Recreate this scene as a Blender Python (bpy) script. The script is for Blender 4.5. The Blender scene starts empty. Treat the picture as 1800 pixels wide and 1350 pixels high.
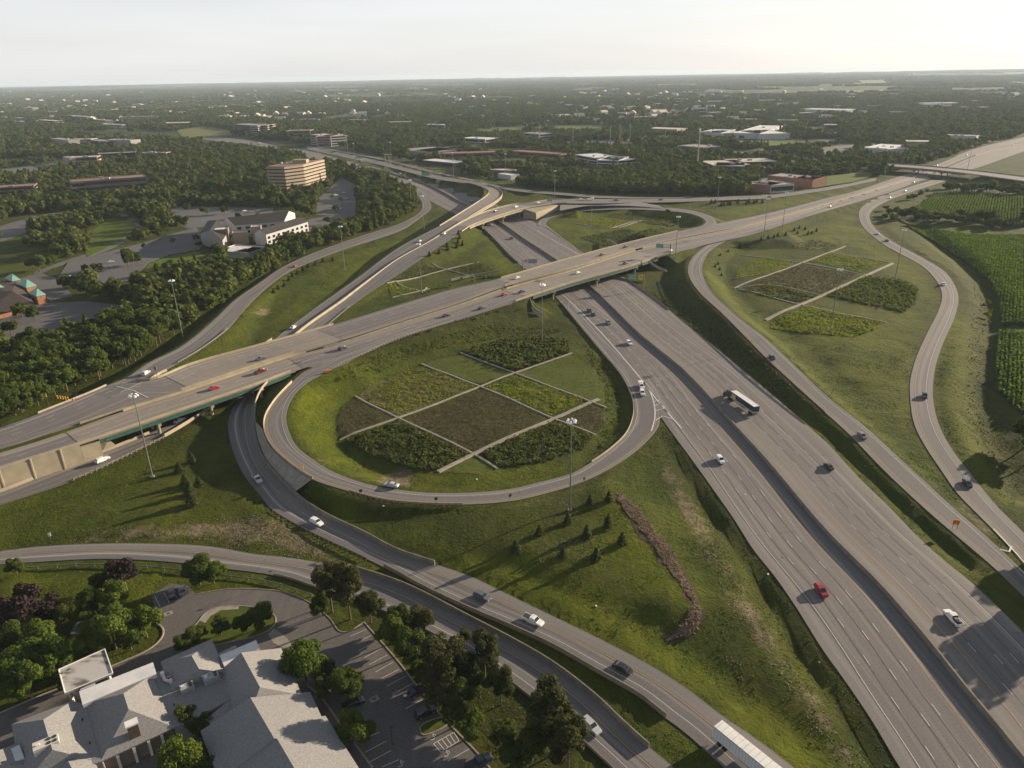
import bpy, bmesh, math, random
import numpy as np
from mathutils import Vector, Matrix
C = bpy.context.scene.collection
sc = bpy.context.scene
R_ = math.radians

# ------------------------------------------------------------------ camera, sky, sun, exposure
CAM_H, FPX, PITCH, ROLL = 122.0, 1290.0, math.atan((675 - 130) / 1290.0), R_(-1.05)
_F = np.array([0, math.cos(PITCH), -math.sin(PITCH)]); _U0 = np.array([0, math.sin(PITCH), math.cos(PITCH)]); _R0 = np.array([1.0, 0, 0])
_c, _s = math.cos(ROLL), math.sin(ROLL)
_RT = _c * _R0 + _s * _U0; _UP = -_s * _R0 + _c * _U0
cam = bpy.data.cameras.new('camera'); camo = bpy.data.objects.new('camera', cam); C.objects.link(camo)
camo.matrix_world = Matrix(((_RT[0], _UP[0], -_F[0], 0), (_RT[1], _UP[1], -_F[1], 0), (_RT[2], _UP[2], -_F[2], CAM_H), (0, 0, 0, 1)))
cam.sensor_width = 36; cam.lens = 36 * FPX / 1800; cam.clip_start = 1; cam.clip_end = 60000
sc.camera = camo
SUN_EL, SUN_AZ = R_(13.5), R_(31)                      # azimuth counter-clockwise from +X
w = bpy.data.worlds.new('World'); sc.world = w; w.use_nodes = True
nt = w.node_tree; bg = nt.nodes['Background']
sky = nt.nodes.new('ShaderNodeTexSky'); sky.sky_type = 'NISHITA'; sky.sun_disc = False
sky.sun_elevation = SUN_EL; sky.sun_rotation = R_(90) - SUN_AZ; sky.altitude = 200
sky.air_density = 1.0; sky.dust_density = 1.0; sky.ozone_density = 1.0
hs = nt.nodes.new('ShaderNodeHueSaturation'); hs.inputs['Saturation'].default_value = 0.85
nt.links.new(sky.outputs[0], hs.inputs['Color'])
mn = nt.nodes.new('ShaderNodeVectorMath'); mn.operation = 'MINIMUM'; mn.inputs[1].default_value = (18.0, 17.4, 16.4); nt.links.new(hs.outputs[0], mn.inputs[0])   # thin high overcast evens out the glare
vl = nt.nodes.new('ShaderNodeMix'); vl.data_type = 'RGBA'; 
tcw = nt.nodes.new('ShaderNodeTexCoord'); spw = nt.nodes.new('ShaderNodeSeparateXYZ'); nt.links.new(tcw.outputs['Generated'], spw.inputs[0]); mrw = nt.nodes.new('ShaderNodeMapRange'); mrw.interpolation_type = 'SMOOTHSTEP'
for i_, v_ in ((1, .05), (2, .75), (3, .68), (4, .10)): mrw.inputs[i_].default_value = v_
nt.links.new(spw.outputs[2], mrw.inputs[0]); nt.links.new(mrw.outputs[0], vl.inputs[0])       # haze whitens the sky towards the horizon
nt.links.new(mn.outputs[0], vl.inputs[6]); vl.inputs[7].default_value = (10.8, 10.9, 11.2, 1); cn = nt.nodes.new('ShaderNodeTexNoise'); cn.inputs['Scale'].default_value = 2.2; cn.inputs['Detail'].default_value = 5; cm_ = nt.nodes.new('ShaderNodeMapping'); cm_.inputs['Scale'].default_value = (1, 1, 9); nt.links.new(tcw.outputs['Generated'], cm_.inputs[0]); nt.links.new(cm_.outputs[0], cn.inputs['Vector'])
cr_ = nt.nodes.new('ShaderNodeMapRange'); cr_.inputs[1].default_value = .3; cr_.inputs[2].default_value = .7; cr_.inputs[3].default_value = .94; cr_.inputs[4].default_value = 1.05; nt.links.new(cn.outputs[0], cr_.inputs[0])
cs_ = nt.nodes.new('ShaderNodeVectorMath'); cs_.operation = 'SCALE'; nt.links.new(vl.outputs[2], cs_.inputs[0]); nt.links.new(cr_.outputs[0], cs_.inputs['Scale']); nt.links.new(cs_.outputs[0], bg.inputs[0])
bg.inputs[1].default_value = 0.043
sl = bpy.data.lights.new('sun', 'SUN'); sl.energy = 5.0; sl.angle = R_(0.6); sl.color = (1, 0.82, 0.60)
so = bpy.data.objects.new('sun', sl); C.objects.link(so)
sd = Vector((-math.cos(SUN_AZ) * math.cos(SUN_EL), -math.sin(SUN_AZ) * math.cos(SUN_EL), -math.sin(SUN_EL)))
so.rotation_euler = sd.to_track_quat('-Z', 'Y').to_euler(); so.location = (0, 0, 300)
sc.view_settings.view_transform = 'Standard'; sc.view_settings.look = 'None'; sc.view_settings.gamma = 1
sc.view_settings.exposure = 1.2; sc.view_settings.use_curve_mapping = False
sc.render.engine = 'CYCLES'; sc.cycles.use_denoising = True; sc.cycles.max_bounces = 5; sc.cycles.volume_bounces = 0
sc.cycles.diffuse_bounces = 2; sc.cycles.glossy_bounces = 2; sc.cycles.transparent_max_bounces = 8
HAZE = True

# ------------------------------------------------------------------ helpers
def G(px, py, z=0.0):
    """pixel of the photograph -> world point on the horizontal plane z"""
    v = _F * FPX + _RT * (px - 900) + _UP * (675 - py)
    t = (z - CAM_H) / v[2]
    return np.array([v[0] * t, v[1] * t, z])

def link(name, me, m=None, parent=None, **kw):
    if m is not None and not me.materials: me.materials.append(m)
    o = bpy.data.objects.new(name, me); C.objects.link(o)
    if parent is not None: o.parent = parent
    for k, v in kw.items():
        if v: o[k] = v
    return o

def thing(name, label, cat, loc=(0, 0, 0), rz=0.0, group=None, s=None):
    o = bpy.data.objects.new(name, None); C.objects.link(o); o.location = loc; o.rotation_euler = (0, 0, rz)
    if s: o.scale = s if hasattr(s, '__len__') else (s, s, s)
    o['label'] = label; o['category'] = cat
    if group: o['group'] = group
    return o

def mesh(name, V, Fc, m=None, uv=None, smooth=False):
    me = bpy.data.meshes.new(name); me.from_pydata([tuple(map(float, v)) for v in V], [], Fc)
    if uv is not None:
        l = me.uv_layers.new(name='UVMap'); l.data.foreach_set('uv', np.array([uv[i] for f in Fc for i in f], dtype=np.float32).ravel())
    if smooth: me.polygons.foreach_set('use_smooth', [True] * len(me.polygons))
    if m: me.materials.append(m)
    me.update(); return me

def quadmesh(name, V, n_quads, m=None, col=None):
    """V (4n,3) array of independent quads"""
    me = bpy.data.meshes.new(name); V = np.asarray(V, dtype=np.float32)
    me.vertices.add(len(V)); me.vertices.foreach_set('co', V.ravel())
    me.loops.add(4 * n_quads); me.loops.foreach_set('vertex_index', np.arange(4 * n_quads, dtype=np.int32))
    me.polygons.add(n_quads); me.polygons.foreach_set('loop_start', np.arange(0, 4 * n_quads, 4, dtype=np.int32))
    me.polygons.foreach_set('loop_total', np.full(n_quads, 4, dtype=np.int32))
    if col is not None:
        a = me.color_attributes.new('tint', 'FLOAT_COLOR', 'POINT')
        cc = np.ones((len(V), 4), dtype=np.float32); cc[:, 0] = np.repeat(col, 4); a.data.foreach_set('color', cc.ravel())
    me.update(calc_edges=True)
    if m: me.materials.append(m)
    return me

class MB:
    """collects boxes, prisms, cylinders and polygons into one mesh"""
    def __init__(s): s.V = []; s.F = []
    def add(s, V, F): n = len(s.V); s.V += [tuple(map(float, v)) for v in V]; s.F += [tuple(i + n for i in f) for f in F]; return s
    def box(s, c, d, rz=0.0):
        x, y, z = d[0] / 2, d[1] / 2, d[2] / 2; ca, sa = math.cos(rz), math.sin(rz)
        P = [(-x, -y, -z), (x, -y, -z), (x, y, -z), (-x, y, -z), (-x, -y, z), (x, -y, z), (x, y, z), (-x, y, z)]
        return s.add([(c[0] + p[0] * ca - p[1] * sa, c[1] + p[0] * sa + p[1] * ca, c[2] + p[2]) for p in P],
                     [(0, 3, 2, 1), (4, 5, 6, 7), (0, 1, 5, 4), (1, 2, 6, 5), (2, 3, 7, 6), (3, 0, 4, 7)])
    def prism(s, poly, z0, z1):
        poly = ccw(poly); n = len(poly)
        V = [(p[0], p[1], z0) for p in poly] + [(p[0], p[1], z1) for p in poly]
        return s.add(V, [tuple(range(n - 1, -1, -1)), tuple(range(n, 2 * n))] + [(i, (i + 1) % n, (i + 1) % n + n, i + n) for i in range(n)])
    def cyl(s, a, b, r0, r1=None, n=8):
        r1 = r0 if r1 is None else r1; a = Vector(a); b = Vector(b); d = (b - a).normalized()
        u = d.orthogonal().normalized(); v = d.cross(u); V = []
        for p, r in ((a, r0), (b, r1)):
            for i in range(n): t = 2 * math.pi * i / n; V.append(p + u * math.cos(t) * r + v * math.sin(t) * r)
        return s.add(V, [(i, (i + 1) % n, (i + 1) % n + n, i + n) for i in range(n)] + [tuple(range(n - 1, -1, -1)), tuple(range(n, 2 * n))])
    def strip(s, P, w, h, dz=0.0):
        """wall of width w and height h along the 3-D polyline P"""
        P = np.asarray(P, float); n = len(P); T = np.gradient(P[:, :2], axis=0); T /= np.maximum(np.linalg.norm(T, axis=1), 1e-6)[:, None]
        N = np.stack([-T[:, 1], T[:, 0]], 1) * w / 2; V = []
        hh = np.broadcast_to(h, (n,))
        for i in range(n):
            x, y, z = P[i]; V += [(x + N[i, 0], y + N[i, 1], z + dz), (x - N[i, 0], y - N[i, 1], z + dz), (x - N[i, 0] * .6, y - N[i, 1] * .6, z + dz + hh[i]), (x + N[i, 0] * .6, y + N[i, 1] * .6, z + dz + hh[i])]
        F = [(0, 1, 2, 3), tuple(4 * (n - 1) + k for k in (3, 2, 1, 0))]
        for i in range(n - 1):
            for k in range(4): F.append((4 * i + k, 4 * i + 4 + k, 4 * i + 4 + (k + 1) % 4, 4 * i + (k + 1) % 4))
        return s.add(V, F)
    def me(s, name, m=None, smooth=False): return mesh(name, s.V, s.F, m, smooth=smooth)
    def obj(s, name, m=None, parent=None, **kw): return link(name, s.me(name, m), None, parent, **kw)

def ccw(poly):
    a = sum(poly[i][0] * poly[(i + 1) % len(poly)][1] - poly[(i + 1) % len(poly)][0] * poly[i][1] for i in range(len(poly)))
    return list(poly) if a > 0 else list(poly)[::-1]

def inpoly(X, Y, poly):
    X = np.asarray(X, float); Y = np.asarray(Y, float); r = np.zeros(X.shape, bool); n = len(poly)
    for i in range(n):
        x1, y1 = poly[i][:2]; x2, y2 = poly[(i + 1) % n][:2]
        if y1 == y2: continue
        r ^= ((y1 > Y) != (y2 > Y)) & (X < (x2 - x1) * (Y - y1) / (y2 - y1) + x1)
    return r

def polydist(X, Y, P):
    """distance to a polyline, nearest segment index and parameter"""
    D = np.full(X.shape, 1e18); I = np.zeros(X.shape, np.int32); T = np.zeros(X.shape)
    for i in range(len(P) - 1):
        ax, ay = P[i][0], P[i][1]; vx, vy = P[i + 1][0] - ax, P[i + 1][1] - ay; L = vx * vx + vy * vy + 1e-9
        t = np.clip(((X - ax) * vx + (Y - ay) * vy) / L, 0, 1); d = (X - ax - t * vx) ** 2 + (Y - ay - t * vy) ** 2
        k = d < D; D[k] = d[k]; I[k] = i; T[k] = t[k]
    return np.sqrt(D), I, T

def vnoise(X, Y, scale, seed=0):
    """smooth value noise in 0..1"""
    X = np.asarray(X) / scale; Y = np.asarray(Y) / scale; xi = np.floor(X).astype(np.int64); yi = np.floor(Y).astype(np.int64); fx = X - xi; fy = Y - yi
    fx = fx * fx * (3 - 2 * fx); fy = fy * fy * (3 - 2 * fy)
    def h(a, b):
        n = (a * 374761393 + b * 668265263 + seed * 1442695041) & 0x7fffffff; n = ((n ^ (n >> 13)) * 1274126177) & 0x7fffffff
        return ((n ^ (n >> 16)) & 0xffff) / 65535.0
    return (h(xi, yi) * (1 - fx) + h(xi + 1, yi) * fx) * (1 - fy) + (h(xi, yi + 1) * (1 - fx) + h(xi + 1, yi + 1) * fx) * fy

def catmull(P, k=8):
    P = np.asarray(P, float); n = len(P); out = []
    if n < 3: return np.array([P[0] + (P[-1] - P[0]) * t for t in np.linspace(0, 1, k + 1)])
    for i in range(n - 1):
        p1, p2 = P[i], P[i + 1]; p0 = P[i - 1] if i > 0 else 2 * p1 - p2; p3 = P[i + 2] if i + 2 < n else 2 * p2 - p1
        d0 = max(np.linalg.norm(p1 - p0), 1e-3) ** .5; d1 = max(np.linalg.norm(p2 - p1), 1e-3) ** .5; d2 = max(np.linalg.norm(p3 - p2), 1e-3) ** .5
        m1 = (p2 - p1) + d1 * ((p1 - p0) / d0 - (p2 - p0) / (d0 + d1)) if i > 0 else (p2 - p1)
        m2 = (p2 - p1) + d1 * ((p3 - p2) / d2 - (p3 - p1) / (d1 + d2)) if i + 2 < n else (p2 - p1)
        for t in np.linspace(0, 1, k, endpoint=False):
            t2, t3 = t * t, t ** 3; out.append((2 * t3 - 3 * t2 + 1) * p1 + (t3 - 2 * t2 + t) * m1 + (-2 * t3 + 3 * t2) * p2 + (t3 - t2) * m2)
    out.append(P[-1]); return np.array(out)

def arc(P): return np.concatenate([[0], np.cumsum(np.linalg.norm(np.diff(P[:, :2], axis=0), axis=1))])
def at_s(P, S, s): return np.stack([np.interp(s, S, P[:, k]) for k in range(P.shape[1])], -1)
def smooth3(P, it=2):
    P = P.copy()
    for _ in range(it): P[1:-1] = P[1:-1] * .5 + (P[:-2] + P[2:]) * .25
    return P

# ------------------------------------------------------------------ materials
def nodes(m): m.use_nodes = True; t = m.node_tree; return t, t.nodes['Principled BSDF']
def mix(t, f, a, b, mode='MIX'):
    n = t.nodes.new('ShaderNodeMix'); n.data_type = 'RGBA'; n.blend_type = mode
    for i, v in ((0, f), (6, a), (7, b)):
        if hasattr(v, 'is_linked'): t.links.new(v, n.inputs[i])
        else: n.inputs[i].default_value = v if i == 0 else (*v, 1)
    return n.outputs[2]
def noise(t, vec, scale, detail=3, rough=.55, dist=0.0):
    n = t.nodes.new('ShaderNodeTexNoise'); n.inputs['Scale'].default_value = scale; n.inputs['Detail'].default_value = detail
    n.inputs['Roughness'].default_value = rough; n.inputs['Distortion'].default_value = dist; t.links.new(vec, n.inputs['Vector']); return n.outputs[0]
def ramp(t, v, a, b):
    n = t.nodes.new('ShaderNodeMapRange'); n.inputs[1].default_value = a; n.inputs[2].default_value = b; t.links.new(v, n.inputs[0]); return n.outputs[0]
def scaled(t, vec, s, loc=(0, 0, 0), rot=(0, 0, 0)):
    n = t.nodes.new('ShaderNodeMapping'); n.inputs['Scale'].default_value = s; n.inputs['Location'].default_value = loc; n.inputs['Rotation'].default_value = rot
    t.links.new(vec, n.inputs[0]); return n.outputs[0]
def bump(t, b, v, dist, strength=1.0):
    n = t.nodes.new('ShaderNodeBump'); n.inputs['Distance'].default_value = dist; n.inputs['Strength'].default_value = strength
    t.links.new(v, n.inputs['Height']); t.links.new(n.outputs[0], b.inputs['Normal'])
def M(name, c, c2=None, sc_=1.0, rough=.8, bmp=0.0, metal=0.0, spec=None, stretch=(1, 1, 1), lo=.35, hi=.65, coat=0.0):
    m = bpy.data.materials.new(name); t, b = nodes(m)
    b.inputs['Roughness'].default_value = rough; b.inputs['Metallic'].default_value = metal
    if spec is None and rough >= .85: spec = .12
    if spec is not None: b.inputs['Specular IOR Level'].default_value = spec
    if coat: b.inputs['Coat Weight'].default_value = coat
    tc = t.nodes.new('ShaderNodeTexCoord').outputs['Object']
    c2 = c2 or tuple(x * .82 for x in c)
    f = noise(t, scaled(t, tc, stretch), sc_, 5); t.links.new(mix(t, ramp(t, f, lo, hi), c, c2), b.inputs['Base Color'])
    if bmp: bump(t, b, f, bmp)
    return m

def road_mat(name, c, c2, streak=.12, joint=0.0):
    """u = metres across, v = metres along the carriageway"""
    m = bpy.data.materials.new(name); t, b = nodes(m); b.inputs['Roughness'].default_value = .85; b.inputs['Specular IOR Level'].default_value = .3
    uv = t.nodes.new('ShaderNodeTexCoord').outputs['UV']; ob = t.nodes.new('ShaderNodeTexCoord').outputs['Object']
    big = ramp(t, noise(t, ob, .03, 4), .3, .7); col = mix(t, big, c, c2)
    st = ramp(t, noise(t, scaled(t, uv, (1.1, .012, 1)), 1.0, 4, .6), .3, .75)
    dk = t.nodes.new('ShaderNodeMath'); dk.operation = 'MULTIPLY'; dk.inputs[1].default_value = streak; t.links.new(st, dk.inputs[0])
    col = mix(t, dk.outputs[0], col, (.02, .02, .022))
    st2 = ramp(t, noise(t, scaled(t, uv, (.55, .004, 1), (7, 3, 0)), 1.0, 2, .5), .52, .75)
    d2 = t.nodes.new('ShaderNodeMath'); d2.operation = 'MULTIPLY'; d2.inputs[1].default_value = streak * .8; t.links.new(st2, d2.inputs[0])
    col = mix(t, d2.outputs[0], col, (.5, .46, .4))
    # patches and blotches of repair
    pt = ramp(t, noise(t, scaled(t, uv, (.22, .03, 1), (3, 9, 0)), 1.0, 3, .5), .58, .62)
    d3 = t.nodes.new('ShaderNodeMath'); d3.operation = 'MULTIPLY'; d3.inputs[1].default_value = .10; t.links.new(pt, d3.inputs[0])
    col = mix(t, d3.outputs[0], col, (.03, .03, .033))
    fine = noise(t, ob, 2.6, 6, .7); col = mix(t, ramp(t, fine, .2, .8), mix(t, .14, col, (.0, .0, .0)), mix(t, .08, col, (1, 1, 1)))
    # irregular transverse cracks
    sep = t.nodes.new('ShaderNodeSeparateXYZ'); t.links.new(uv, sep.inputs[0])
    wob = noise(t, scaled(t, uv, (.4, .4, 1)), 1.0, 4)
    a = t.nodes.new('ShaderNodeMath'); a.operation = 'MULTIPLY_ADD'; a.inputs[1].default_value = 2.2; t.links.new(wob, a.inputs[0]); t.links.new(sep.outputs[1], a.inputs[2])
    fr = t.nodes.new('ShaderNodeMath'); fr.operation = 'PINGPONG'; fr.inputs[1].default_value = 8.5; t.links.new(a.outputs[0], fr.inputs[0])
    cr = ramp(t, fr.outputs[0], .16, .03); gate = ramp(t, noise(t, scaled(t, uv, (.14, .05, 1), (1, 5, 0)), 1.0, 2), .5, .6)
    g = t.nodes.new('ShaderNodeMath'); g.operation = 'MULTIPLY'; t.links.new(cr, g.inputs[0]); t.links.new(gate, g.inputs[1])
    g2 = t.nodes.new('ShaderNodeMath'); g2.operation = 'MULTIPLY'; g2.inputs[1].default_value = .6; t.links.new(g.outputs[0], g2.inputs[0])
    col = mix(t, g2.outputs[0], col, (.02, .02, .02))
    t.links.new(col, b.inputs['Base Color']); bump(t, b, fine, .01); return m

ASPH = road_mat('highway_pavement', (.106, .090, .090), (.138, .120, .116), .36)
ASPH2 = road_mat('ramp_asphalt', (.085, .077, .079), (.113, .102, .101), .34)
SHLD = road_mat('shoulder_pavement', (.122, .110, .102), (.150, .135, .125), .12)
DECK = road_mat('deck_concrete', (.185, .157, .130), (.22, .188, .155), .22)
LOT = road_mat('parking_asphalt', (.060, .051, .048), (.090, .076, .069), .05)
LOT2 = road_mat('grey_lot_asphalt', (.055, .053, .054), (.080, .076, .076), .05)
CONC = M('barrier_concrete', (.22, .195, .155), (.155, .14, .115), .35, .85, .01)
CONC2 = M('wall_concrete', (.33, .285, .205), (.265, .23, .165), .25, .85, .02)
CONCG = M('path_concrete', (.30, .27, .23), (.22, .20, .17), .5, .9, .01)
KERB = M('kerb_concrete', (.33, .28, .21), (.24, .20, .16), 1.2, .9)
WHITE = M('road_paint_white', (.52, .51, .49), (.26, .25, .24), 3.0, .7, lo=.45, hi=.8)
YELLOW = M('road_paint_yellow', (.50, .30, .07), (.30, .20, .08), 2.0, .7, lo=.45, hi=.8)
SEAM = M('seam_tar', (.045, .042, .042), (.09, .085, .08), .6, .8)
SEAM2 = M('seam_tar_faint', (.10, .092, .088), (.13, .12, .115), .6, .8)
STEEL = M('galvanised_steel', (.27, .27, .27), (.19, .19, .19), 1.0, .45, metal=.6)
RUST = M('weathered_rail', (.16, .11, .075), (.09, .065, .05), 1.5, .8)
POSTW = M('rail_post_wood', (.17, .13, .09), (.10, .08, .06), 2.0, .9)
GREENP = M('girder_green_paint', (.02, .09, .06), (.015, .06, .045), .6, .6)
GREENS = M('sign_green', (.0, .22, .12), (.0, .18, .10), 1.0, .5)
YELS = M('sign_yellow', (.75, .42, .02), (.6, .34, .02), 1.0, .5)
ORGS = M('sign_orange', (.80, .22, .01), (.65, .18, .01), 1.0, .5)
WHT = M('white_paint', (.72, .71, .69), (.60, .59, .57), .5, .55)
GREYP = M('grey_paint', (.30, .31, .32), (.24, .25, .26), .5, .6)
DARK = M('dark_metal', (.035, .033, .032), (.02, .02, .02), 1.0, .6)
GLASS = M('dark_glass', (.02, .025, .03), (.012, .016, .02), .5, .08, spec=.8)
TYRE = M('tyre_rubber', (.02, .02, .02), (.03, .03, .03), 2.0, .9)
RIM = M('wheel_alloy', (.45, .45, .46), (.3, .3, .31), 4.0, .35, metal=.8)
LAMP = M('lamp_lens', (.85, .85, .82), (.7, .7, .68), 4.0, .15)
TAIL = M('tail_lamp', (.35, .015, .01), (.22, .01, .01), 4.0, .2)
BARK = M('bark', (.16, .12, .09), (.09, .07, .05), 2.0, .9, .02)
SHINGLE = M('roof_shingle', (.255, .25, .243), (.155, .155, .158), 3.2, .9, .02, stretch=(1, 1, 1), lo=.3, hi=.7)
MEMBR = M('roof_membrane', (.62, .61, .60), (.50, .50, .50), .25, .7)
BRICK = M('brick_wall', (.30, .15, .09), (.22, .11, .07), .8, .85)

def leaf_mat(name, a, b_, c, trans=.35):
    m = bpy.data.materials.new(name); t, b = nodes(m); b.inputs['Roughness'].default_value = .8; b.inputs['Specular IOR Level'].default_value = .1
    oi = t.nodes.new('ShaderNodeObjectInfo').outputs['Random']; at = t.nodes.new('ShaderNodeVertexColor'); at.layer_name = 'tint'
    sep = t.nodes.new('ShaderNodeSeparateColor'); t.links.new(at.outputs[0], sep.inputs[0])
    col = mix(t, sep.outputs[0], a, b_); col = mix(t, ramp(t, oi, .35, 1.6), col, c)
    t.links.new(col, b.inputs['Base Color'])
    tr = t.nodes.new('ShaderNodeBsdfTranslucent'); t.links.new(mix(t, .5, col, (.16, .22, .01)), tr.inputs[0])
    ms = t.nodes.new('ShaderNodeMixShader'); ms.inputs[0].default_value = trans
    out = t.nodes['Material Output']; t.links.new(b.outputs[0], ms.inputs[1]); t.links.new(tr.outputs[0], ms.inputs[2]); t.links.new(ms.outputs[0], out.inputs[0]); return m
LEAF = leaf_mat('broadleaf_foliage', (.030, .050, .012), (.068, .095, .020), (.085, .10, .020))
LEAFB = leaf_mat('bright_foliage', (.038, .068, .012), (.095, .135, .022), (.11, .14, .02))
LEAFP = leaf_mat('purple_foliage', (.018, .013, .015), (.038, .024, .025), (.035, .022, .022), .1)
PINE = leaf_mat('needle_foliage', (.022, .030, .010), (.050, .054, .018), (.062, .052, .022), .2)
SHRUBD = leaf_mat('shrub_foliage', (.042, .060, .016), (.105, .112, .034), (.09, .10, .03))
SHRUBD2 = leaf_mat('sapling_foliage', (.024, .036, .012), (.062, .070, .024), (.06, .065, .022), .3)
FLOWER = leaf_mat('flowering_foliage', (.090, .115, .010), (.31, .33, .013), (.30, .30, .01))
BROWNV = leaf_mat('dry_seedheads', (.070, .066, .026), (.118, .100, .044), (.12, .10, .04), .2)
CORNM = leaf_mat('corn_leaves', (.042, .088, .016), (.080, .145, .026), (.09, .14, .03))
REED = leaf_mat('dead_reeds', (.050, .034, .024), (.32, .235, .155), (.20, .145, .10), .1)
FARL = leaf_mat('far_foliage', (.038, .058, .014), (.092, .112, .024), (.15, .145, .038), .25)
def ground_mat():
    m = bpy.data.materials.new('grass_ground'); t, b = nodes(m); b.inputs['Roughness'].default_value = .95; b.inputs['Specular IOR Level'].default_value = .1
    ob = t.nodes.new('ShaderNodeTexCoord').outputs['Object']; at = t.nodes.new('ShaderNodeVertexColor'); at.layer_name = 'zone'
    sep = t.nodes.new('ShaderNodeSeparateColor'); t.links.new(at.outputs[0], sep.inputs[0])
    big = ramp(t, noise(t, ob, .018, 5, .6), .35, .65); mid = ramp(t, noise(t, scaled(t, ob, (1, 1, 1), rot=(0, 0, .9)), .11, 6, .7, .5), .3, .7)
    fine = noise(t, ob, .9, 8, .75)
    col = mix(t, big, (.048, .078, .007), (.080, .098, .009)); col = mix(t, ramp(t, mid, .45, 1.2), col, (.100, .094, .024))
    lime = mix(t, mid, (.110, .155, .006), (.19, .20, .009)); col = mix(t, sep.outputs[1], col, lime)
    dk = mix(t, mid, (.036, .048, .009), (.060, .066, .016)); col = mix(t, sep.outputs[2], col, dk)
    # mowing / growth streaks
    stk = ramp(t, noise(t, scaled(t, ob, (.9, .06, 1), rot=(0, 0, R_(25))), 1.0, 5, .65), .35, .7)
    col = mix(t, stk, mix(t, .22, col, (0, 0, 0)), col)
    thr = noise(t, ob, .22, 7, .7); s1 = t.nodes.new('ShaderNodeMath'); s1.operation = 'MULTIPLY_ADD'; s1.inputs[1].default_value = 1.0; t.links.new(thr, s1.inputs[0]); t.links.new(sep.outputs[0], s1.inputs[2])
    dm = ramp(t, s1.outputs[0], .80, 1.05); dirt = mix(t, ramp(t, fine, .3, .7), (.17, .125, .085), (.27, .215, .155))
    col = mix(t, dm, col, dirt)
    col = mix(t, ramp(t, noise(t, scaled(t, ob, (1, .45, 1), rot=(0, 0, .5)), .05, 6, .7, .8), .36, .62), mix(t, .30, col, (.0, .004, .0)), mix(t, .04, col, (.5, .5, .02)))
    col = mix(t, ramp(t, fine, .25, .75), mix(t, .45, col, (0, 0, 0)), col)
    # country beyond: fields, yards and woodland floor
    fa = t.nodes.new('ShaderNodeVertexColor'); fa.layer_name = 'far'; fs = t.nodes.new('ShaderNodeSeparateColor'); t.links.new(fa.outputs[0], fs.inputs[0])
    vo = t.nodes.new('ShaderNodeTexVoronoi'); vo.inputs['Scale'].default_value = .0022; t.links.new(scaled(t, ob, (1, 1, 0)), vo.inputs['Vector'])
    vs = t.nodes.new('ShaderNodeSeparateColor'); t.links.new(vo.outputs['Color'], vs.inputs[0])
    fld = mix(t, ramp(t, vs.outputs[0], .2, .9), (.045, .066, .022), (.17, .165, .075)); fld = mix(t, ramp(t, vs.outputs[1], .55, .75), fld, (.038, .052, .020))
    fld = mix(t, ramp(t, noise(t, ob, .01, 6, .7), .35, .6), fld, (.040, .055, .020))
    col = mix(t, fs.outputs[0], col, fld)
    t.links.new(col, b.inputs['Base Color'])
    bm = t.nodes.new('ShaderNodeMath'); bm.operation = 'ADD'; t.links.new(fine, bm.inputs[0]); t.links.new(mid, bm.inputs[1]); bump(t, b, bm.outputs[0], .55, .9); return m
GROUND = ground_mat()

# ------------------------------------------------------------------ road network (edges read off the photograph, heights in metres)
ROADS = {}
def road(name, Lp, Rp, zc, mat, marks=(), spans=(), cut=.45, fill=.45, lift=0.0, deck=(), label=None, step=3.0, seams=()):
    """Lp / Rp: pavement edges as pixels; zc: [(px,py,z)...] heights along the road"""
    ZC = np.array(zc, float)
    def zf(px, py):
        if len(ZC) == 1: return ZC[0, 2]
        d, i, t = polydist(np.array([float(px)]), np.array([float(py)]), ZC[:, :2])
        return ZC[i[0], 2] + (ZC[i[0] + 1, 2] - ZC[i[0], 2]) * t[0]
    E = []
    for P in (Lp, Rp):
        W = catmull(np.array([G(p[0], p[1], zf(*p) + lift) for p in P]), 10); E.append(smooth3(W, 1))
    Lw, Rw = E; SL, SR = arc(Lw), arc(Rw)
    Lm = max(SL[-1], SR[-1]); mid = (at_s(Lw, SL, SL[-1] / 2) + at_s(Rw, SR, SR[-1] / 2)) / 2
    # pair the two edges
    sl = [0.0]
    while sl[-1] < SL[-1]:
        p = at_s(Lw, SL, sl[-1]); sl.append(sl[-1] + max(step, np.hypot(p[0], p[1]) / 110))
    sl[-1] = SL[-1]; LL = at_s(Lw, SL, np.array(sl)); d, i, t = polydist(LL[:, 0], LL[:, 1], Rw)
    sr = np.maximum.accumulate(SR[i] + t * (SR[i + 1] - SR[i])); sr[0] = 0; sr[-1] = SR[-1]
    for _ in range(3): sr[1:-1] = sr[1:-1] * .5 + (sr[:-2] + sr[2:]) * .25
    RR = at_s(Rw, SR, sr); zz = (LL[:, 2] + RR[:, 2]) / 2
    for _ in range(3): zz[1:-1] = zz[1:-1] * .5 + (zz[:-2] + zz[2:]) * .25
    LL[:, 2] = zz; RR[:, 2] = zz; Cn = (LL + RR) / 2; S = arc(Cn)
    r = dict(name=name, L=LL, R=RR, C=Cn, S=S, W=np.linalg.norm(LL - RR, axis=1), cut=cut, fill=fill, mat=mat, marks=marks, seams=seams, span=np.zeros(len(Cn), bool), label=label, deck=deck)
    for a, b in spans:
        ia, ib = sorted((near_i(r, a), near_i(r, b))); r['span'][ia:ib + 1] = True
    ROADS[name] = r; return r
def near_i(r, p):
    q = G(p[0], p[1], 0); k = 0
    for _ in range(4):
        k = int(np.argmin((r['C'][:, 0] - q[0]) ** 2 + (r['C'][:, 1] - q[1]) ** 2)); q = G(p[0], p[1], r['C'][k, 2])
    return k
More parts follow.
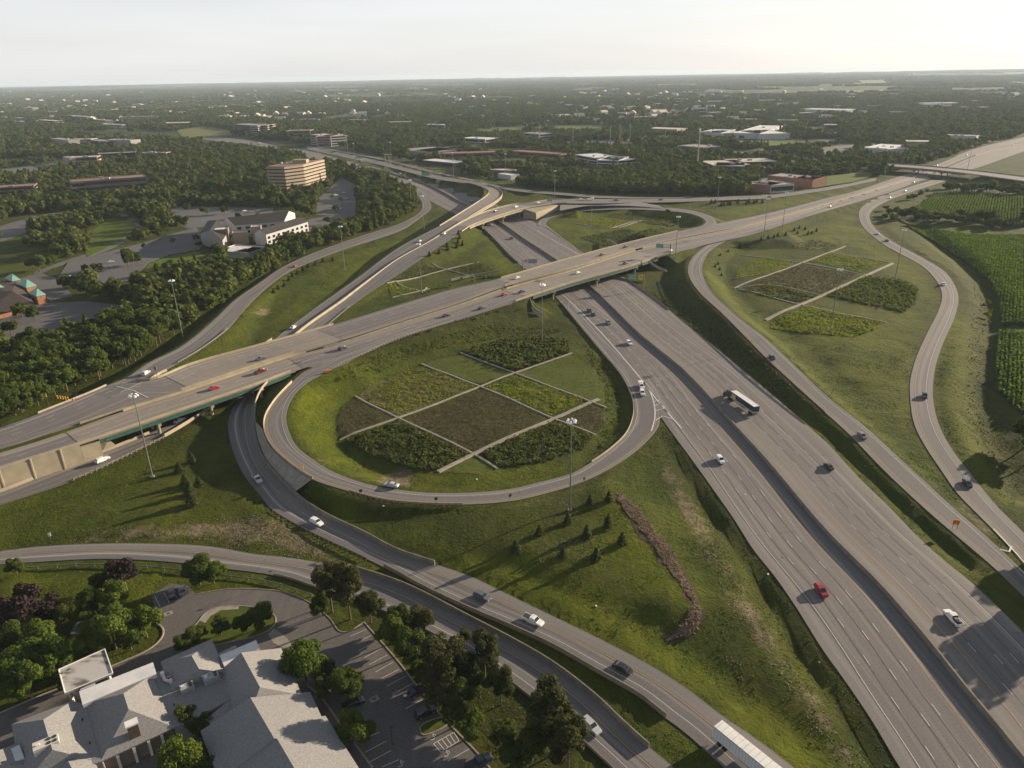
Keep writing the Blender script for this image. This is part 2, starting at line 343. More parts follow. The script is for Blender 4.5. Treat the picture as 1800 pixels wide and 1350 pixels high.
def on_road(r, px, py):
    """world point of a pixel on the road surface, and the road's direction there"""
    z = r['C'][:, 2].mean()
    for _ in range(12):
        q = G(px, py, z); d, i, t = polydist(q[None, 0], q[None, 1], r['C']); z = r['C'][i[0], 2] * (1 - t[0]) + r['C'][i[0] + 1, 2] * t[0]
    q = G(px, py, z); i0 = max(i[0] - 1, 0); i1 = min(i[0] + 2, len(r['C']) - 1); v = r['C'][i1] - r['C'][i0]
    return q, math.atan2(v[1], v[0]), math.atan2(v[2], math.hypot(v[0], v[1]))

MC = [(1850, 1402), (1800, 1340), (1756, 1285), (1694, 1210), (1625, 1123), (1550, 1036), (1450, 934), (1350, 815), (1282, 740), (1250, 704), (1200, 652), (1125, 590), (1075, 541), (1037, 505), (980, 460), (925, 424), (877, 391), (820, 362), (750, 325), (700, 309), (650, 295), (600, 282), (550, 269), (490, 256), (420, 246), (330, 238)]
Z0 = [(0, 0, 0)]
NEARM = lambda sgn: ()
road('mainline_left', [(1620, 1402), (1582, 1349), (1535, 1270), (1490, 1203), (1445, 1140), (1400, 1068), (1362, 1013), (1325, 967), (1290, 912), (1250, 855), (1212, 802), (1175, 752), (1150, 715), (1117, 662), (1085, 625), (1050, 588), (1010, 550), (978, 523), (945, 490), (900, 454), (872, 425), (845, 400), (797, 375), (750, 350), (720, 332), (690, 320), (662, 312), (625, 300), (570, 285), (490, 264), (450, 256), (400, 250), (330, 242)],
     MC, Z0, ASPH, marks=[('R', 5.5, 'y'), ('R', 9.2, 'd'), ('R', 12.85, 'd'), ('R', 16.5, 'd'), ('R', 20.2, 'w')], seams=[9.5, 13.1, 16.8, 20.5])
road('mainline_right', MC, [(1895, 1225), (1850, 1170), (1800, 1113), (1750, 1063), (1695, 1013), (1662, 987), (1612, 942), (1562, 890), (1510, 840), (1457, 782), (1412, 742), (1365, 700), (1320, 662), (1275, 625), (1225, 585), (1177, 545), (1140, 517), (1100, 490), (1060, 465), (1020, 441), (985, 418), (955, 398), (925, 384), (890, 368), (855, 352), (800, 333), (760, 320), (720, 309), (675, 298), (640, 290), (600, 280), (550, 267), (490, 257), (440, 247), (330, 236)],
     Z0, ASPH, marks=[('L', 5.5, 'y'), ('L', 9.1, 'd'), ('L', 12.75, 'd'), ('L', 16.45, 'd'), ('L', 20.1, 'w')], seams=[9.4, 13.0, 16.7])
ZN = [(0, 760, 7), (600, 585, 7), (877, 497, 7.2), (1120, 435, 7.2), (1200, 415, 6.6), (1350, 382, 4), (1500, 342, 1.2), (1600, 315, 0), (1800, 245, 0)]
road('cross_highway_north', [(-60, 771), (0, 752), (67, 728), (187, 679), (220, 668), (265, 668), (335, 641), (450, 609), (585, 571), (700, 536), (800, 507), (877, 490), (982, 460), (1085, 432), (1197, 405), (1257, 393), (1350, 374), (1457, 347), (1500, 337), (1575, 312), (1655, 286), (1712, 262), (1800, 241), (1860, 228)],
     [(-60, 806), (0, 789), (100, 758), (222, 717), (322, 686), (450, 643), (510, 624), (600, 598), (710, 563), (800, 535), (888, 503), (1000, 474), (1120, 437), (1210, 416), (1295, 400), (1350, 386), (1430, 364), (1590, 316), (1664, 292), (1720, 270), (1800, 249), (1860, 236)],
     ZN, ASPH, marks=[('L', 3.0, 'w'), ('L', 6.6, 'd'), ('L', 10.2, 'd'), ('R', 3.6, 'y')], spans=[((290, 668), (578, 590)), ((884, 496), (1102, 436))], deck=[((290, 668), (578, 590)), ((884, 496), (1115, 435))], seams=[])
road('cross_highway_south', [(-60, 812), (0, 796), (100, 765), (222, 721), (322, 690), (450, 647), (512, 627), (600, 604), (710, 568), (800, 540), (890, 508), (1000, 478), (1120, 440), (1210, 419), (1295, 402), (1350, 388), (1430, 366), (1590, 318), (1664, 294), (1720, 272), (1800, 251), (1860, 238)],
     [(-60, 846), (0, 826), (145, 780), (350, 711), (450, 677), (512, 654), (545, 645), (575, 652), (640, 621), (690, 599), (750, 579), (825, 557), (900, 532), (1000, 499), (1100, 471), (1150, 455), (1200, 441), (1247, 429), (1300, 418), (1350, 404), (1432, 377), (1510, 355), (1575, 334), (1625, 316), (1700, 300), (1800, 266), (1860, 250)],
     ZN, ASPH, marks=[('L', 3.6, 'y'), ('L', 7.2, 'd'), ('L', 10.8, 'w')], lift=.0, spans=[((152, 762), (515, 645)), ((918, 515), (1128, 448))], deck=[((120, 762), (520, 640)), ((905, 515), (1140, 447))])
road('loop_ramp', [(900, 529), (825, 553), (750, 575), (690, 595), (640, 611), (590, 628), (565, 640), (537, 652), (505, 680), (480, 708), (465, 735), (464, 757), (477, 785), (505, 812), (550, 842), (610, 862), (675, 879), (750, 886), (815, 887), (900, 881), (962, 867), (1025, 847), (1075, 822), (1115, 795), (1140, 772), (1158, 748), (1158, 720), (1148, 690), (1130, 655), (1100, 612), (1060, 572), (1020, 535)],
     [(900, 534), (825, 558), (750, 580), (690, 600), (640, 622), (600, 640), (575, 653), (540, 672), (520, 690), (508, 710), (503, 732), (507, 755), (522, 785), (550, 808), (580, 827), (625, 845), (662, 855), (700, 861), (750, 866), (825, 866), (900, 859), (950, 847), (1005, 832), (1040, 812), (1075, 787), (1100, 762), (1112, 732), (1112, 706), (1105, 685), (1088, 655), (1058, 620), (1008, 560), (978, 523)],
     [(900, 532, 7.1), (640, 618, 7), (560, 650, 7), (508, 690, 6.6), (480, 740, 6.0), (500, 800, 5), (600, 850, 3.4), (700, 870, 2.4), (800, 877, 1.5), (900, 870, .8), (1040, 832, .25), (1130, 760, 0), (1135, 720, 0), (1060, 600, 0), (1000, 545, 0)], ASPH2,
     marks=[('R', 1.6, 'w'), ('L', 1.3, 'y')], lift=.03, fill=.42, label='curving loop ramp pavement')
road('right_ramp', [(1275, 420), (1247, 429), (1222, 447), (1210, 467), (1212, 487), (1232, 517), (1270, 552), (1310, 592), (1350, 633), (1425, 702), (1490, 760), (1550, 822), (1600, 870), (1650, 915), (1700, 957), (1750, 1000), (1787, 1036), (1860, 1108)],
     [(1350, 401), (1300, 414), (1275, 424), (1250, 440), (1236, 462), (1236, 485), (1250, 512), (1280, 542), (1320, 575), (1350, 598), (1404, 650), (1457, 700), (1520, 750), (1575, 800), (1630, 850), (1675, 892), (1725, 935), (1800, 1005), (1860, 1065)],
     [(1300, 410, 5), (1225, 455, 5.4), (1240, 510, 4.8), (1350, 615, 3.2), (1500, 755, 1.5), (1620, 860, .6), (1800, 1020, .0)], ASPH2, marks=[('L', 1.9, 'y'), ('R', 1.6, 'w')], lift=.05)
road('far_right_ramp', [(1637, 317), (1575, 336), (1540, 348), (1514, 365), (1510, 382), (1520, 402), (1557, 432), (1575, 442), (1620, 467), (1645, 492), (1656, 517), (1650, 545), (1630, 585), (1610, 630), (1600, 670), (1600, 700), (1607, 745), (1625, 782), (1657, 830), (1684, 868), (1730, 915), (1800, 985), (1860, 1045)],
     [(1668, 316), (1600, 338), (1558, 354), (1533, 370), (1529, 385), (1542, 405), (1575, 428), (1625, 455), (1660, 477), (1680, 505), (1685, 527), (1677, 560), (1657, 605), (1645, 642), (1640, 675), (1641, 708), (1652, 750), (1675, 792), (1712, 840), (1750, 887), (1800, 937), (1860, 998)],
     [(1650, 316, .2), (1600, 700, .3), (1800, 960, .0)], ASPH2, marks=[('L', 1.9, 'y'), ('R', 2.4, 'w')], lift=.08)
road('underpass_ramp', [(500, 620), (450, 665), (412, 712), (402, 737), (402, 762), (412, 800), (430, 837), (450, 862), (480, 897), (545, 935), (612, 967), (675, 997), (750, 1038), (825, 1073), (900, 1105), (975, 1140), (1050, 1183), (1125, 1226), (1170, 1262), (1200, 1284), (1250, 1328), (1290, 1365), (1330, 1402)],
     [(530, 622), (480, 660), (458, 690), (449, 712), (448, 740), (453, 775), (465, 808), (500, 850), (545, 889), (590, 915), (637, 937), (700, 970), (760, 990), (825, 1012), (900, 1048), (987, 1090), (1075, 1133), (1150, 1173), (1212, 1213), (1262, 1252), (1312, 1286), (1350, 1313), (1400, 1352), (1465, 1402)],
     [(0, 0, 0)], ASPH2, marks=[('L', 2.6, 'w'), ('R', 3.6, 'y')], cut=1.6, lift=.03)
road('lower_ramp', [(-60, 998), (0, 992), (75, 987), (175, 982), (250, 984), (325, 990), (400, 1000), (450, 1006), (500, 1015), (557, 1034), (620, 1053), (662, 1070), (725, 1098), (775, 1123), (825, 1152), (900, 1202), (952, 1243), (1020, 1300), (1072, 1348), (1125, 1400)],
     [(-60, 981), (0, 969), (75, 960), (200, 955), (325, 957), (375, 961), (450, 974), (500, 979), (575, 991), (625, 1001), (700, 1025), (745, 1045), (825, 1087), (900, 1126), (975, 1170), (1050, 1228), (1100, 1276), (1145, 1316), (1190, 1352), (1240, 1400)],
     [(0, 0, .0)], ASPH2, marks=[('L', 2.4, 'w'), ('R', 3.4, 'y')])
ZR9 = [(0, 875, 0), (500, 600, 0), (560, 560, .3), (620, 510, 1.5), (700, 455, 4), (780, 405, 7), (830, 376, 8), (884, 345, 8), (850, 327, 7), (760, 308, 4), (675, 287, 1), (600, 270, 0)]
road('west_underpass', [(-60, 884), (0, 865), (100, 826), (150, 807), (255, 765), (350, 718), (420, 660), (482, 597), (550, 545), (625, 492), (700, 437), (772, 398), (812, 373), (842, 354), (858, 342), (858, 336), (845, 329), (825, 323), (790, 319), (762, 314), (675, 292), (600, 275), (540, 262)],
     [(-60, 907), (0, 888), (132, 843), (250, 788), (292, 767), (365, 722), (440, 665), (525, 584), (600, 530), (650, 492), (700, 456), (750, 428), (792, 402), (812, 390), (850, 367), (872, 354), (883, 343), (880, 334), (862, 326), (828, 318), (790, 312), (750, 304), (675, 285), (600, 268), (540, 256)],
     ZR9, ASPH2, marks=[('L', 1.2, 'w'), ('R', 1.6, 'y')], spans=[((800, 385), (868, 330))], deck=[((796, 388), (866, 329))], cut=2.5, lift=.03)
road('flyover_ramp', [(400, 700), (440, 668), (527, 585), (602, 530), (652, 492), (702, 456), (752, 428), (794, 402), (814, 390), (850, 374), (900, 360), (940, 355), (970, 351), (1025, 349), (1112, 350), (1200, 349), (1275, 346), (1350, 343), (1412, 335), (1475, 325), (1540, 313)],
     [(440, 700), (480, 664), (560, 587), (612, 541), (655, 510), (700, 481), (750, 447), (790, 421), (812, 407), (830, 396), (875, 380), (920, 367), (950, 362), (985, 358), (1040, 358), (1112, 357), (1200, 355), (1275, 352), (1350, 349), (1412, 341), (1475, 331), (1540, 317)],
     [(400, 700, 0), (500, 625, 0), (580, 560, .3), (640, 520, 1.5), (700, 470, 4), (780, 415, 7), (860, 378, 8), (930, 360, 8), (985, 354, 7), (1100, 353, 4.5), (1250, 350, 2), (1400, 338, .8), (1540, 315, .1)], ASPH2, marks=[('L', 1.2, 'w'), ('R', 1.6, 'y')], spans=[((812, 398), (918, 363))], deck=[((812, 398), (925, 362))], cut=2.5, lift=.06)
road('collector_lane', [(560, 258), (675, 279), (750, 298), (825, 314), (900, 331), (990, 339), (1075, 345), (1170, 347), (1275, 345), (1350, 342)], [(560, 260), (675, 282), (750, 301), (825, 317), (900, 335), (990, 343), (1075, 349), (1170, 350), (1275, 348), (1350, 346)], [(600, 265, .3), (850, 320, 3), (1000, 342, 2.6), (1350, 345, 1.2)], ASPH2, marks=[('R', .8, 'w')], lift=.0)
road('far_loop_ramp', [(1010, 437), (972, 408), (955, 398), (946, 397), (950, 386), (980, 372), (1040, 361), (1100, 361), (1150, 364), (1200, 367), (1245, 378), (1259, 388), (1254, 397), (1225, 404)], [(1020, 441), (985, 415), (968, 402), (960, 393), (975, 380), (1025, 371), (1060, 369), (1100, 368), (1175, 371), (1215, 376), (1240, 387), (1235, 396), (1197, 406), (1150, 417)],
     [(1015, 440, 0), (955, 395, 0), (960, 385, .3), (1030, 367, 1.5), (1100, 364, 3), (1200, 371, 5), (1248, 388, 5.6), (1180, 412, 6.7)], ASPH2, marks=[('L', 1.5, 'w')], lift=.07)
road('merge_apron', [(985, 357), (1040, 354), (1112, 354), (1160, 362)], [(984, 370), (1040, 362), (1112, 362), (1170, 367)], [(985, 362, 6.2), (1040, 360, 4.5), (1160, 364, 4.4)], SHLD, cut=2.5, fill=1.5, lift=.02)
road('left_ramp', [(160, 690), (190, 677), (220, 665), (262, 636), (312, 612), (375, 562), (412, 527), (450, 501), (500, 467), (562, 440), (650, 410), (690, 398), (725, 382), (740, 370), (741, 355), (732, 342), (715, 331), (680, 318)],
     [(200, 700), (235, 685), (265, 667), (292, 651), (350, 617), (400, 580), (425, 551), (450, 524), (487, 492), (525, 470), (600, 440), (700, 407), (737, 384), (757, 367), (756, 355), (748, 344), (735, 335), (700, 322)],
     [(180, 690, 7.0), (262, 655, 6.9), (350, 605, 5.6), (430, 540, 3.5), (520, 465, 1.2), (620, 430, .2), (750, 360, 0)], ASPH2, marks=[('L', 1.5, 'w'), ('R', 1.6, 'y')], lift=.05)
road('far_overpass', [(1350, 266), (1470, 283), (1545, 287), (1615, 291), (1712, 300), (1800, 311), (1860, 318)], [(1350, 270), (1470, 287), (1545, 292), (1615, 297), (1712, 307), (1800, 319), (1860, 327)], [(1350, 268, 2), (1470, 285, 5.5), (1545, 290, 6.5), (1712, 304, 6.5), (1800, 315, 5), (1860, 322, 4)], ASPH, spans=[((1545, 290), (1712, 304))], marks=[])
for nm, L_, R2_, zz_ in (('access_road', [(-40, 408), (0, 398), (40, 388), (95, 374), (130, 372)], [(-40, 422), (0, 411), (50, 396), (100, 380), (130, 377)], 0),
                         ('campus_road', [(60, 478), (120, 456), (180, 436), (225, 412), (236, 395), (200, 376), (150, 372)], [(60, 486), (122, 461), (186, 441), (234, 414), (246, 393), (204, 372), (150, 368)], 0),
                         ('frontage_road', [(1350, 262), (1420, 252), (1470, 244)], [(1350, 265), (1421, 255), (1470, 247)], 0)):
    road(nm, L_, R2_, [(0, 0, zz_)], LOT2)

# ------------------------------------------------------------------ terrain: one sheet, filled and cut to the roads
def axis(a, b, stp, lo, hi):
    x = list(np.arange(a, b + .1, stp)); s = stp
    while x[-1] < hi: s *= 1.17; x.append(x[-1] + s)
    s = stp
    while x[0] > lo: s *= 1.17; x.insert(0, x[0] - s)
    return np.array(x)
AX = axis(-260, 420, 2.2, -26000, 26000); AY = axis(78, 640, 2.2, -300, 22500)
GX, GY = np.meshgrid(AX, AY); H = np.zeros_like(GX)
for px, py, rad, amp in [(960, 960, 26, 1.6), (1100, 900, 14, 1.2), (1040, 1030, 20, .8), (200, 900, 30, .8), (1240, 900, 12, -.9), (1380, 1150, 7, -.8), (1320, 1050, 7, -.8), (640, 630, 14, 1.0), (1500, 650, 50, .5), (1720, 640, 30, 1.0), (880, 920, 25, .8), (590, 700, 12, 0), (950, 950, 15, .4)]:
    q = G(px, py); H += amp * np.exp(-((GX - q[0]) ** 2 + (GY - q[1]) ** 2) / rad ** 2)
far = np.hypot(GX, GY)
for pts, amp, rad in [([(1180, 770), (1262, 905), (1338, 1010), (1425, 1150), (1560, 1350)], -1.5, 3.6), ([(1060, 868), (1100, 915), (1145, 965), (1175, 1020), (1180, 1060)], 1.3, 8), ([(1180, 1060), (1120, 1085), (1040, 1050)], .7, 9), ([(1235, 960), (1290, 1060), (1370, 1180), (1450, 1290)], .9, 6), ([(850, 990), (1000, 1050), (1150, 1112), (1290, 1200), (1420, 1300)], -1.3, 6),
                      ([(1600, 385), (1650, 425), (1700, 465), (1735, 510), (1742, 570), (1735, 640), (1735, 700), (1760, 780), (1800, 860)], -3.0, 8), ([(1560, 400), (1610, 440), (1680, 490), (1705, 530), (1690, 620), (1672, 690), (1690, 770), (1740, 850)], .7, 5), ([(1400, 700), (1500, 800), (1600, 900), (1700, 990)], -1.2, 3.5), ([(560, 700), (575, 760), (620, 805), (700, 832)], -1.2, 4.5), ([(1075, 640), (1092, 690), (1085, 760), (1040, 800)], -1.6, 4.5),
                      ([(880, 560), (780, 580), (690, 608), (620, 640)], 1.0, 5), ([(330, 590), (430, 530), (520, 480)], -.9, 5), ([(1240, 560), (1330, 640), (1450, 750)], -1.2, 4), ([(60, 1010), (200, 1005), (330, 1015)], -.6, 4), ([(500, 500), (560, 470), (640, 440)], .9, 7), ([(1250, 450), (1300, 520), (1400, 600), (1500, 690)], -.9, 6), ([(380, 770), (420, 860), (500, 930)], .8, 6)]:
    P_ = catmull(np.array([G(*p) for p in pts]), 4); m_ = (GX > P_[:, 0].min() - 40) & (GX < P_[:, 0].max() + 40) & (GY > P_[:, 1].min() - 40) & (GY < P_[:, 1].max() + 40); d_, _, _ = polydist(GX[m_], GY[m_], P_); H[m_] += amp * np.exp(-(d_ / rad) ** 2)
H += np.where(far < 700, (vnoise(GX, GY, 16, 4) - .5) * .55 + (vnoise(GX, GY, 6, 7) - .5) * .22, 0)
H = H + np.where(far > 900, (vnoise(GX, GY, 900, 3) - .45) * 6 * np.clip((far - 900) / 1500, 0, 1), 0) + np.where(far > 5000, (vnoise(GX, GY, 4200, 9) - .3) * 34 * np.clip((far - 5000) / 8000, 0, 1), 0)
lotp = [G(*p)[:2] for p in [(-300, 1290), (0, 1225), (262, 1110), (260, 1010), (560, 1040), (650, 1080), (900, 1370), (900, 1600), (-400, 1600)]]; mk_ = inpoly(GX, GY, lotp); H[mk_] = -.02
XF, YF = GX.ravel(), GY.ravel(); HF = H.ravel(); cuts = []; RD = {}
for r in ROADS.values():
    P = r['C'][::2] if len(r['C']) > 60 else r['C']
    if not np.allclose(P[-1], r['C'][-1]): P = np.vstack([P, r['C'][-1]])
    Wd = np.interp(arc(P), r['S'], r['W']); sp = np.interp(arc(P), r['S'], r['span'].astype(float)) > .5
    m_ = (XF > P[:, 0].min() - 60) & (XF < P[:, 0].max() + 60) & (YF > P[:, 1].min() - 60) & (YF < P[:, 1].max() + 60); idx = np.nonzero(m_)[0]
    d, i, t = polydist(XF[idx], YF[idx], P); hw = (Wd[i] * (1 - t) + Wd[i + 1] * t) / 2; z = P[i, 2] * (1 - t) + P[i + 1, 2] * t; e = d - hw
    RD[r['name']] = (idx, e)
    onb = sp[i] | sp[i + 1]
    fz = z - .12 - r['fill'] * np.maximum(0, e - 1.6); fz[onb] = -99
    HF[idx] = np.maximum(HF[idx], fz) if r['name'] != 'merge_apron' else np.where(e < 1, np.maximum(HF[idx], fz), HF[idx])
    cz = z - .16 + r['cut'] * np.maximum(0, e - 2.4); cz[onb & (z > 3)] = 999; cuts.append((idx, cz))
for idx, cz in cuts: HF[idx] = np.minimum(HF[idx], cz)
H = HF.reshape(H.shape)
def TH(x, y):
    i = np.clip(np.searchsorted(AX, x) - 1, 0, len(AX) - 2); j = np.clip(np.searchsorted(AY, y) - 1, 0, len(AY) - 2)
    fx = (x - AX[i]) / (AX[i + 1] - AX[i]); fy = (y - AY[j]) / (AY[j + 1] - AY[j])
    return (H[j, i] * (1 - fx) + H[j, i + 1] * fx) * (1 - fy) + (H[j + 1, i] * (1 - fx) + H[j + 1, i + 1] * fx) * fy
def at(px, py, dz=0.0):
    z = 0.0
    for _ in range(10): q = G(px, py, z + dz); z = .5 * z + .5 * float(TH(q[0], q[1]))
    q = G(px, py, z + dz); return np.array([q[0], q[1], z])
# zones: r dirt, g lime grass and painted sunlit slopes, b dark rough grass and painted shade
zone = np.zeros((len(XF), 4), np.float32); zone[:, 3] = 1
def paint(ch, poly, v=1.0, soft=4.0):
    P = [G(*p)[:2] for p in poly]; xs = [p[0] for p in P]; ys = [p[1] for p in P]
    idx = np.nonzero((XF > min(xs) - 20) & (XF < max(xs) + 20) & (YF > min(ys) - 20) & (YF < max(ys) + 20))[0]
    if not len(idx): return
    ins = inpoly(XF[idx], YF[idx], P); d, _, _ = polydist(XF[idx], YF[idx], P + [P[0]])
    f = np.clip(.5 + np.where(ins, d, -d) / soft / 2, 0, 1) * v; zone[idx, ch] = np.maximum(zone[idx, ch], f)
for P, v in [([(250, 925), (400, 915), (480, 905), (560, 950), (620, 990), (560, 985), (450, 965), (330, 950), (120, 952), (120, 940)], .50), ([(60, 945), (300, 930), (300, 948), (60, 955)], .3),
             ([(1140, 800), (1180, 820), (1230, 880), (1270, 960), (1250, 1000), (1190, 900)], .52), ([(1260, 960), (1330, 1060), (1390, 1160), (1360, 1180), (1280, 1060)], .55), ([(1380, 1150), (1460, 1260), (1520, 1350), (1480, 1350), (1400, 1230)], .55),
             ([(670, 835), (700, 820), (725, 825), (722, 862), (655, 862)], .75), ([(520, 770), (560, 815), (640, 850), (640, 856), (560, 830), (512, 780)], .45), ([(900, 885), (1000, 868), (1110, 815), (1100, 850), (1010, 885), (920, 905)], .32),
             ([(1680, 865), (1740, 930), (1735, 938), (1690, 890)], .8), ([(1605, 850), (1650, 868), (1690, 905), (1660, 880)], .6), ([(1140, 745), (1165, 735), (1180, 750), (1150, 790), (1100, 815)], .3),
             ([(1090, 495), (1180, 505), (1290, 560), (1280, 590), (1180, 540)], .12), ([(150, 990), (500, 1020), (500, 1030), (150, 1000)], .3), ([(940, 970), (1040, 960), (1040, 1000), (940, 1000)], .30),
             ([(450, 545), (480, 540), (475, 555), (440, 560)], .5), ([(690, 470), (790, 430), (800, 436), (700, 480)], .2), ([(1265, 1145), (1380, 1200), (1370, 1215), (1260, 1160)], .33), ([(830, 810), (850, 800), (1060, 1300), (1040, 1340)], 0)]: paint(0, P, v)
for P, v in [([(508, 700), (600, 640), (640, 640), (590, 690), (575, 760), (600, 820), (560, 800), (515, 760)], .75), ([(640, 850), (860, 835), (1000, 820), (960, 845), (800, 862), (660, 856)], .55),
             ([(1060, 860), (1100, 905), (1190, 1020), (1210, 1080), (1130, 1060), (1080, 950)], .7), ([(800, 960), (1000, 1030), (1200, 1120), (1330, 1220), (1480, 1350), (1400, 1350), (1200, 1200), (980, 1080), (780, 990)], .6),  # sunlit slopes painted lime: the crest and the bright strip above the ramp
             ([(1400, 540), (1620, 540), (1600, 640), (1640, 830), (1550, 720), (1420, 620)], .45), ([(1650, 560), (1700, 560), (1690, 700), (1760, 880), (1720, 840), (1650, 720)], .8), ([(1400, 640), (1580, 820), (1600, 860), (1500, 770)], .4),
             ([(1260, 395), (1350, 375), (1520, 340), (1500, 335), (1350, 355), (1270, 372)], .6), ([(600, 460), (740, 400), (760, 400), (690, 440), (610, 500), (520, 560), (480, 570)], .45), ([(860, 430), (900, 470), (895, 490), (850, 450)], .8),
             ([(0, 1000), (300, 1000), (340, 1030), (250, 1060), (0, 1050)], .35), ([(1350, 700), (1700, 1040), (1760, 1090), (1700, 1060), (1500, 870), (1350, 745)], .5), ([(250, 470), (340, 448), (360, 462), (350, 476), (290, 482)], .7), ([(160, 400), (230, 390), (240, 415), (180, 440), (150, 440)], .6),
             ([(950, 400), (990, 375), (1080, 372), (1180, 378), (1215, 392), (1150, 405), (1000, 430)], .5), ([(1350, 420), (1500, 380), (1620, 470), (1640, 530), (1500, 430), (1380, 420)], .55), ([(1200, 470), (1240, 470), (1300, 560), (1420, 670), (1500, 740), (1400, 620), (1290, 520)], .5), ([(870, 1240), (950, 1320), (900, 1330), (850, 1270)], .5)]: paint(1, P, v, 7)
for P, v in [([(580, 655), (700, 610), (900, 545), (1000, 560), (1060, 600), (900, 590), (800, 605), (640, 660)], .9), ([(1110, 500), (1200, 500), (1330, 610), (1480, 740), (1440, 730), (1230, 600)], .9), ([(600, 870), (800, 895), (900, 900), (1000, 890), (1000, 960), (800, 980), (640, 900)], .6),
             ([(1640, 440), (1700, 480), (1730, 540), (1740, 650), (1760, 760), (1800, 850), (1770, 860), (1720, 740), (1705, 600), (1700, 520)], .9), ([(280, 760), (400, 740), (400, 830), (460, 890), (330, 870)], .5), ([(1170, 760), (1230, 830), (1330, 980), (1580, 1350), (1560, 1350), (1320, 1000), (1180, 800)], .8), ([(1050, 600), (1100, 680), (1105, 750), (1050, 800), (1080, 720)], .7)]: paint(2, P, v, 6)  # besides rough grass, shade on the banks and ditch slopes is painted in
for P in ([(640, 1080), (740, 1080), (1000, 1260), (1060, 1350), (880, 1360), (780, 1250), (700, 1150)],): paint(2, P, 1.0, 3)  # dark floor under the lot tree row: mulch plus painted tree shade
me = bpy.data.meshes.new('ground'); ny, nx = GX.shape
me.vertices.add(nx * ny); me.vertices.foreach_set('co', np.stack([XF, YF, H.ravel()], 1).astype(np.float32).ravel())
q = np.arange(nx * ny).reshape(ny, nx); Q = np.stack([q[:-1, :-1], q[:-1, 1:], q[1:, 1:], q[1:, :-1]], -1).reshape(-1, 4); nq = len(Q)
me.loops.add(nq * 4); me.loops.foreach_set('vertex_index', Q.ravel().astype(np.int32)); me.polygons.add(nq)
me.polygons.foreach_set('loop_start', np.arange(0, nq * 4, 4, dtype=np.int32)); me.polygons.foreach_set('loop_total', np.full(nq, 4, dtype=np.int32)); me.polygons.foreach_set('use_smooth', np.ones(nq, bool))
a = me.color_attributes.new('zone', 'FLOAT_COLOR', 'POINT'); a.data.foreach_set('color', zone.ravel())
fz = np.ones((len(XF), 4), np.float32); fz[:, :3] = np.clip((np.hypot(XF, YF) - 800) / 900, 0, 1)[:, None]; a = me.color_attributes.new('far', 'FLOAT_COLOR', 'POINT'); a.data.foreach_set('color', fz.ravel())
me.update(calc_edges=True); link('ground', me, GROUND, kind='structure')

# ------------------------------------------------------------------ pavements and paint
def ribbon(name, A, B, m, S=None, skirt=.25, **kw):
    n = len(A); S = arc((A + B) / 2) if S is None else S; wd = np.linalg.norm(A - B, axis=1); V = []; uv = []; F = []
    for i in range(n):
        V += [A[i], B[i], A[i] - [0, 0, skirt], B[i] - [0, 0, skirt]]; uv += [(0, S[i]), (wd[i], S[i]), (0, S[i]), (wd[i], S[i])]
    for i in range(n - 1):
        a = 4 * i; F += [(a, a + 1, a + 5, a + 4), (a + 2, a, a + 4, a + 6), (a + 1, a + 3, a + 7, a + 5)]
    return link(name, mesh(name, V, [f[::-1] if False else f for f in F], m, uv), None, None, **kw)
def edge_off(r, side, off, i0=0, i1=None):
    A, B = (r['L'], r['R']) if side == 'L' else (r['R'], r['L']); v = B - A; L = np.linalg.norm(v[:, :2], axis=1); P = A + v / np.maximum(L, .1)[:, None] * off
    return P[i0:i1]
def paint_line(mb, P, w, on=None, per=None, ph=0.0, dz=.03):
    S = arc(P); T = np.gradient(P[:, :2], axis=0); T /= np.maximum(np.linalg.norm(T, axis=1), 1e-6)[:, None]
    D = np.stack([P[:, 0], P[:, 1], P[:, 2], T[:, 0], T[:, 1]], 1)
    def seg(a, b, k):
        q = at_s(D, S, np.linspace(a, b, k)); V = []
        for x, y, z, tx, ty in q: V += [(x - ty * w / 2, y + tx * w / 2, z + dz), (x + ty * w / 2, y - tx * w / 2, z + dz)]
        mb.add(V, [(2 * i, 2 * i + 1, 2 * i + 3, 2 * i + 2) for i in range(len(q) - 1)])
    if on is None: seg(0, S[-1], len(P))
    else:
        s = ph
        while s + on < S[-1]:
            seg(s, s + on, 2); s += per
marks = {'white': MB(), 'yellow': MB(), 'seam': MB(), 'seamf': MB()}
SPOT = random.Random(5)
for r in ROADS.values():
    nm = r['name']
    o = ribbon(nm if nm.endswith(('ramp', 'overpass', 'road')) else nm, r['L'], r['R'], r['mat'], r['S'], kind='structure')
    for side, off, k in r['marks']:
        P = edge_off(r, side, off); i1 = len(P)
        far_i = np.nonzero(np.hypot(P[:, 0], P[:, 1]) > 1100)[0]
        if len(far_i) and k == 'd': P = P[:far_i[0]]
        if k == 'd': paint_line(marks['white'], P, .14, 3.05, 12.19, {9.2: 4.2, 12.85: 1.7, 16.5: 6, 9.1: 3, 12.75: 9, 16.45: 7}.get(off, 0) + 2, .035)
        else: paint_line(marks['white' if k == 'w' else 'yellow'], P, .13, dz=.035)
    for off in r['seams']:
        P = edge_off(r, 'R' if nm == 'mainline_left' else 'L', off).copy(); P = P[np.hypot(P[:, 0], P[:, 1]) < 900]
        nn = (vnoise(arc(P), P[:, 0] * 0, 14, int(off * 7)) - .5) * .35; P[:, 0] += nn; paint_line(marks['seam'], P, .19, dz=.028)
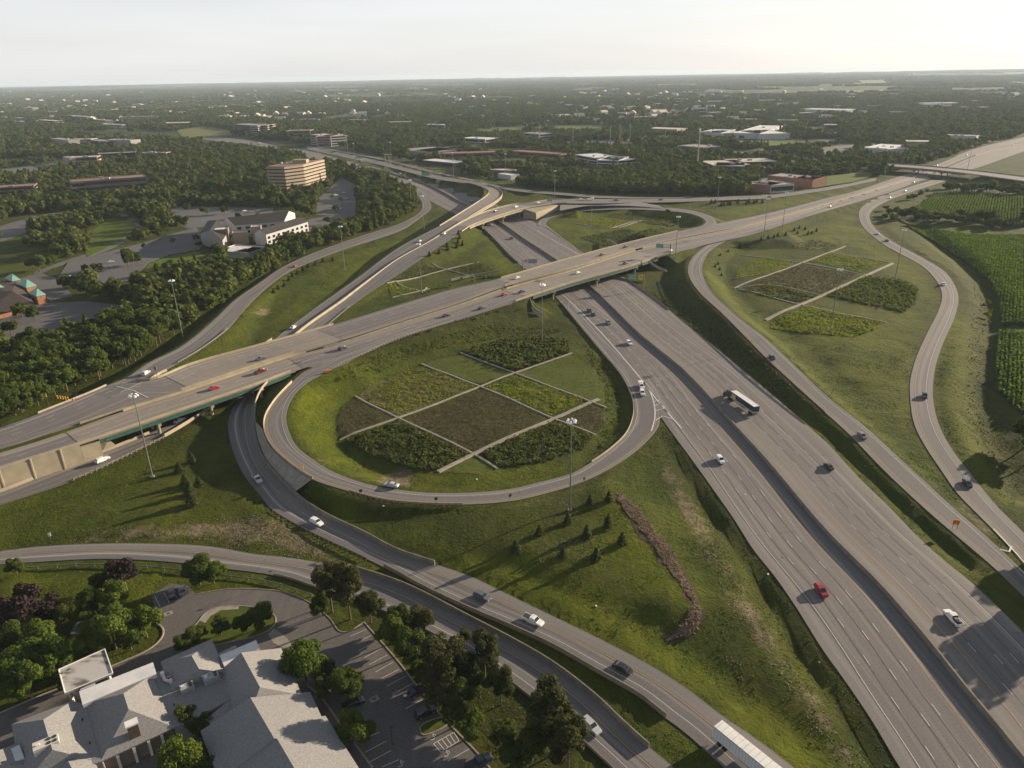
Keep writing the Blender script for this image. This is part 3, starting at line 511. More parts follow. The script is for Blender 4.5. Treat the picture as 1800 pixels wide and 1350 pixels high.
    # inner asphalt lane on two-tone ramps
# lighter shoulders and tracked lane on ramps and mainline
def band(r, side, o0, o1, m, name, a=None, b=None, dz=.012):
    i0, i1 = 0, len(r['C'])
    if a is not None: i0, i1 = sorted((near_i(r, a), near_i(r, b)))
    A = edge_off(r, side, o0, i0, i1); B = edge_off(r, side, o1, i0, i1)
    if side == 'R': A, B = B, A
    up = np.array([0, 0, dz]); return ribbon(name, A + up, B + up, m, r['S'][i0:i1], skirt=.005, kind='structure')
band(ROADS['mainline_left'], 'L', .0, 3.4, SHLD, 'shoulder', (1582, 1349), (1180, 760)); band(ROADS['mainline_right'], 'R', 0, 3.2, SHLD, 'shoulder', (1800, 1113), (1110, 500))
band(ROADS['mainline_right'], 'L', .5, 5.0, SHLD, 'shoulder', (1800, 1340), (900, 405))
band(ROADS['underpass_ramp'], 'R', .3, 3.3, SHLD, 'shoulder'); band(ROADS['lower_ramp'], 'R', .3, 3.0, SHLD, 'shoulder'); band(ROADS['right_ramp'], 'L', 0, 1.7, SHLD, 'shoulder'); band(ROADS['far_right_ramp'], 'R', 0, 2.0, SHLD, 'shoulder'); band(ROADS['far_right_ramp'], 'L', 0, 1.5, SHLD, 'shoulder')
band(ROADS['loop_ramp'], 'L', 0, 1.2, SHLD, 'shoulder', (537, 652), (1140, 772)); band(ROADS['loop_ramp'], 'R', 0, 1.4, SHLD, 'shoulder', (575, 653), (1100, 762)); band(ROADS['cross_highway_south'], 'L', 0, 3.3, DECK, 'shoulder', (0, 796), (1664, 294)); band(ROADS['cross_highway_north'], 'R', 0, 2.5, DECK, 'shoulder', (600, 598), (1664, 294))
band(ROADS['west_underpass'], 'L', 0, 1.2, SHLD, 'shoulder', (482, 597), (772, 398)); band(ROADS['left_ramp'], 'L', 0, 1.3, SHLD, 'shoulder'); band(ROADS['left_ramp'], 'R', 0, 1.2, SHLD, 'shoulder')
for nm, segs in [(k, r['deck']) for k, r in ROADS.items() if r['deck']]:
    r = ROADS[nm]
    for a, b in segs:
        i0, i1 = sorted((near_i(r, a), near_i(r, b))); up = np.array([0, 0, .02]); A, B = r['L'][i0:i1 + 1] + up, r['R'][i0:i1 + 1] + up
        # skewed expansion joints at the ends of the deck
        ribbon('bridge_deck', A, B, DECK, r['S'][i0:i1 + 1], skirt=.02, kind='structure')
        for side, off, k in r['marks']:
            P = edge_off(r, side, off, i0, i1 + 1)
            paint_line(marks['white' if k in 'wd' else 'yellow'], P, .17, *((3.05, 12.19, 3) if k == 'd' else (None, None, 0)), dz=.05)
        for e in (i0, i1): paint_line(marks['seam'], np.array([r['L'][e], (r['L'][e] + r['R'][e]) / 2, r['R'][e]]), .35, dz=.05)
# gore chevrons and gore lines
def pxline(mb, pts, z, w, dz=.05, k=6): paint_line(mb, catmull(np.array([G(p[0], p[1], z) for p in pts]), k), w, dz=dz)
pxline(marks['white'], [(978, 510), (992, 521), (1033, 560), (1080, 611), (1131, 672), (1152, 700), (1170, 722), (1198, 753)]  , 0, .5, .08)
pxline(marks['white'], [(1131, 672), (1143, 690), (1150, 712), (1151, 735), (1145, 758)]  , 0, .5, .08)
for c in ([(1151, 706), (1156, 702), (1160, 709)], [(1151, 713), (1159, 709), (1168, 717)], [(1152, 722), (1164, 717), (1176, 727)], [(1153, 739), (1165, 731), (1183, 737)]): pxline(marks['white'], c  , 0, .5, .08, 1)
pxline(marks['white'], [(944, 405), (960, 415), (1017, 447)], 0, .4, .1, 4)
pxline(marks['white'], [(1714, 930), (1754, 965), (1800, 1008), (1840, 1048)], 0, .4, .14, 2); pxline(marks['white'], [(1746, 930), (1776, 962), (1810, 1000)], 0, .4, .14, 2); pxline(marks['white'], [(1754, 965), (1773, 972), (1778, 961)], 0, .5, .145, 1)
pxline(marks['white'], [(204, 679), (227, 683), (260, 699)], 7, .4, .1, 1); pxline(marks['white'], [(212, 690), (250, 672)], 7, .35, .1, 1)
pxline(marks['white'], [(530, 637), (640, 601), (750, 565), (900, 517)], 7, .2, .09, 3); pxline(marks['white'], [(565, 640), (640, 612), (760, 572), (885, 530)], 7, .2, .09, 3); pxline(marks['white'], [(1180, 452), (1262, 424), (1370, 392), (1470, 358)], 5.6, .2, .8, 3)
marks['white'].obj('white_lane_markings', WHITE, kind='structure'); marks['yellow'].obj('yellow_lane_markings', YELLOW, kind='structure'); marks['seam'].obj('pavement_seams', SEAM, kind='structure')

# ------------------------------------------------------------------ bridges, walls, barriers
def sub(r, side, off, a, b, dz=0.0):
    i0, i1 = sorted((near_i(r, a), near_i(r, b))); P = edge_off(r, side, off, i0, i1 + 1).copy(); P[:, 2] += dz; return P
def pxwall(pts, z, k=6): return catmull(np.array([G(p[0], p[1], p[2] if len(p) > 2 else z) for p in pts]), k)
def wallthing(name, P, w, h, m, label, cat, group=None, dz=0.0):
    o = MB().strip(P, w, h, dz).obj(name, m, label=label, category=cat, group=group); return o
RN, RS = ROADS['cross_highway_north'], ROADS['cross_highway_south']
mc = pxwall(MC[:21], 0, 8)
wallthing('median_barrier', mc, .75, 1.25, CONC, 'long concrete median barrier between the two freeway carriageways', 'barrier')
for nm, P, lab in [
    ('bridge_parapet', sub(RN, 'L', .25, (272, 664), (584, 573)), 'tan concrete parapet on the far side of the left bridge over the ramps'),
    ('bridge_parapet', sub(RN, 'L', .25, (878, 490), (1197, 408)), 'tan parapet on the far edge of the freeway bridge and its right approach'),
    ('bridge_parapet', sub(RS, 'R', .25, (-55, 845), (514, 652)), 'long tan concrete parapet along the near edge of the left bridge and retaining wall'),
    ('bridge_parapet', sub(RS, 'R', .25, (905, 528), (1152, 455)), 'tan parapet on the near edge of the bridge over the freeway'),
    ('bridge_parapet', sub(RN, 'R', .25, (322, 684), (512, 622)), 'low inner parapet on the far side of the dark gap in the left bridge'),
    ('bridge_parapet', sub(RS, 'L', .25, (222, 722), (540, 618)), 'low inner parapet on the near side of the dark gap in the left bridge'),
    ('bridge_parapet', sub(RN, 'R', .25, (888, 502), (1120, 438)), 'low inner parapet on the far side of the gap over the freeway'),
    ('bridge_parapet', sub(RS, 'L', .25, (890, 509), (1120, 441)), 'low inner parapet on the near side of the gap over the freeway')]:
    wallthing(nm, P, .5, 1.0, CONC2, lab, 'parapet')
wallthing('median_barrier', sub(RS, 'L', -.6, (1130, 438), (1660, 296)), .7, .95, CONC2, 'yellowish concrete median barrier of the elevated highway right of the bridge', 'barrier')
wallthing('median_barrier', sub(RS, 'L', -.6, (1720, 274), (1840, 242)), .7, .95, CONC2, 'highway median barrier beyond the far overpass at the right edge', 'barrier')
wallthing('median_barrier', sub(RS, 'L', -.3, (560, 617), (880, 512)), .6, .8, CONC, 'low concrete barrier beside the grass median between the two bridges', 'barrier')
wallthing('median_barrier', sub(RN, 'R', -.4, (150, 742), (318, 688)), .6, .8, CONC, 'short barrier on the paved median left of the left bridge', 'barrier')
wallthing('barrier_wall', sub(ROADS['underpass_ramp'], 'R', .2, (455, 780), (764, 991)), .5, 1.35, CONC, 'curved concrete wall on the inner side of the dark underpass ramp', 'wall')
wallthing('barrier_wall', sub(ROADS['underpass_ramp'], 'L', .2, (675, 997), (1170, 1261)), .5, 1.15, CONC, 'concrete barrier on the lower left edge of the ramp with the white pickup', 'barrier')
wallthing('barrier_wall', sub(ROADS['lower_ramp'], 'R', .2, (595, 996), (1146, 1316)), .5, 1.3, CONC, 'long concrete barrier on the upper edge of the lowest ramp', 'barrier')
wallthing('barrier_wall', sub(ROADS['lower_ramp'], 'L', .15, (480, 1011), (1075, 1350)), .35, .55, CONC, 'low concrete edge barrier between the lowest ramp and the parking lot trees', 'barrier')
wallthing('barrier_wall', sub(ROADS['west_underpass'], 'L', .2, (-55, 884), (256, 763)), .5, 1.1, CONC2, 'sunlit concrete barrier at the foot of the retaining wall', 'barrier')
wallthing('barrier_wall', sub(ROADS['west_underpass'], 'R', .2, (294, 766), (425, 690)), .5, 1.2, CONC2, 'concrete barrier right of the underpass lane below the left bridge', 'barrier')
wallthing('divider_wall', sub(ROADS['west_underpass'], 'R', -.5, (470, 640), (812, 389)), .8, 1.5, CONC2, 'long bright concrete wall dividing the two ramps that climb to the flyovers', 'wall')
for P, lab in [(sub(ROADS['west_underpass'], 'L', .2, (772, 397), (828, 322)), 'pale parapet on the inner curve of the left flyover'),
               (sub(ROADS['west_underpass'], 'R', .2, (812, 389), (850, 325)), 'pale parapet on the outer curve of the left flyover'),
               (sub(ROADS['flyover_ramp'], 'L', .2, (812, 391), (985, 350)), 'pale parapet on the far side of the right flyover'),
               (sub(ROADS['flyover_ramp'], 'R', .2, (812, 407), (1000, 359)), 'pale parapet on the near side of the right flyover'),
               (sub(ROADS['far_overpass'], 'L', .2, (1480, 283), (1840, 316)), 'far parapet of the distant grey overpass'), (sub(ROADS['far_overpass'], 'R', .2, (1480, 288), (1840, 324)), 'near parapet of the distant grey overpass')]:
    wallthing('flyover_parapet', P, .4, .95, CONC2, lab, 'parapet')
wallthing('barrier_wall', sub(ROADS['loop_ramp'], 'L', .1, (510, 672), (552, 843)), .35, .95, CONC2, 'thin pale parapet on the outer left edge of the loop ramp', 'parapet')
wallthing('barrier_wall', pxwall([(473, 669, 6.4), (459, 686, 5.6), (450, 707, 4.5), (448, 728, 3.2), (449, 745, 2.4)], 5), .4, 1.0, CONC2, 'short curved parapet above the dark underpass beside the loop ramp', 'parapet')
wallthing('jersey_barrier', pxwall([(266, 667), (280, 658), (293, 652)], 7, 2), .7, 1.0, CONC2, 'short concrete block barrier at the nose of the left ramp', 'barrier')
wallthing('rail_barrier', pxwall([(67, 727), (125, 704), (160, 690), (187, 678)], 7, 3), .3, .75, CONC2, 'thin pale rail along the upper left edge of the highway', 'barrier')
wallthing('barrier_wall', pxwall([(463, 607, 4), (478, 597, 4)], 4, 2), .4, 1.0, CONC2, 'tiny pale wall end beside the left ramp under the bridge', 'barrier')
wallthing('kerb_wall', sub(ROADS['mainline_right'], 'R', .2, (1105, 492), (1178, 545)), .3, .6, CONC, 'low pale wall on the right freeway shoulder just past the bridge', 'barrier')
wallthing('barrier_wall', sub(ROADS['mainline_left'], 'L', .2, (842, 397), (908, 462)), .3, .9, CONC, 'low wall on the left freeway shoulder between flyover and bridge', 'barrier')
wallthing('loop_rail_wall', sub(ROADS['loop_ramp'], 'R', .1, (1040, 812), (985, 535)), .22, .65, CONC2, 'thin pale rail on the inner edge of the loop ramp merge', 'barrier')
# retaining wall below the near highway edge, left of the bridge: panels with pilasters
P = sub(RS, 'R', .05, (-55, 845), (150, 778)); t = thing('retaining_wall', 'tall tan concrete retaining wall with pilasters under the highway at the left edge', 'wall', P[0])
S_ = arc(P); ks = np.arange(0, S_[-1], 9.0)
for a, b in zip(ks, list(ks[1:]) + [S_[-1]]):
    q = at_s(P, S_, np.array([a + .3, b - .1])); w_ = MB(); lo = [np.array([p[0], p[1], -.3]) for p in q]
    w_.strip(np.array(lo), .4, 7.2); o = w_.obj('wall_panel', CONC2, t); o.matrix_parent_inverse = Matrix.Translation(-Vector(P[0]))
    w_ = MB(); p = at_s(P, S_, np.array([a])); w_.cyl((p[0][0], p[0][1], -.3), (p[0][0], p[0][1], 7.6), .42, .42, 6); o = w_.obj('pilaster', CONC2, t); o.matrix_parent_inverse = Matrix.Translation(-Vector(P[0]))
i_ = near_i(RS, (140, 775)); j_ = near_i(RS, (168, 764)); MB().prism([tuple(p[:2]) for p in (RS['L'][i_], RS['R'][i_], RS['R'][j_], RS['L'][j_])], -1, 5.9).obj('abutment_block', CONC2, label='concrete abutment under the left end of the near left bridge', category='wall')
w_ = MB(); a = G(152, 777, 6.2); bq = G(155, 800, 0); cq = G(205, 775, 2.6); dq = G(215, 760, 5.0)
w_.add([a, G(152, 805, -.3), G(180, 795, 0), G(205, 783, 0), G(190, 772, 5.6)], [(0, 1, 2, 3, 4)]); w_.obj('abutment_wall', CONC2, label='bright triangular concrete abutment wall under the end of the left bridge', category='wall')

def bridge(label, rs, a, b, piers, girder_m, depth=1.7, fascia=True, group=None, pier_dir=None, underz=0.0, ncol=3):
    """deck slab, steel girders and concrete piers of one bridge"""
    r = rs; i0, i1 = sorted((near_i(r, a), near_i(r, b))); A, B = r['L'][i0:i1 + 1], r['R'][i0:i1 + 1]
    base = (A[0] + B[0]) / 2; t = thing('bridge', label, 'bridge', (base[0], base[1], underz), group=group); inv = Matrix.Translation(-Vector((base[0], base[1], underz)))
    def add(nm, mb, m): o = mb.obj(nm, m, t); o.matrix_parent_inverse = inv; return o
    mb = MB(); n = len(A); V = []
    for i in range(n): V += [A[i] - [0, 0, .2], B[i] - [0, 0, .2], B[i] - [0, 0, .65], A[i] - [0, 0, .65]]
    F = [(0, 1, 2, 3), (4 * n - 1, 4 * n - 2, 4 * n - 3, 4 * n - 4)]
    for i in range(n - 1):
        for k in range(4): F.append((4 * i + k, 4 * i + 4 + k, 4 * i + 4 + (k + 1) % 4, 4 * i + (k + 1) % 4))
    mb.add(V, F); add('slab', mb, CONC)
    w_ = r['W'][i0:i1 + 1].mean(); ng = max(3, int(w_ / 3.2))
    for k in range(ng + 1):
        f = .03 + .94 * k / ng; P = A * (1 - f) + B * f; P = P.copy(); P[:, 2] -= .6 + depth; mb = MB(); mb.strip(P[::2] if len(P) > 6 else P, .35, depth); add('girder', mb, girder_m)
    for px, py, ang in piers:
        k = near_i(r, (px, py)); a_, b_ = r['L'][k], r['R'][k]; c_ = (a_ + b_) / 2; v = (b_ - a_)[:2]; L = np.linalg.norm(v); v = v / L
        if ang is not None: v = np.array([math.cos(ang), math.sin(ang)]); L *= 1.15
        zt = c_[2] - .6 - depth; mb = MB(); mb.box((c_[0], c_[1], zt - .65), (L * .92, 1.3, 1.3), math.atan2(v[1], v[0])); add('pier_cap', mb, CONC2)
        for q in np.linspace(-.36, .36, ncol): x, y = c_[:2] + v * L * q; g = float(TH(x, y)); mb = MB(); mb.cyl((x, y, g - .5), (x, y, zt - .6), .62, .62, 10); add('column', mb, CONC2)
    return t
fw_dir = math.radians(118)
bridge('far carriageway of the tan bridge crossing the main freeway', RN, (884, 496), (1102, 436), [(930, 482, fw_dir), (1000, 464, fw_dir), (1065, 448, fw_dir)], GREENP)
bridge('near carriageway of the tan bridge crossing the main freeway', RS, (916, 516), (1130, 448), [(960, 500, fw_dir), (1035, 477, fw_dir), (1097, 458, fw_dir)], GREENP)
bridge('far carriageway of the left highway bridge over the ramps', RN, (300, 664), (574, 592), [(370, 642, None), (470, 618, None)], GREENP, 1.5)
bridge('near carriageway of the left highway bridge with dark green girders', RS, (156, 762), (512, 646), [(262, 726, None), (362, 694, None), (440, 668, None)], GREENP, 1.7)
bridge('curved left flyover bridge over the main freeway', ROADS['west_underpass'], (800, 388), (864, 328), [(835, 372, None), (884, 346, None), (872, 334, None)], CONC2, 1.6, ncol=1)
bridge('gently curved right flyover bridge over the main freeway', ROADS['flyover_ramp'], (812, 398), (925, 363), [(838, 386, None), (874, 374, None), (905, 366, None)], CONC2, 1.6, ncol=2)
bridge('distant grey overpass crossing the highway at the upper right', ROADS['far_overpass'], (1545, 290), (1712, 304), [(1580, 292, None), (1615, 295, None), (1665, 300, None)], CONC, 1.4, ncol=3)
# abutment slopes and wing walls at the flyover
mb = MB(); Pf = sub(ROADS['flyover_ramp'], 'R', .1, (918, 367), (985, 358)); Pf2 = Pf.copy(); Pf2[:, 2] = 0
mb = MB(); q = [G(920, 367, 7.5), G(942, 374, 6.2), G(943, 386, 0), G(919, 383, 0)]; mb.add(q, [(0, 1, 2, 3)]); q = [G(942, 374, 6.2), G(985, 361, 5.5), G(985, 368, 2.2), G(943, 386, 0)]; mb.add(q, [(0, 1, 2, 3)])
q = [G(920, 367, 7.5), G(942, 374, 6.2), G(985, 361, 5.5), G(985, 357, 6.6), G(945, 361, 7.3)]; mb.add(q, [(0, 1, 2, 3, 4)])
mb.obj('abutment_wall', CONC2, label='bright angular concrete abutment wall where the right flyover lands', category='wall')
# sloped concrete paving between the loop ramp and the underpass ramp
A = sub(ROADS['underpass_ramp'], 'R', -.2, (449, 745), (600, 917)); B = sub(ROADS['loop_ramp'], 'L', -.3, (464, 757), (552, 843)); k = 20
A = at_s(A, arc(A), np.linspace(0, arc(A)[-1] * .72, k)); B = at_s(B, arc(B), np.linspace(0, arc(B)[-1], k)); A[:, 2] += .9; V = np.vstack([A, B]); link('slope_paving', mesh('slope_paving', V, [(i, i + 1, k + i + 1, k + i) for i in range(k - 1)], CONCG), kind='structure')
# wing walls at the freeway bridge
for pts, lab in [([(931, 527, 5.8), (940, 545, 4), (952, 553, 2.6)], 'short concrete wing wall left of the freeway bridge on the near side'), ([(1140, 462, 6), (1160, 474, 4.6), (1172, 478, 4.0)], 'concrete wing wall at the right end of the freeway bridge'), ([(835, 567, 1.8), (880, 559, 2), (930, 554, 2.4), (955, 553, 2.4)], 'long low concrete wall on the grass slope inside the loop near the bridge'),
                 ([(793, 494, .9), (835, 485, 1), (878, 478, 1.4)], 'low concrete wall behind a row of saplings left of the freeway bridge'), ([(1066, 422, 2), (1076, 426, 3), (1085, 433, 5)], 'dark wing wall behind the far right end of the freeway bridge')]:
    wallthing('wing_wall', pxwall(pts, 1, 4), .5, 1.4, CONCG, lab, 'wall')

def guardrail(P, label, post_m=POSTW, rail_m=RUST, gap=1.9):
    P = np.array(P); t = thing('guardrail', label, 'guardrail', P[0]); inv = Matrix.Translation(-Vector(P[0]))
    mb = MB(); n = len(P); Q = P.copy(); Q[:, 2] += .45; mb.strip(Q, .14, .34); o = mb.obj('rail', rail_m, t); o.matrix_parent_inverse = inv
    S = arc(P); mb = MB()
    for s in np.arange(0, S[-1], gap): p = at_s(P, S, np.array([s]))[0]; mb.box((p[0], p[1], p[2] + .1), (.26, .26, 1.5))
    o = mb.obj('post', post_m, t, kind='stuff'); o.matrix_parent_inverse = inv
guardrail(sub(ROADS['loop_ramp'], 'R', -.5, (900, 534), (575, 653)), 'guardrail with dark posts on the grass side of the elevated highway above the loop', POSTW, CONC)
guardrail(sub(ROADS['left_ramp'], 'R', -.4, (310, 640), (402, 579)), 'pale guardrail on the inner bend of the left ramp', STEEL, CONC)
guardrail(sub(ROADS['flyover_ramp'], 'R', -.4, (570, 575), (612, 541)), 'short guardrail beside the ramp just beyond the left bridge', STEEL, CONC)
guardrail(sub(ROADS['west_underpass'], 'R', -.3, (132, 843), (292, 768)), 'guardrail with wide posts beside the lane of the white car at the left', STEEL, CONC)
guardrail(sub(ROADS['loop_ramp'], 'L', -.5, (612, 863), (815, 888)), 'brown guardrail on the outer lower bend of the loop ramp')
guardrail(sub(ROADS['underpass_ramp'], 'L', -.4, (480, 900), (640, 983)), 'dark guardrail on the outer bend of the underpass ramp')
guardrail(sub(ROADS['lower_ramp'], 'R', -.3, (555, 990), (600, 999)), 'short guardrail at the upper end of the lowest ramp barrier')
guardrail(sub(ROADS['right_ramp'], 'L', -.5, (1207, 470), (1450, 725)), 'long brown guardrail along the bank of the right ramp', POSTW, RUST, 1.9)
guardrail(sub(RS, 'R', -.3, (1150, 456), (1180, 448)), 'short wire guardrail after the right end of the freeway bridge')
guardrail(sub(ROADS['flyover_ramp'], 'L', -.4, (1010, 349), (1340, 343)), 'distant guardrail in front of the dark tree line', DARK, DARK, 4)
t = sub(ROADS['lower_ramp'], 'L', -3.2, (30, 992), (560, 1036)); 
for k in range(len(t)): t[k, 2] = TH(t[k, 0], t[k, 1])
guardrail(t, 'thin wire fence on the lawn side of the lowest ramp', STEEL, STEEL, 5.0)

# ------------------------------------------------------------------ foliage meshes
rng = np.random.default_rng(11)
def leafquads(P, Nn, size, rs, aspect=1.0):
    n = len(P); a = rs.normal(size=(n, 3)); u = np.cross(Nn, a); u /= np.linalg.norm(u, axis=1)[:, None] + 1e-9; v = np.cross(Nn, u)
    sz = (size * rs.uniform(.55, 1.35, n))[:, None] / 2; u = u * sz; v = v * sz * aspect
    return np.stack([P - u - v, P + u - v, P + u + v, P - u + v], 1).reshape(-1, 3)
def crown_mesh(name, seed, R, hgt, base, n, leaf, m, lobes=9, flat=1.0, core=True):
    """a crown of leaf clumps over several uneven lobes; origin on the ground"""
    rs = np.random.default_rng(seed); cz = base + (hgt - base) * .5; rz = (hgt - base) / 2; L = []
    for k in range(lobes):
        th = rs.uniform(0, 6.28); ph = rs.uniform(-.6, 1.0); rr = rs.uniform(.38, .86); L.append((math.cos(th) * R * rr * math.cos(ph), math.sin(th) * R * rr * math.cos(ph), cz + rz * rr * math.sin(ph) * 1.15, R * rs.uniform(.20, .44)))
    L.append((0, 0, cz + rz * .1, R * .52)); L = np.array(L); wts = L[:, 3] ** 2; pick = rs.choice(len(L), n, p=wts / wts.sum())
    d = rs.normal(size=(n, 3)); d /= np.linalg.norm(d, axis=1)[:, None]; rad = L[pick, 3] * (1 - rs.uniform(0, 1, n) ** 2 * .45) * rs.uniform(.92, 1.12, n)
    P = L[pick, :3] + d * rad[:, None] * [1, 1, rz / R * flat]; N = d + rs.normal(size=(n, 3)) * .55; N[:, 2] += .25; N /= np.linalg.norm(N, axis=1)[:, None]
    P[:, 2] = np.maximum(P[:, 2], base * .75 + rs.uniform(0, .5, n)); col = np.clip(rs.uniform(0, 1, n) * .55 + .45 * rs.uniform(0, 1, len(L))[pick], 0, 1)
    V = leafquads(P, N, leaf, rs); return quadmesh(name, V, n, m, col)
def conifer_mesh(name, seed, R, hgt, n, leaf, m):
    rs = np.random.default_rng(seed); f = rs.uniform(0, 1, n) ** .75; z = hgt * (1 - f) * .93 + hgt * .07; tier = .8 + .2 * np.cos(z / hgt * 60); th = rs.uniform(0, 6.28, n); lob = (1 + .22 * np.sin(th * 5 + seed)) * (.72 + .56 * vnoise(th * 2, z * 2.2, 1.0, seed)) 
    r = R * (1.02 - z / hgt) * tier * lob * (1 - rs.uniform(0, 1, n) ** 2 * .5); P = np.stack([np.cos(th) * r, np.sin(th) * r, z], 1); P += rs.normal(size=(n, 3)) * R * .07; N = np.stack([np.cos(th), np.sin(th), rs.uniform(.2, 1.2, n)], 1) + rs.normal(size=(n, 3)) * .6; N /= np.linalg.norm(N, axis=1)[:, None]
    return quadmesh(name, leafquads(P, N, leaf, rs, .6), n, m, rs.uniform(0, 1, n))
def trunk_mesh(name, seed, h, r, limbs=5, spread=2.0):
    rs = random.Random(seed); mb = MB(); mb.cyl((0, 0, -.6), (rs.uniform(-.1, .1), rs.uniform(-.1, .1), h * .55), r, r * .65, 7)
    for k in range(limbs): a = rs.uniform(0, 6.28); z0 = h * rs.uniform(.3, .55); mb.cyl((0, 0, z0), (math.cos(a) * spread, math.sin(a) * spread, z0 + h * rs.uniform(.25, .4)), r * .5, r * .12, 5)
    return mb.me(name, BARK)
# variants: broadleaf unit trees of radius 5 and height 11
CR = {'leaf': [crown_mesh('crown', 20 + k, 5, 11 + k % 3, 1.8, 2700, .58, LEAF, 12 + k % 4) for k in range(6)], 'bright': [crown_mesh('crown', 40 + k, 5, 10.5, 1.8, 2700, .56, LEAFB, 13) for k in range(3)],
      'purple': [crown_mesh('crown', 60 + k, 5, 10.5, 1.5, 2800, .55, LEAFP, 9) for k in range(2)], 'near': [crown_mesh('crown', 70 + k, 5, 10.5, 1.9, 10500, .33, LEAF, 20) for k in range(4)],
      'nearbright': [crown_mesh('crown', 80 + k, 5, 10.5, 1.9, 10500, .33, LEAFB, 20) for k in range(4)], 'nearpine': [crown_mesh('crown', 90 + k, 4.2, 14, 4.0, 8000, .30, PINE, 22, .8) for k in range(4)],
      'spruce': [conifer_mesh('crown', 100 + k, 2.7, 7.2, 900, .62, SHRUBD2) for k in range(3)], 'bush': [crown_mesh('crown', 110 + k, 2.0, 2.6, .05, 420, .42, SHRUBD, 5) for k in range(3)], 'ybush': [crown_mesh('crown', 115 + k, 2.0, 2.8, .05, 420, .42, FLOWER, 5) for k in range(2)]}
TK = {k: trunk_mesh('trunk', 5, 11, .3) for k in ('leaf', 'bright', 'purple', 'near', 'nearbright')}
TK['nearpine'] = trunk_mesh('trunk', 8, 16, .26, 9, 1.6); TK['spruce'] = trunk_mesh('trunk', 9, 8, .14, 0); TK['bush'] = TK['ybush'] = trunk_mesh('trunk', 10, 1.6, .06, 3, .6)
BASER = {'leaf': 5, 'bright': 5, 'purple': 5, 'near': 5, 'nearbright': 5, 'nearpine': 4.2, 'spruce': 2.6, 'bush': 2, 'ybush': 2}
rt = random.Random(3); ORD = 'first second third fourth fifth sixth seventh eighth ninth tenth eleventh twelfth'.split(); BYG = {}
def tree(x, y, z, R, kind, label, group=None, name='tree', hs=1.0, trunk=True, cat='tree'):
    s = R / BASER[kind]; t = thing(name, label, cat, (x, y, z - .05), rt.uniform(0, 6.28), group, (s, s, s * hs * rt.uniform(.9, 1.12)))
    link('crown', rt.choice(CR[kind]), None, t)
    if trunk: link('trunk', TK[kind], None, t)
    if group: BYG.setdefault(group, []).append(t)
    return t

# ------------------------------------------------------------------ planted squares inside the loops
def offroad(X, Y, pad=1.2):
    ok = np.ones(X.shape, bool)
    for r in ROADS.values():
        C_ = r['C'][::2]; w_ = r['W'][::2] / 2; idx = np.nonzero((X > C_[:, 0].min() - 25) & (X < C_[:, 0].max() + 25) & (Y > C_[:, 1].min() - 25) & (Y < C_[:, 1].max() + 25))[0]
        if len(idx): d, i_, _ = polydist(X[idx], Y[idx], C_); ok[idx[d < w_[i_] + pad]] = False
    return ok
def plot(pts, dens, size, hgt, m, label, z=.0, clump=0.0, seed=1):
    P = [at(p[0], p[1]) for p in pts]; xs = [p[0] for p in P]; ys = [p[1] for p in P]; rs = np.random.default_rng(seed)
    A = (max(xs) - min(xs)) * (max(ys) - min(ys)); n = int(A * dens); X = rs.uniform(min(xs), max(xs), n); Y = rs.uniform(min(ys), max(ys), n)
    k = inpoly(X, Y, P)
    k[k] = offroad(X[k], Y[k])
    if clump: k &= vnoise(X, Y, 1.7, seed) + rs.uniform(-.15, .15, n) > clump
    X, Y = X[k], Y[k]; n = len(X); cl = vnoise(X, Y, 2.2, seed + 3) * .6 + vnoise(X, Y, .9, seed + 5) * .4
    Z = TH(X, Y) + rs.uniform(.05, 1, n) * hgt * (.35 + cl); N = rs.normal(size=(n, 3)); N[:, 2] = np.abs(N[:, 2]) + .5; N /= np.linalg.norm(N, axis=1)[:, None]
    patch = vnoise(X, Y, 6, seed + 7); col = np.clip(rs.uniform(0, 1, n) * .5 + patch * .7 - .1, 0, 1)
    link('planting', quadmesh('planting', leafquads(np.stack([X, Y, Z], 1), N, size, rs), n, m, col), None, None, kind='stuff', label=label)
from mathutils.geometry import delaunay_2d_cdt
def bed(pts, m, name='planting_bed', dz=.09, wob=1.3):
    """a sheet draped over the terrain inside an outline with slightly uneven edges"""
    P = np.array(ccw([at(p[0], p[1])[:2] for p in pts])); P = np.vstack([P, P[:1]]); S = arc(P); k = max(12, int(S[-1] / 2.0)); B = at_s(P, S, np.linspace(0, S[-1], k, endpoint=False))
    B = B + np.stack([vnoise(B[:, 0], B[:, 1], 3, 5) - .5, vnoise(B[:, 0], B[:, 1], 3, 6) - .5], 1) * wob
    st = 2.2 if S[-1] < 900 else 6.0; gx, gy = np.meshgrid(np.arange(B[:, 0].min(), B[:, 0].max(), st), np.arange(B[:, 1].min(), B[:, 1].max(), st)); gx = gx.ravel(); gy = gy.ravel(); q = inpoly(gx, gy, B); I = np.stack([gx[q], gy[q]], 1)
    V, _, F, *_r = delaunay_2d_cdt([Vector(p) for p in np.vstack([B, I])], [(i, (i + 1) % k) for i in range(k)], [], 1, 1e-4)
    return link(name, mesh(name, [(v[0], v[1], TH(v[0], v[1]) + dz) for v in V], [tuple(f) for f in F], m, smooth=True), kind='structure')
SOILB = M('bed_dry', (.090, .078, .036), (.062, .060, .026), .5, .95, .04); SOILG = M('bed_green', (.050, .072, .010), (.080, .092, .014), .35, .95, .04); SOILD = M('bed_dark', (.028, .038, .014), (.045, .055, .020), .6, .95, .06); SOILY = M('bed_flower', (.075, .098, .016), (.052, .066, .018), .25, .95, .05)
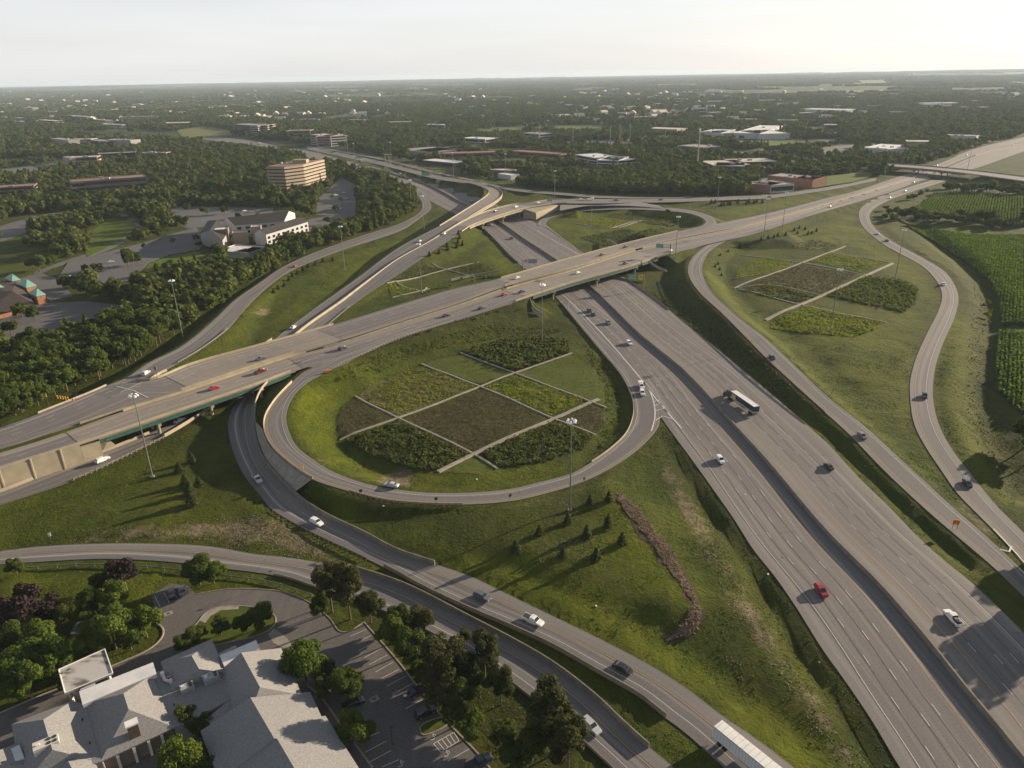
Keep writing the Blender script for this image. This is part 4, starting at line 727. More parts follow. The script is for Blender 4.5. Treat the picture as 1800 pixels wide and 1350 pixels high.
for pts, sm, dens, size, hg, m, lab, cl in [
    ([(818, 621), (905, 654), (1002, 620), (1001, 600), (955, 593), (885, 598), (830, 612)], SOILD, 7, .75, 1.5, SHRUBD, 'dark shrubby planting square at the top of the near loop', .35),
    ([(746, 640), (842, 675), (901, 657), (812, 625), (778, 629)], SOILG, 1, .3, .15, SHRUBD, 'mown dark grass square near the top of the near loop', 0),
    ([(912, 657), (1003, 624), (1045, 648), (1064, 680), (1063, 712), (1032, 701)], SOILG, 1, .3, .15, SHRUBD, 'plain mown grass square at the right of the near loop', 0),
    ([(744, 644), (838, 680), (702, 732), (629, 697), (650, 676), (700, 655)], SOILB, 7, .34, .55, FLOWER, 'square of yellow green wildflowers at the upper left of the near loop', .42),
    ([(850, 682), (907, 661), (1028, 703), (968, 731)], SOILG, 8, .34, .6, FLOWER, 'square of mixed yellow green plants right of the loop centre', .4),
    ([(846, 684), (961, 734), (832, 794), (706, 736)], SOILB, 11, .24, .38, BROWNV, 'large brown dry meadow square in the middle of the near loop', 0),
    ([(622, 700), (696, 736), (600, 772), (592, 742), (600, 716)], SOILB, 11, .24, .38, BROWNV, 'small brown meadow wedge at the left of the near loop', 0),
    ([(700, 740), (827, 799), (771, 827), (735, 827), (655, 803), (606, 777)], SOILD, 10, .52, 1.3, SHRUBD, 'dense bushy green planting at the lower left of the near loop', .3),
    ([(846, 797), (972, 741), (1044, 768), (1028, 790), (960, 812), (878, 822)], SOILD, 9, .5, 1.2, SHRUBD, 'dense bushy green planting at the lower right of the near loop', .32),
    ([(976, 734), (1036, 709), (1062, 719), (1062, 745), (1049, 763)], SOILB, 9, .24, .35, BROWNV, 'small brown meadow wedge at the right of the near loop', 0),
    ([(773, 831), (830, 802), (872, 824), (840, 833)], SOILG, 1, .3, .15, SHRUBD, 'small mown wedge at the bottom of the near loop', 0),
    ([(1297, 477), (1345, 451), (1404, 463), (1350, 482), (1293, 490)], SOILG, 3, .5, .6, FLOWER, 'yellow green plot at the left of the right loop', .4),
    ([(1424, 459), (1458, 445), (1560, 461), (1512, 479)], SOILY, 3, .5, .6, FLOWER, 'yellow green plot at the top right of the right loop', .35),
    ([(1352, 485), (1407, 466), (1506, 482), (1448, 517), (1305, 505)], SOILB, 3, .45, .4, BROWNV, 'brown meadow plot in the middle of the right loop', 0),
    ([(1303, 509), (1350, 501), (1440, 520), (1410, 531), (1335, 519)], SOILD, 3, .6, .9, SHRUBD, 'narrow strip of green planting in the right loop', .35),
    ([(1456, 520), (1523, 485), (1598, 496), (1616, 510), (1608, 535), (1588, 550)], SOILD, 3.5, .7, 1.1, SHRUBD, 'rough olive planting at the right of the right loop', .3),
    ([(1356, 566), (1412, 539), (1554, 567), (1535, 582), (1500, 593), (1430, 587), (1355, 577)], SOILY, 3.5, .55, .7, FLOWER, 'bright yellow green plot at the lower end of the right loop', .3),
    ([(1392, 433), (1425, 421), (1478, 431), (1455, 442), (1397, 436)], SOILB, 2.5, .5, .6, SHRUBD, 'brownish plot at the top of the right loop', .4),
    ([(1017, 394), (1055, 383), (1112, 390), (1072, 401)], SOILY, 2, .6, .6, FLOWER, 'bright yellow plot in the far loop', .3), ([(1062, 381), (1080, 375), (1165, 376), (1115, 388)], SOILB, 2, .5, .4, BROWNV, 'brown plot in the far loop', 0),
    ([(1120, 391), (1160, 380), (1195, 388), (1170, 397)], SOILD, 2, .7, .8, SHRUBD, 'green planting at the right of the far loop', .3), ([(1020, 418), (1100, 402), (1170, 410), (1110, 427), (1060, 432)], SOILD, 2, .7, .8, SHRUBD, 'rough planting in front of the far loop plots', .4),
    ([(682, 499), (695, 496), (736, 510), (689, 521)], SOILY, 3, .5, .6, FLOWER, 'small bright yellow wedge in the left triangle', .25), ([(691, 491), (742, 463), (780, 473), (703, 494)], SOILD, 3, .6, 1.0, SHRUBD, 'dark planting strip at the top of the left triangle', .3), ([(793, 475), (840, 462), (876, 477), (833, 486)], SOILD, 3, .6, 1.0, SHRUBD, 'dark planting diamond at the right of the left triangle', .3),
    ([(590, 655), (640, 632), (700, 612), (790, 585), (880, 568), (960, 570), (1000, 580), (960, 590), (880, 594), (800, 606), (720, 630), (655, 660), (620, 670)], None, 3.0, .42, .55, SHRUBD, 'rough growth on the bank below the highway above the loop', .42),
    ([(1120, 510), (1180, 515), (1270, 565), (1400, 680), (1440, 725), (1400, 715), (1250, 605), (1150, 540)], None, 1.6, .5, .45, SHRUBD, 'rough weeds on the shaded bank of the right ramp', .5),
    ([(1025, 600), (1050, 625), (1090, 690), (1095, 740), (1060, 790), (1050, 780), (1070, 740), (1065, 690)], None, 2.4, .45, .5, LEAFB, 'green scrub inside the right side of the near loop', .45),
    ([(1712, 500), (1735, 540), (1728, 620), (1715, 700), (1740, 780), (1760, 830), (1740, 830), (1700, 740), (1700, 620)], None, .5, .45, .5, PINE, 'weeds along the ditch between the far right ramp and the corn', .45)]:
    if sm: bed(pts, sm)
    plot(pts, dens, size, hg, m, lab, clump=cl, seed=int(pts[0][0]))
def strip_path(pts, w, h=.35):
    P = catmull(np.array([at(*p) for p in pts]), 4)
    for k in range(len(P)): P[k, 2] = TH(P[k, 0], P[k, 1]) - .25
    MB().strip(P, w, h + .3).obj('concrete_path', CONCG, kind='structure')
for pts, w_ in [([(741, 640), (842, 679), (965, 733), (1047, 765)], 1.2), ([(625, 697), (700, 735), (830, 797), (875, 825)], 1.2), ([(810, 621), (905, 656), (1030, 703), (1065, 717)], 1.1), ([(1005, 621), (905, 656), (844, 680), (700, 735), (597, 774)], 1.1), ([(1052, 702), (970, 738), (836, 797), (770, 830)], 2.4),
                ([(1569, 463), (1446, 519), (1345, 563)], 2.6), ([(1486, 433), (1407, 463), (1350, 484), (1290, 507)], 1.5), ([(1460, 444), (1567, 463)], 1.1), ([(1290, 490), (1350, 481)], 1.0), ([(1350, 454), (1407, 462), (1510, 481)], 1.1), ([(1296, 507), (1350, 501), (1444, 519), (1590, 550)][0:3], 1.1), ([(1300, 509), (1412, 537), (1557, 567)], 1.1),
                ([(1012, 393), (1072, 402), (1130, 388)], 1.2), ([(1072, 402), (1130, 388), (1190, 397)], 1.0), ([(680, 498), (695, 495), (785, 474), (842, 461)], 1.0), ([(695, 495), (742, 512), (750, 506)], 1.1), ([(690, 523), (755, 508)], 1.3), ([(760, 463), (785, 474), (835, 488)], 1.0), ([(1350, 454), (1300, 449)], .8)]: strip_path(pts, w_)
# reed-filled ditch
def ribpoly(c, w_): return [(x - w_, y) for x, y in c] + [(x + w_, y) for x, y in c[::-1]]
ditch = [(1076, 868), (1090, 862), (1116, 886), (1156, 932), (1188, 976), (1216, 1028), (1234, 1066), (1238, 1084), (1228, 1112), (1195, 1128), (1170, 1132), (1162, 1126), (1180, 1108), (1206, 1092), (1212, 1070), (1200, 1040), (1166, 992), (1130, 942), (1098, 905)]
bed([(p[0] + (1148 - p[0]) * .03, p[1] + (1000 - p[1]) * .03) for p in ditch], M('ditch_mud', (.085, .055, .040), (.04, .036, .022), 1.3, .95, .08), 'ditch_bed', .04, 3.2)
P = [at(*p) for p in ditch]; xs = [p[0] for p in P]; ys = [p[1] for p in P]; n = 26000; X = rng.uniform(min(xs), max(xs), n); Y = rng.uniform(min(ys), max(ys), n); k = inpoly(X, Y, P); k &= polydist(X, Y, np.array([p[:2] for p in P] + [P[0][:2]]))[0] > vnoise(X, Y, 2.5, 4) * 1.8; X, Y = X[k], Y[k]; n = len(X)
th = rng.normal(-1.0, .5, n); u = np.stack([np.cos(th), np.sin(th), rng.uniform(-.25, .5, n)], 1) * rng.uniform(.5, 1.5, n)[:, None]; v = np.stack([-np.sin(th), np.cos(th), rng.uniform(-.4, .4, n)], 1) * .10; p = np.stack([X, Y, TH(X, Y) + rng.uniform(.04, .28, n)], 1)
link('reed_bed', quadmesh('reed_bed', np.stack([p - u / 2 - v, p + u / 2 - v, p + u / 2 + v, p - u / 2 + v], 1).reshape(-1, 3), n, REED, rng.uniform(0, 1, n)), None, None, kind='stuff', label='ditch filled with dead pinkish brown reeds in the grass wedge')

# rough tufts over the verges: green growth and straw-coloured dead grass
def tufts(name, n, m, label, keep, size, hgt, seed, R0=330):
    rs = np.random.default_rng(seed); Y = np.sqrt(rs.uniform(85 ** 2, R0 ** 2, n)); X = rs.uniform(-.80, .80, n) * Y; k = keep(X, Y); X, Y = X[k], Y[k]; k = offroad(X, Y, .4) & ~inpoly(X, Y, lotp); X, Y = X[k], Y[k]; n = len(X)
    N = rs.normal(size=(n, 3)) * .45; N[:, 2] = 1.0; N /= np.linalg.norm(N, axis=1)[:, None]; P_ = np.stack([X, Y, TH(X, Y) + rs.uniform(.02, 1, n) * hgt], 1); link(name, quadmesh(name, leafquads(P_, N, size, rs, 1.6), n, m, rs.uniform(0, 1, n)), None, None, kind='stuff', label=label)
GRASSG = leaf_mat('grass_tufts', (.046, .070, .008), (.080, .100, .011), (.09, .10, .02), .1); STRAW = leaf_mat('dead_grass', (.10, .088, .045), (.21, .175, .115), (.18, .15, .09), .1)
tufts('rough_grass', 260000, GRASSG, 'coarse green grass tufts on the verges', lambda X, Y: vnoise(X, Y, 7, 2) * .6 + vnoise(X, Y, 1.8, 3) * .4 >.50, .20, .05, 1)
zW = [[G(*p)[:2] for p in P] for P in ([(1140, 790), (1180, 810), (1235, 880), (1275, 960), (1300, 1030), (1370, 1130), (1450, 1240), (1530, 1350), (1470, 1350), (1370, 1200), (1280, 1070), (1200, 930)], [(120, 935), (300, 922), (420, 908), (490, 905), (620, 985), (560, 988), (440, 968), (330, 952), (120, 955)], [(900, 883), (1000, 868), (1110, 815), (1110, 860), (1010, 895), (920, 910)], [(1260, 1140), (1380, 1190), (1390, 1230), (1290, 1190)], [(940, 965), (1045, 955), (1045, 1000), (940, 1000)])]
def inz(X, Y):
    r_ = np.zeros(X.shape, bool)
    for P in zW: r_ |= inpoly(X, Y, P)
    return r_ & (vnoise(X, Y, 5, 8) * .55 + vnoise(X, Y, 1.2, 9) * .45 > .47)
tufts('dead_grass', 330000, STRAW, 'straw coloured dead grass in patches on the verges', inz, .19, .05, 2)

# ------------------------------------------------------------------ corn: real rows of plants
def corn(pts, label, ang, seed, sp=1.52):
    P = [at(p[0], p[1]) for p in pts]; d = np.array([math.cos(ang), math.sin(ang)]); nn = np.array([-d[1], d[0]]); Q = np.array([[p[0], p[1]] for p in P]); a0, a1 = (Q @ d).min(), (Q @ d).max(); b0, b1 = (Q @ nn).min(), (Q @ nn).max()
    rs = np.random.default_rng(seed); out = []
    for b in np.arange(b0, b1, sp):
        a_ = np.arange(a0, a1, .5); a_ = a_ + rs.uniform(-.2, .2, len(a_)); xy = a_[:, None] * d + b * nn + rs.normal(0, .17, (len(a_), 2)); out.append(xy)
    xy = np.vstack(out); k = inpoly(xy[:, 0], xy[:, 1], P); xy = xy[k]; k = rs.uniform(0, 1, len(xy)) < .97; xy = xy[k]; n = len(xy); z0 = TH(xy[:, 0], xy[:, 1]); V = []; cols = []
    for j in range(3):
        N = rs.normal(size=(n, 3)); N[:, 2] = np.abs(N[:, 2]) * .8 + .25; N /= np.linalg.norm(N, axis=1)[:, None]; pz = z0 + (1.3, 1.0, .65)[j] + rs.uniform(-.25, .3, n); V.append(leafquads(np.stack([xy[:, 0] + rs.normal(0, .12, n), xy[:, 1] + rs.normal(0, .12, n), pz], 1), N, 1.0, rs).reshape(n, 4, 3)); cols.append(np.clip(rs.uniform(0, 1, n) * .6 + vnoise(xy[:, 0], xy[:, 1], 18, seed) * .5 - (.25 * j), 0, 1))
    link('corn_field', quadmesh('corn_field', np.concatenate(V).reshape(-1, 3), 3 * n, CORNM, np.concatenate(cols)), None, None, kind='stuff', label=label)
CA = math.radians(57)
bed([(1756, 585), (1800, 588), (1850, 590), (1850, 760), (1790, 728), (1752, 690), (1750, 640)], SOILD, 'field_soil', .03); bed([(1590, 396), (1700, 412), (1850, 412), (1850, 580), (1758, 574), (1757, 530), (1735, 492), (1690, 456), (1640, 425)], SOILD, 'field_soil', .03)
bed([(1600, 372), (1640, 340), (1700, 335), (1850, 350), (1850, 412), (1765, 400), (1700, 392)], SOILD, 'field_soil', .03)
corn([(1757, 584), (1800, 587), (1850, 590), (1850, 750), (1790, 725), (1754, 690), (1751, 640)], 'near corn field in rows at the right edge of the photo', CA, 1)
corn([(1592, 397), (1700, 414), (1850, 415), (1850, 578), (1759, 572), (1758, 530), (1736, 492), (1690, 457), (1640, 425)], 'large corn field in rows right of the far ramp', CA, 2)
corn([(1605, 372), (1642, 341), (1700, 337), (1850, 352), (1850, 400), (1766, 398), (1700, 388)], 'far corn field beyond the hedge of trees', CA, 3, 2.3)

# ------------------------------------------------------------------ parking lots and drives (flat sheets, kerbs, painted stalls)
def sheet(name, pts, m, dz=.05, skirt=.2, z=None):
    P = ccw([G(p[0], p[1], 0 if z is None else z) if z is not None else at(*p) for p in pts]); n = len(P); V = [(p[0], p[1], (z if z is not None else max(TH(p[0], p[1]), 0)) + dz) for p in P]; zz = max(v[2] for v in V); V = [(v[0], v[1], zz) for v in V] + [(v[0], v[1], zz - skirt) for v in V]
    return link(name, mesh(name, V, [tuple(range(n))] + [(i, i + n, (i + 1) % n + n, (i + 1) % n) for i in range(n)], m, [(v[0], v[1]) for v in V]), None, None, kind='structure')
lot_ = sheet('parking_lot', [(-80, 1290), (-80, 1262), (0, 1254), (60, 1228), (200, 1170), (262, 1142), (284, 1122), (287, 1108), (278, 1098), (275, 1080), (266, 1046), (300, 1026), (330, 1030), (345, 1045), (400, 1036), (450, 1036), (500, 1041), (545, 1060), (580, 1088), (597, 1110), (612, 1111), (640, 1094), (700, 1163), (750, 1228), (787, 1270), (840, 1325), (880, 1375), (640, 1400), (300, 1400), (0, 1400)], LOT, .06)
LZ = max(v.co.z for v in lot_.data.vertices)
def kerb(pts, w_=.3, h=.16, z=.06, nm='kerb'): MB().strip(catmull(np.array([at(*p) + [0, 0, .0] for p in pts]), 5), w_, h + z).obj(nm, KERB, kind='structure')
def island(pts, m=None):
    P = catmull(np.array([at(*p) for p in pts + [pts[0]]]), 6); MB().prism([(p[0], p[1]) for p in P[:-1]], .05, .17).obj('planted_island', m or SOILG, kind='structure'); P[:, 2] = .04; MB().strip(P, .32, .2).obj('kerb', KERB, kind='structure')
kerb([(0, 1254), (60, 1228), (140, 1195), (200, 1170), (262, 1142), (284, 1122), (287, 1108), (278, 1098), (268, 1100)], .55); kerb([(345, 1045), (400, 1036), (450, 1036), (500, 1041), (545, 1060), (580, 1088), (597, 1110), (612, 1111), (640, 1094)]); kerb([(640, 1094), (700, 1163), (750, 1228), (787, 1270), (840, 1325), (880, 1375)], .5)
kerb([(540, 1205), (560, 1222), (600, 1275), (625, 1310), (655, 1350)], .6)
island([(350, 1092), (362, 1078), (385, 1068), (420, 1066), (455, 1070), (478, 1078), (485, 1090), (478, 1104), (455, 1117), (400, 1130), (340, 1140), (330, 1118)])
island([(738, 1280), (745, 1273), (775, 1262), (790, 1264), (785, 1275), (757, 1290), (743, 1292)])
sheet('sidewalk', [(350, 1092), (362, 1078), (385, 1068), (420, 1065), (420, 1072), (388, 1074), (370, 1084), (361, 1096)], CONCG, .20); sheet('sidewalk', [(472, 1115), (482, 1105), (502, 1120), (515, 1135), (498, 1140), (480, 1130)], CONCG, .10)
pm = MB()
def pl(a, b, w_=.13, m=None, dz=.085): 
    A, B = at(*a), at(*b); A[2] = B[2] = LZ if dz < .2 else max(A[2], B[2]) ; paint_line(m or pm, np.array([A, B]), w_, dz=dz - .06 if dz < .2 else dz)
for a, b in [((616, 1119), (644, 1107)), ((624, 1132), (652, 1118)), ((631, 1144), (656, 1131)), ((640, 1157), (671, 1140)), ((649, 1169), (681, 1152)), ((660, 1182), (692, 1164)), ((669, 1194), (702, 1177)), ((680, 1207), (713, 1189)), ((690, 1221), (726, 1202)), ((712, 1247), (747, 1228)), ((787, 1339), (825, 1317)), ((640, 1324), (678, 1304)), ((650, 1340), (688, 1320)), ((642, 1298), (667, 1288)), ((672, 1349), (701, 1336)), ((282, 1068), (272, 1048)), ((298, 1060), (288, 1042)), ((312, 1052), (304, 1036)), ((326, 1048), (318, 1034))]: pl(a, b)
for k in range(6): f = k / 5; pl((762 + 36 * f, 1308 - 20 * f), (775 + 32 * f, 1323 - 20 * f), .16)
pl((762, 1308), (798, 1288), .16); pl((775, 1323), (807, 1303), .16)
for cx, cy in ((760, 1298), (784, 1327), (703, 1345)):   # wheelchair marks on the disabled stalls
    c = at(cx, cy); P = [c + [math.cos(a) * .45, math.sin(a) * .45, 0] for a in np.linspace(-2.4, 1.6, 9)]; P = np.array(P); P[:, 2] = LZ; paint_line(pm, P, .13, dz=.03); Q = np.array([c + [.1, .45, 0], c + [.05, 1.1, 0]]); Q[:, 2] = LZ; paint_line(pm, Q, .14, dz=.03); Q = np.array([c + [.05, .8, 0], c + [.5, .8, 0], c + [.7, .3, 0]]); Q[:, 2] = LZ; paint_line(pm, Q, .12, dz=.035)
pm.obj('parking_stall_lines', WHITE, kind='structure')
for cx, cy in ((296, 1079), (658, 1229)):
    c = at(cx, cy); MB().box((c[0], c[1], LZ), (2.0, 1.5, .06), .6).obj('drain_apron', CONCG, kind='structure'); MB().box((c[0], c[1], LZ + .02), (.7, .5, .06), .6).obj('drain_grate', DARK, label='small square drain grate in a concrete apron at the %s of the lot' % ('left end' if cx < 400 else 'middle'), category='drain')
for pts, m in [([(100, 492), (120, 462), (180, 446), (250, 428), (300, 412), (345, 400), (362, 425), (350, 440), (300, 448), (262, 462), (245, 480), (250, 492), (170, 500)], LOT2), ([(0, 560), (60, 535), (150, 530), (240, 540), (180, 560), (110, 592), (0, 608)], LOT2), ([(0, 500), (70, 480), (105, 492), (128, 520), (70, 535), (0, 545)], LOT2), ([(575, 335), (600, 312), (625, 325), (625, 380), (555, 378), (558, 350)], LOT2), ([(545, 385), (620, 374), (640, 392), (560, 412), (510, 402)], LOT), ([(300, 362), (480, 366), (478, 398), (420, 392), (330, 402), (300, 385)], LOT2),
               ([(0, 298), (60, 292), (92, 287), (130, 292), (70, 312), (0, 314)], LOT2), ([(0, 398), (60, 380), (98, 384), (70, 402), (0, 425)], LOT2), ([(930, 250), (1060, 246), (1130, 262), (1240, 262), (1330, 270), (1120, 272), (960, 258)], LOT2), ([(1340, 312), (1455, 318), (1500, 310), (1460, 325), (1380, 335), (1330, 332)], LOT2), ([(1430, 262), (1500, 256), (1505, 272), (1440, 282)], LOT2), ([(1750, 213), (1800, 216), (1830, 228), (1765, 224)], LOT2)]: sheet('car_park', pts, m, .1)
pm = MB()
for k in range(22): x = 8 + k * 9.5; pl((x, 571 - k * 1.3), (x + 5, 579 - k * 1.5), .2, pm, .25)
for k in range(14): x = 175 + k * 9; pl((x, 470 - k * 1.6), (x + 6, 476 - k * 1.6), .2, pm, .25)
pm.obj('parking_stall_lines', WHITE, kind='structure')
LAWN = M('lawn_grass', (.095, .13, .010), (.060, .085, .010), .2, .95, .05)
FIELD = M('field_grass', (.15, .145, .045), (.10, .12, .035), .02, .95)
for pts, m in [([(250, 478), (262, 464), (300, 450), (345, 443), (366, 452), (362, 470), (330, 478), (285, 484)], LAWN), ([(150, 445), (165, 402), (190, 385), (232, 388), (236, 402), (225, 415), (180, 440), (155, 452)], LAWN), ([(310, 229), (360, 222), (412, 231), (406, 240), (340, 243), (320, 240)], FIELD), ([(815, 232), (870, 225), (1000, 222), (1060, 226), (1000, 230), (850, 238)], LAWN), ([(1080, 244), (1180, 241), (1215, 246), (1110, 250)], LAWN), ([(1300, 248), (1400, 250), (1385, 257), (1290, 256)], LAWN), ([(1412, 224), (1450, 221), (1448, 234), (1412, 232)], FIELD),
               ([(1400, 318), (1520, 302), (1545, 306), (1500, 322), (1430, 332)], LAWN), ([(1150, 148), (1245, 147), (1240, 151), (1150, 151)], FIELD), ([(1500, 142), (1575, 140), (1560, 148), (1500, 148)], FIELD), ([(1740, 172), (1800, 160), (1830, 170), (1760, 178)], FIELD), ([(1465, 160), (1555, 158), (1560, 166), (1480, 168)], FIELD), ([(560, 158), (640, 157), (640, 161), (560, 162)], FIELD), ([(1700, 190), (1800, 186), (1800, 192), (1720, 196)], FIELD), ([(740, 260), (800, 256), (900, 262), (830, 268)], LAWN), ([(900, 305), (935, 310), (1000, 312), (930, 322), (890, 318)], LAWN)]: sheet('field', pts, m, .15, .3)

# ------------------------------------------------------------------ buildings
BX = []       # footprint circles to keep trees away
CREAM = M('facade_tan', (.30, .24, .17), (.26, .21, .15), .1); GREYW = M('facade_grey', (.27, .25, .24), (.22, .21, .20), .1); WHITEW = M('facade_white', (.42, .42, .42), (.36, .36, .36), .1); BROWNW = M('facade_brown', (.17, .12, .10), (.13, .10, .085), .1); DARKW = M('facade_dark_glass', (.045, .05, .06), (.03, .035, .042), .1, .25); PINKW = M('facade_pink', (.28, .19, .145), (.24, .165, .125), .1)
ROOFG = M('roof_grey', (.33, .31, .30), (.26, .25, .24), .06, .9); ROOFB = M('roof_brown', (.26, .17, .13), (.20, .13, .10), .06, .9); ROOFT = M('roof_tan', (.52, .46, .38), (.45, .40, .33), .06, .9)
WALLM = dict(cream=CREAM, grey=GREYW, white=WHITEW, brown=BROWNW, dark=DARKW, brick=BRICK, pink=PINKW); ROOFM = dict(g=ROOFG, b=ROOFB, t=ROOFT, w=MEMBR, d=M('roof_dark', (.022, .018, .017), (.016, .014, .013), .1))
def block(poly, h, label, wm, rm, storeys=0, glass=GLASS, parts=True, units=2, z=0.0, gap=.55, name='office_building', seed=1, colw=None):
    """flat-roofed building on a footprint polygon (world x,y): wall, roof, window bands broken into panes, parapet, roof units"""
    poly = ccw([(p[0], p[1]) for p in poly]); cx = sum(p[0] for p in poly) / len(poly); cy = sum(p[1] for p in poly) / len(poly); t = thing(name, label, 'building', (cx, cy, z)); L = [(p[0] - cx, p[1] - cy) for p in poly]
    BX.append((poly, 5, h)); MB().prism(L, -2, h).obj('wall', wm, t); sh = [(p[0] * .985, p[1] * .985) for p in L]; MB().prism(sh, h + .02, h + .12).obj('roof', rm, t)
    par = MB(); par.strip([(p[0], p[1], h) for p in L + [L[0]]], .5, .7); par.obj('roof_edge', wm if wm is not DARKW else ROOFG, t)
    if storeys:
        fh = h / storeys
        for i in range(len(L)):
            a, b = np.array(L[i]), np.array(L[(i + 1) % len(L)]); v = b - a; ln = np.linalg.norm(v); v = v / ln; nn = np.array([v[1], -v[0]]); wa = (a + b) / 2 + nn * 2 + [cx, cy]
            if np.dot(nn, -wa) < 0 or ln < 5: continue      # only faces turned towards the interchange
            for s in range(storeys):
                zc = fh * (s + .55)
                if colw: 
                    k = max(1, int(ln / colw))
                    for j in range(k): c = a + v * ln * (j + .5) / k + nn * .02; MB().box((c[0], c[1], zc), (ln / k * .6, .12, fh * gap), math.atan2(v[1], v[0])).obj('window', glass, t)
                else: c = (a + b) / 2 + nn * .02; MB().box((c[0], c[1], zc), (ln * .94, .12, fh * gap), math.atan2(v[1], v[0])).obj('window', glass, t)
    rr = random.Random(seed)
    for _ in range(units): f = rr.random(); g = rr.random(); a = L[0]; b = L[len(L) // 2]; x = (a[0] * f + b[0] * (1 - f)) * .6; y = (a[1] * g + b[1] * (1 - g)) * .6; MB().box((x, y, h + 1.1), (rr.uniform(3, 6), rr.uniform(2.5, 4), 2.0), rr.random()).obj('roof_unit', ROOFG, t)
    return t
def box_px(x1, y1, x2, y2, h, depth, **k):
    A, B = G(x1, y1, h)[:2], G(x2, y2, h)[:2]; v = B - A; n = np.array([-v[1], v[0]]); n /= np.linalg.norm(n)
    if np.dot(n, (A + B) / 2) < 0: n = -n
    return block([A, B, B + n * depth, A + n * depth], h, k.pop('label'), **k)
def bp(x1, y1, x2, y2, h, depth, wm, rm, st, label, **k): return box_px(x1, y1, x2, y2, h, depth, label=label, wm=WALLM[wm], rm=ROOFM[rm], storeys=st, **k)
# the eight-storey stepped tan office block with projecting spandrels
TH_ = 31; L0, L1, Mm, Rr = [G(*p, TH_)[:2] for p in ((467, 291.5), (499, 292), (533, 288), (570, 279))]; bk = Rr + (L0 - Mm) * .92; poly = [L0, L1, Mm, Rr, bk]
cx, cy = np.mean(poly, axis=0); t = thing('office_tower', 'tall tan office tower with dark horizontal window bands among trees', 'building', (cx, cy, 0)); Lc = [(p[0] - cx, p[1] - cy) for p in poly]; BX.append((poly, 6, 26))
MB().prism([(p[0] * .93, p[1] * .93) for p in Lc], -1, TH_ - 1).obj('window_band', GLASS, t)
for s in range(8): MB().prism(Lc, 1.6 + s * 3.72, 3.95 + s * 3.72).obj('spandrel', CREAM, t)
MB().prism([(p[0] * .97, p[1] * .97) for p in Lc], TH_ - .9, TH_ - .6).obj('roof', ROOFB, t); MB().box((6, 6, TH_ + 1.2), (16, 12, 4)).obj('penthouse', CREAM, t)
for k in range(5): MB().box((-14 + k * 6, -2 + k * 1.5, TH_ + .3), (1.6, 1.6, 2)).obj('roof_unit', WHT, t)
e = np.array(Lc[3]) - np.array(Lc[2]); c = np.array(Lc[2]) + e * .7; u = e / np.linalg.norm(e); nn = np.array([u[1], -u[0]]); MB().box((*(c + nn * .2), 8), (1.6, .5, 16), math.atan2(u[1], u[0])).obj('stair_window', GLASS, t); c = np.array(Lc[2]) + e * .9 + nn * 4; MB().box((c[0], c[1], 3.2), (10, 6, .5), .5).obj('entrance_canopy', WHT, t)
bp(119, 318, 124, 322, 17, 26, 'brown', 'b', 3, 'short end wing of the long dark brown office building', units=0); bp(124, 321, 259, 311, 17.5, 30, 'brown', 'b', 3, 'long dark brown office building with pinkish window frames at the left', units=3, glass=DARKW, gap=.5)
bp(-40, 333, 59, 327, 12, 26, 'brown', 'b', 3, 'dark brown office building cut by the left photo edge', units=1)
bp(90, 244, 119, 247, 15, 22, 'grey', 'g', 0, 'grey blank-walled end of the campus building at the upper left'); bp(119, 246, 160, 245, 14, 30, 'grey', 't', 3, 'campus building with a wide tan roof at the upper left', units=1); bp(160, 247, 187, 249, 12, 22, 'dark', 'g', 3, 'dark glass link of the campus buildings', units=0)
bp(187, 246, 229, 247, 14, 24, 'grey', 'g', 0, 'grey block with a sloped wall right of the dark glass link', units=2); bp(110, 276, 122, 279, 11, 14, 'grey', 'g', 0, 'pale stair block at the left of the lower campus building', units=0); bp(122, 278, 170, 276, 11.5, 28, 'pink', 't', 2, 'lower campus building with a tan front and rooftop box', units=2); bp(172, 271, 238, 268, 9, 20, 'dark', 'g', 2, 'long low dark glass campus wing with a pale roof edge', units=1); bp(240, 270, 292, 269, 8, 20, 'pink', 'g', 2, 'broken-up pinkish campus wing at the right end', units=4)
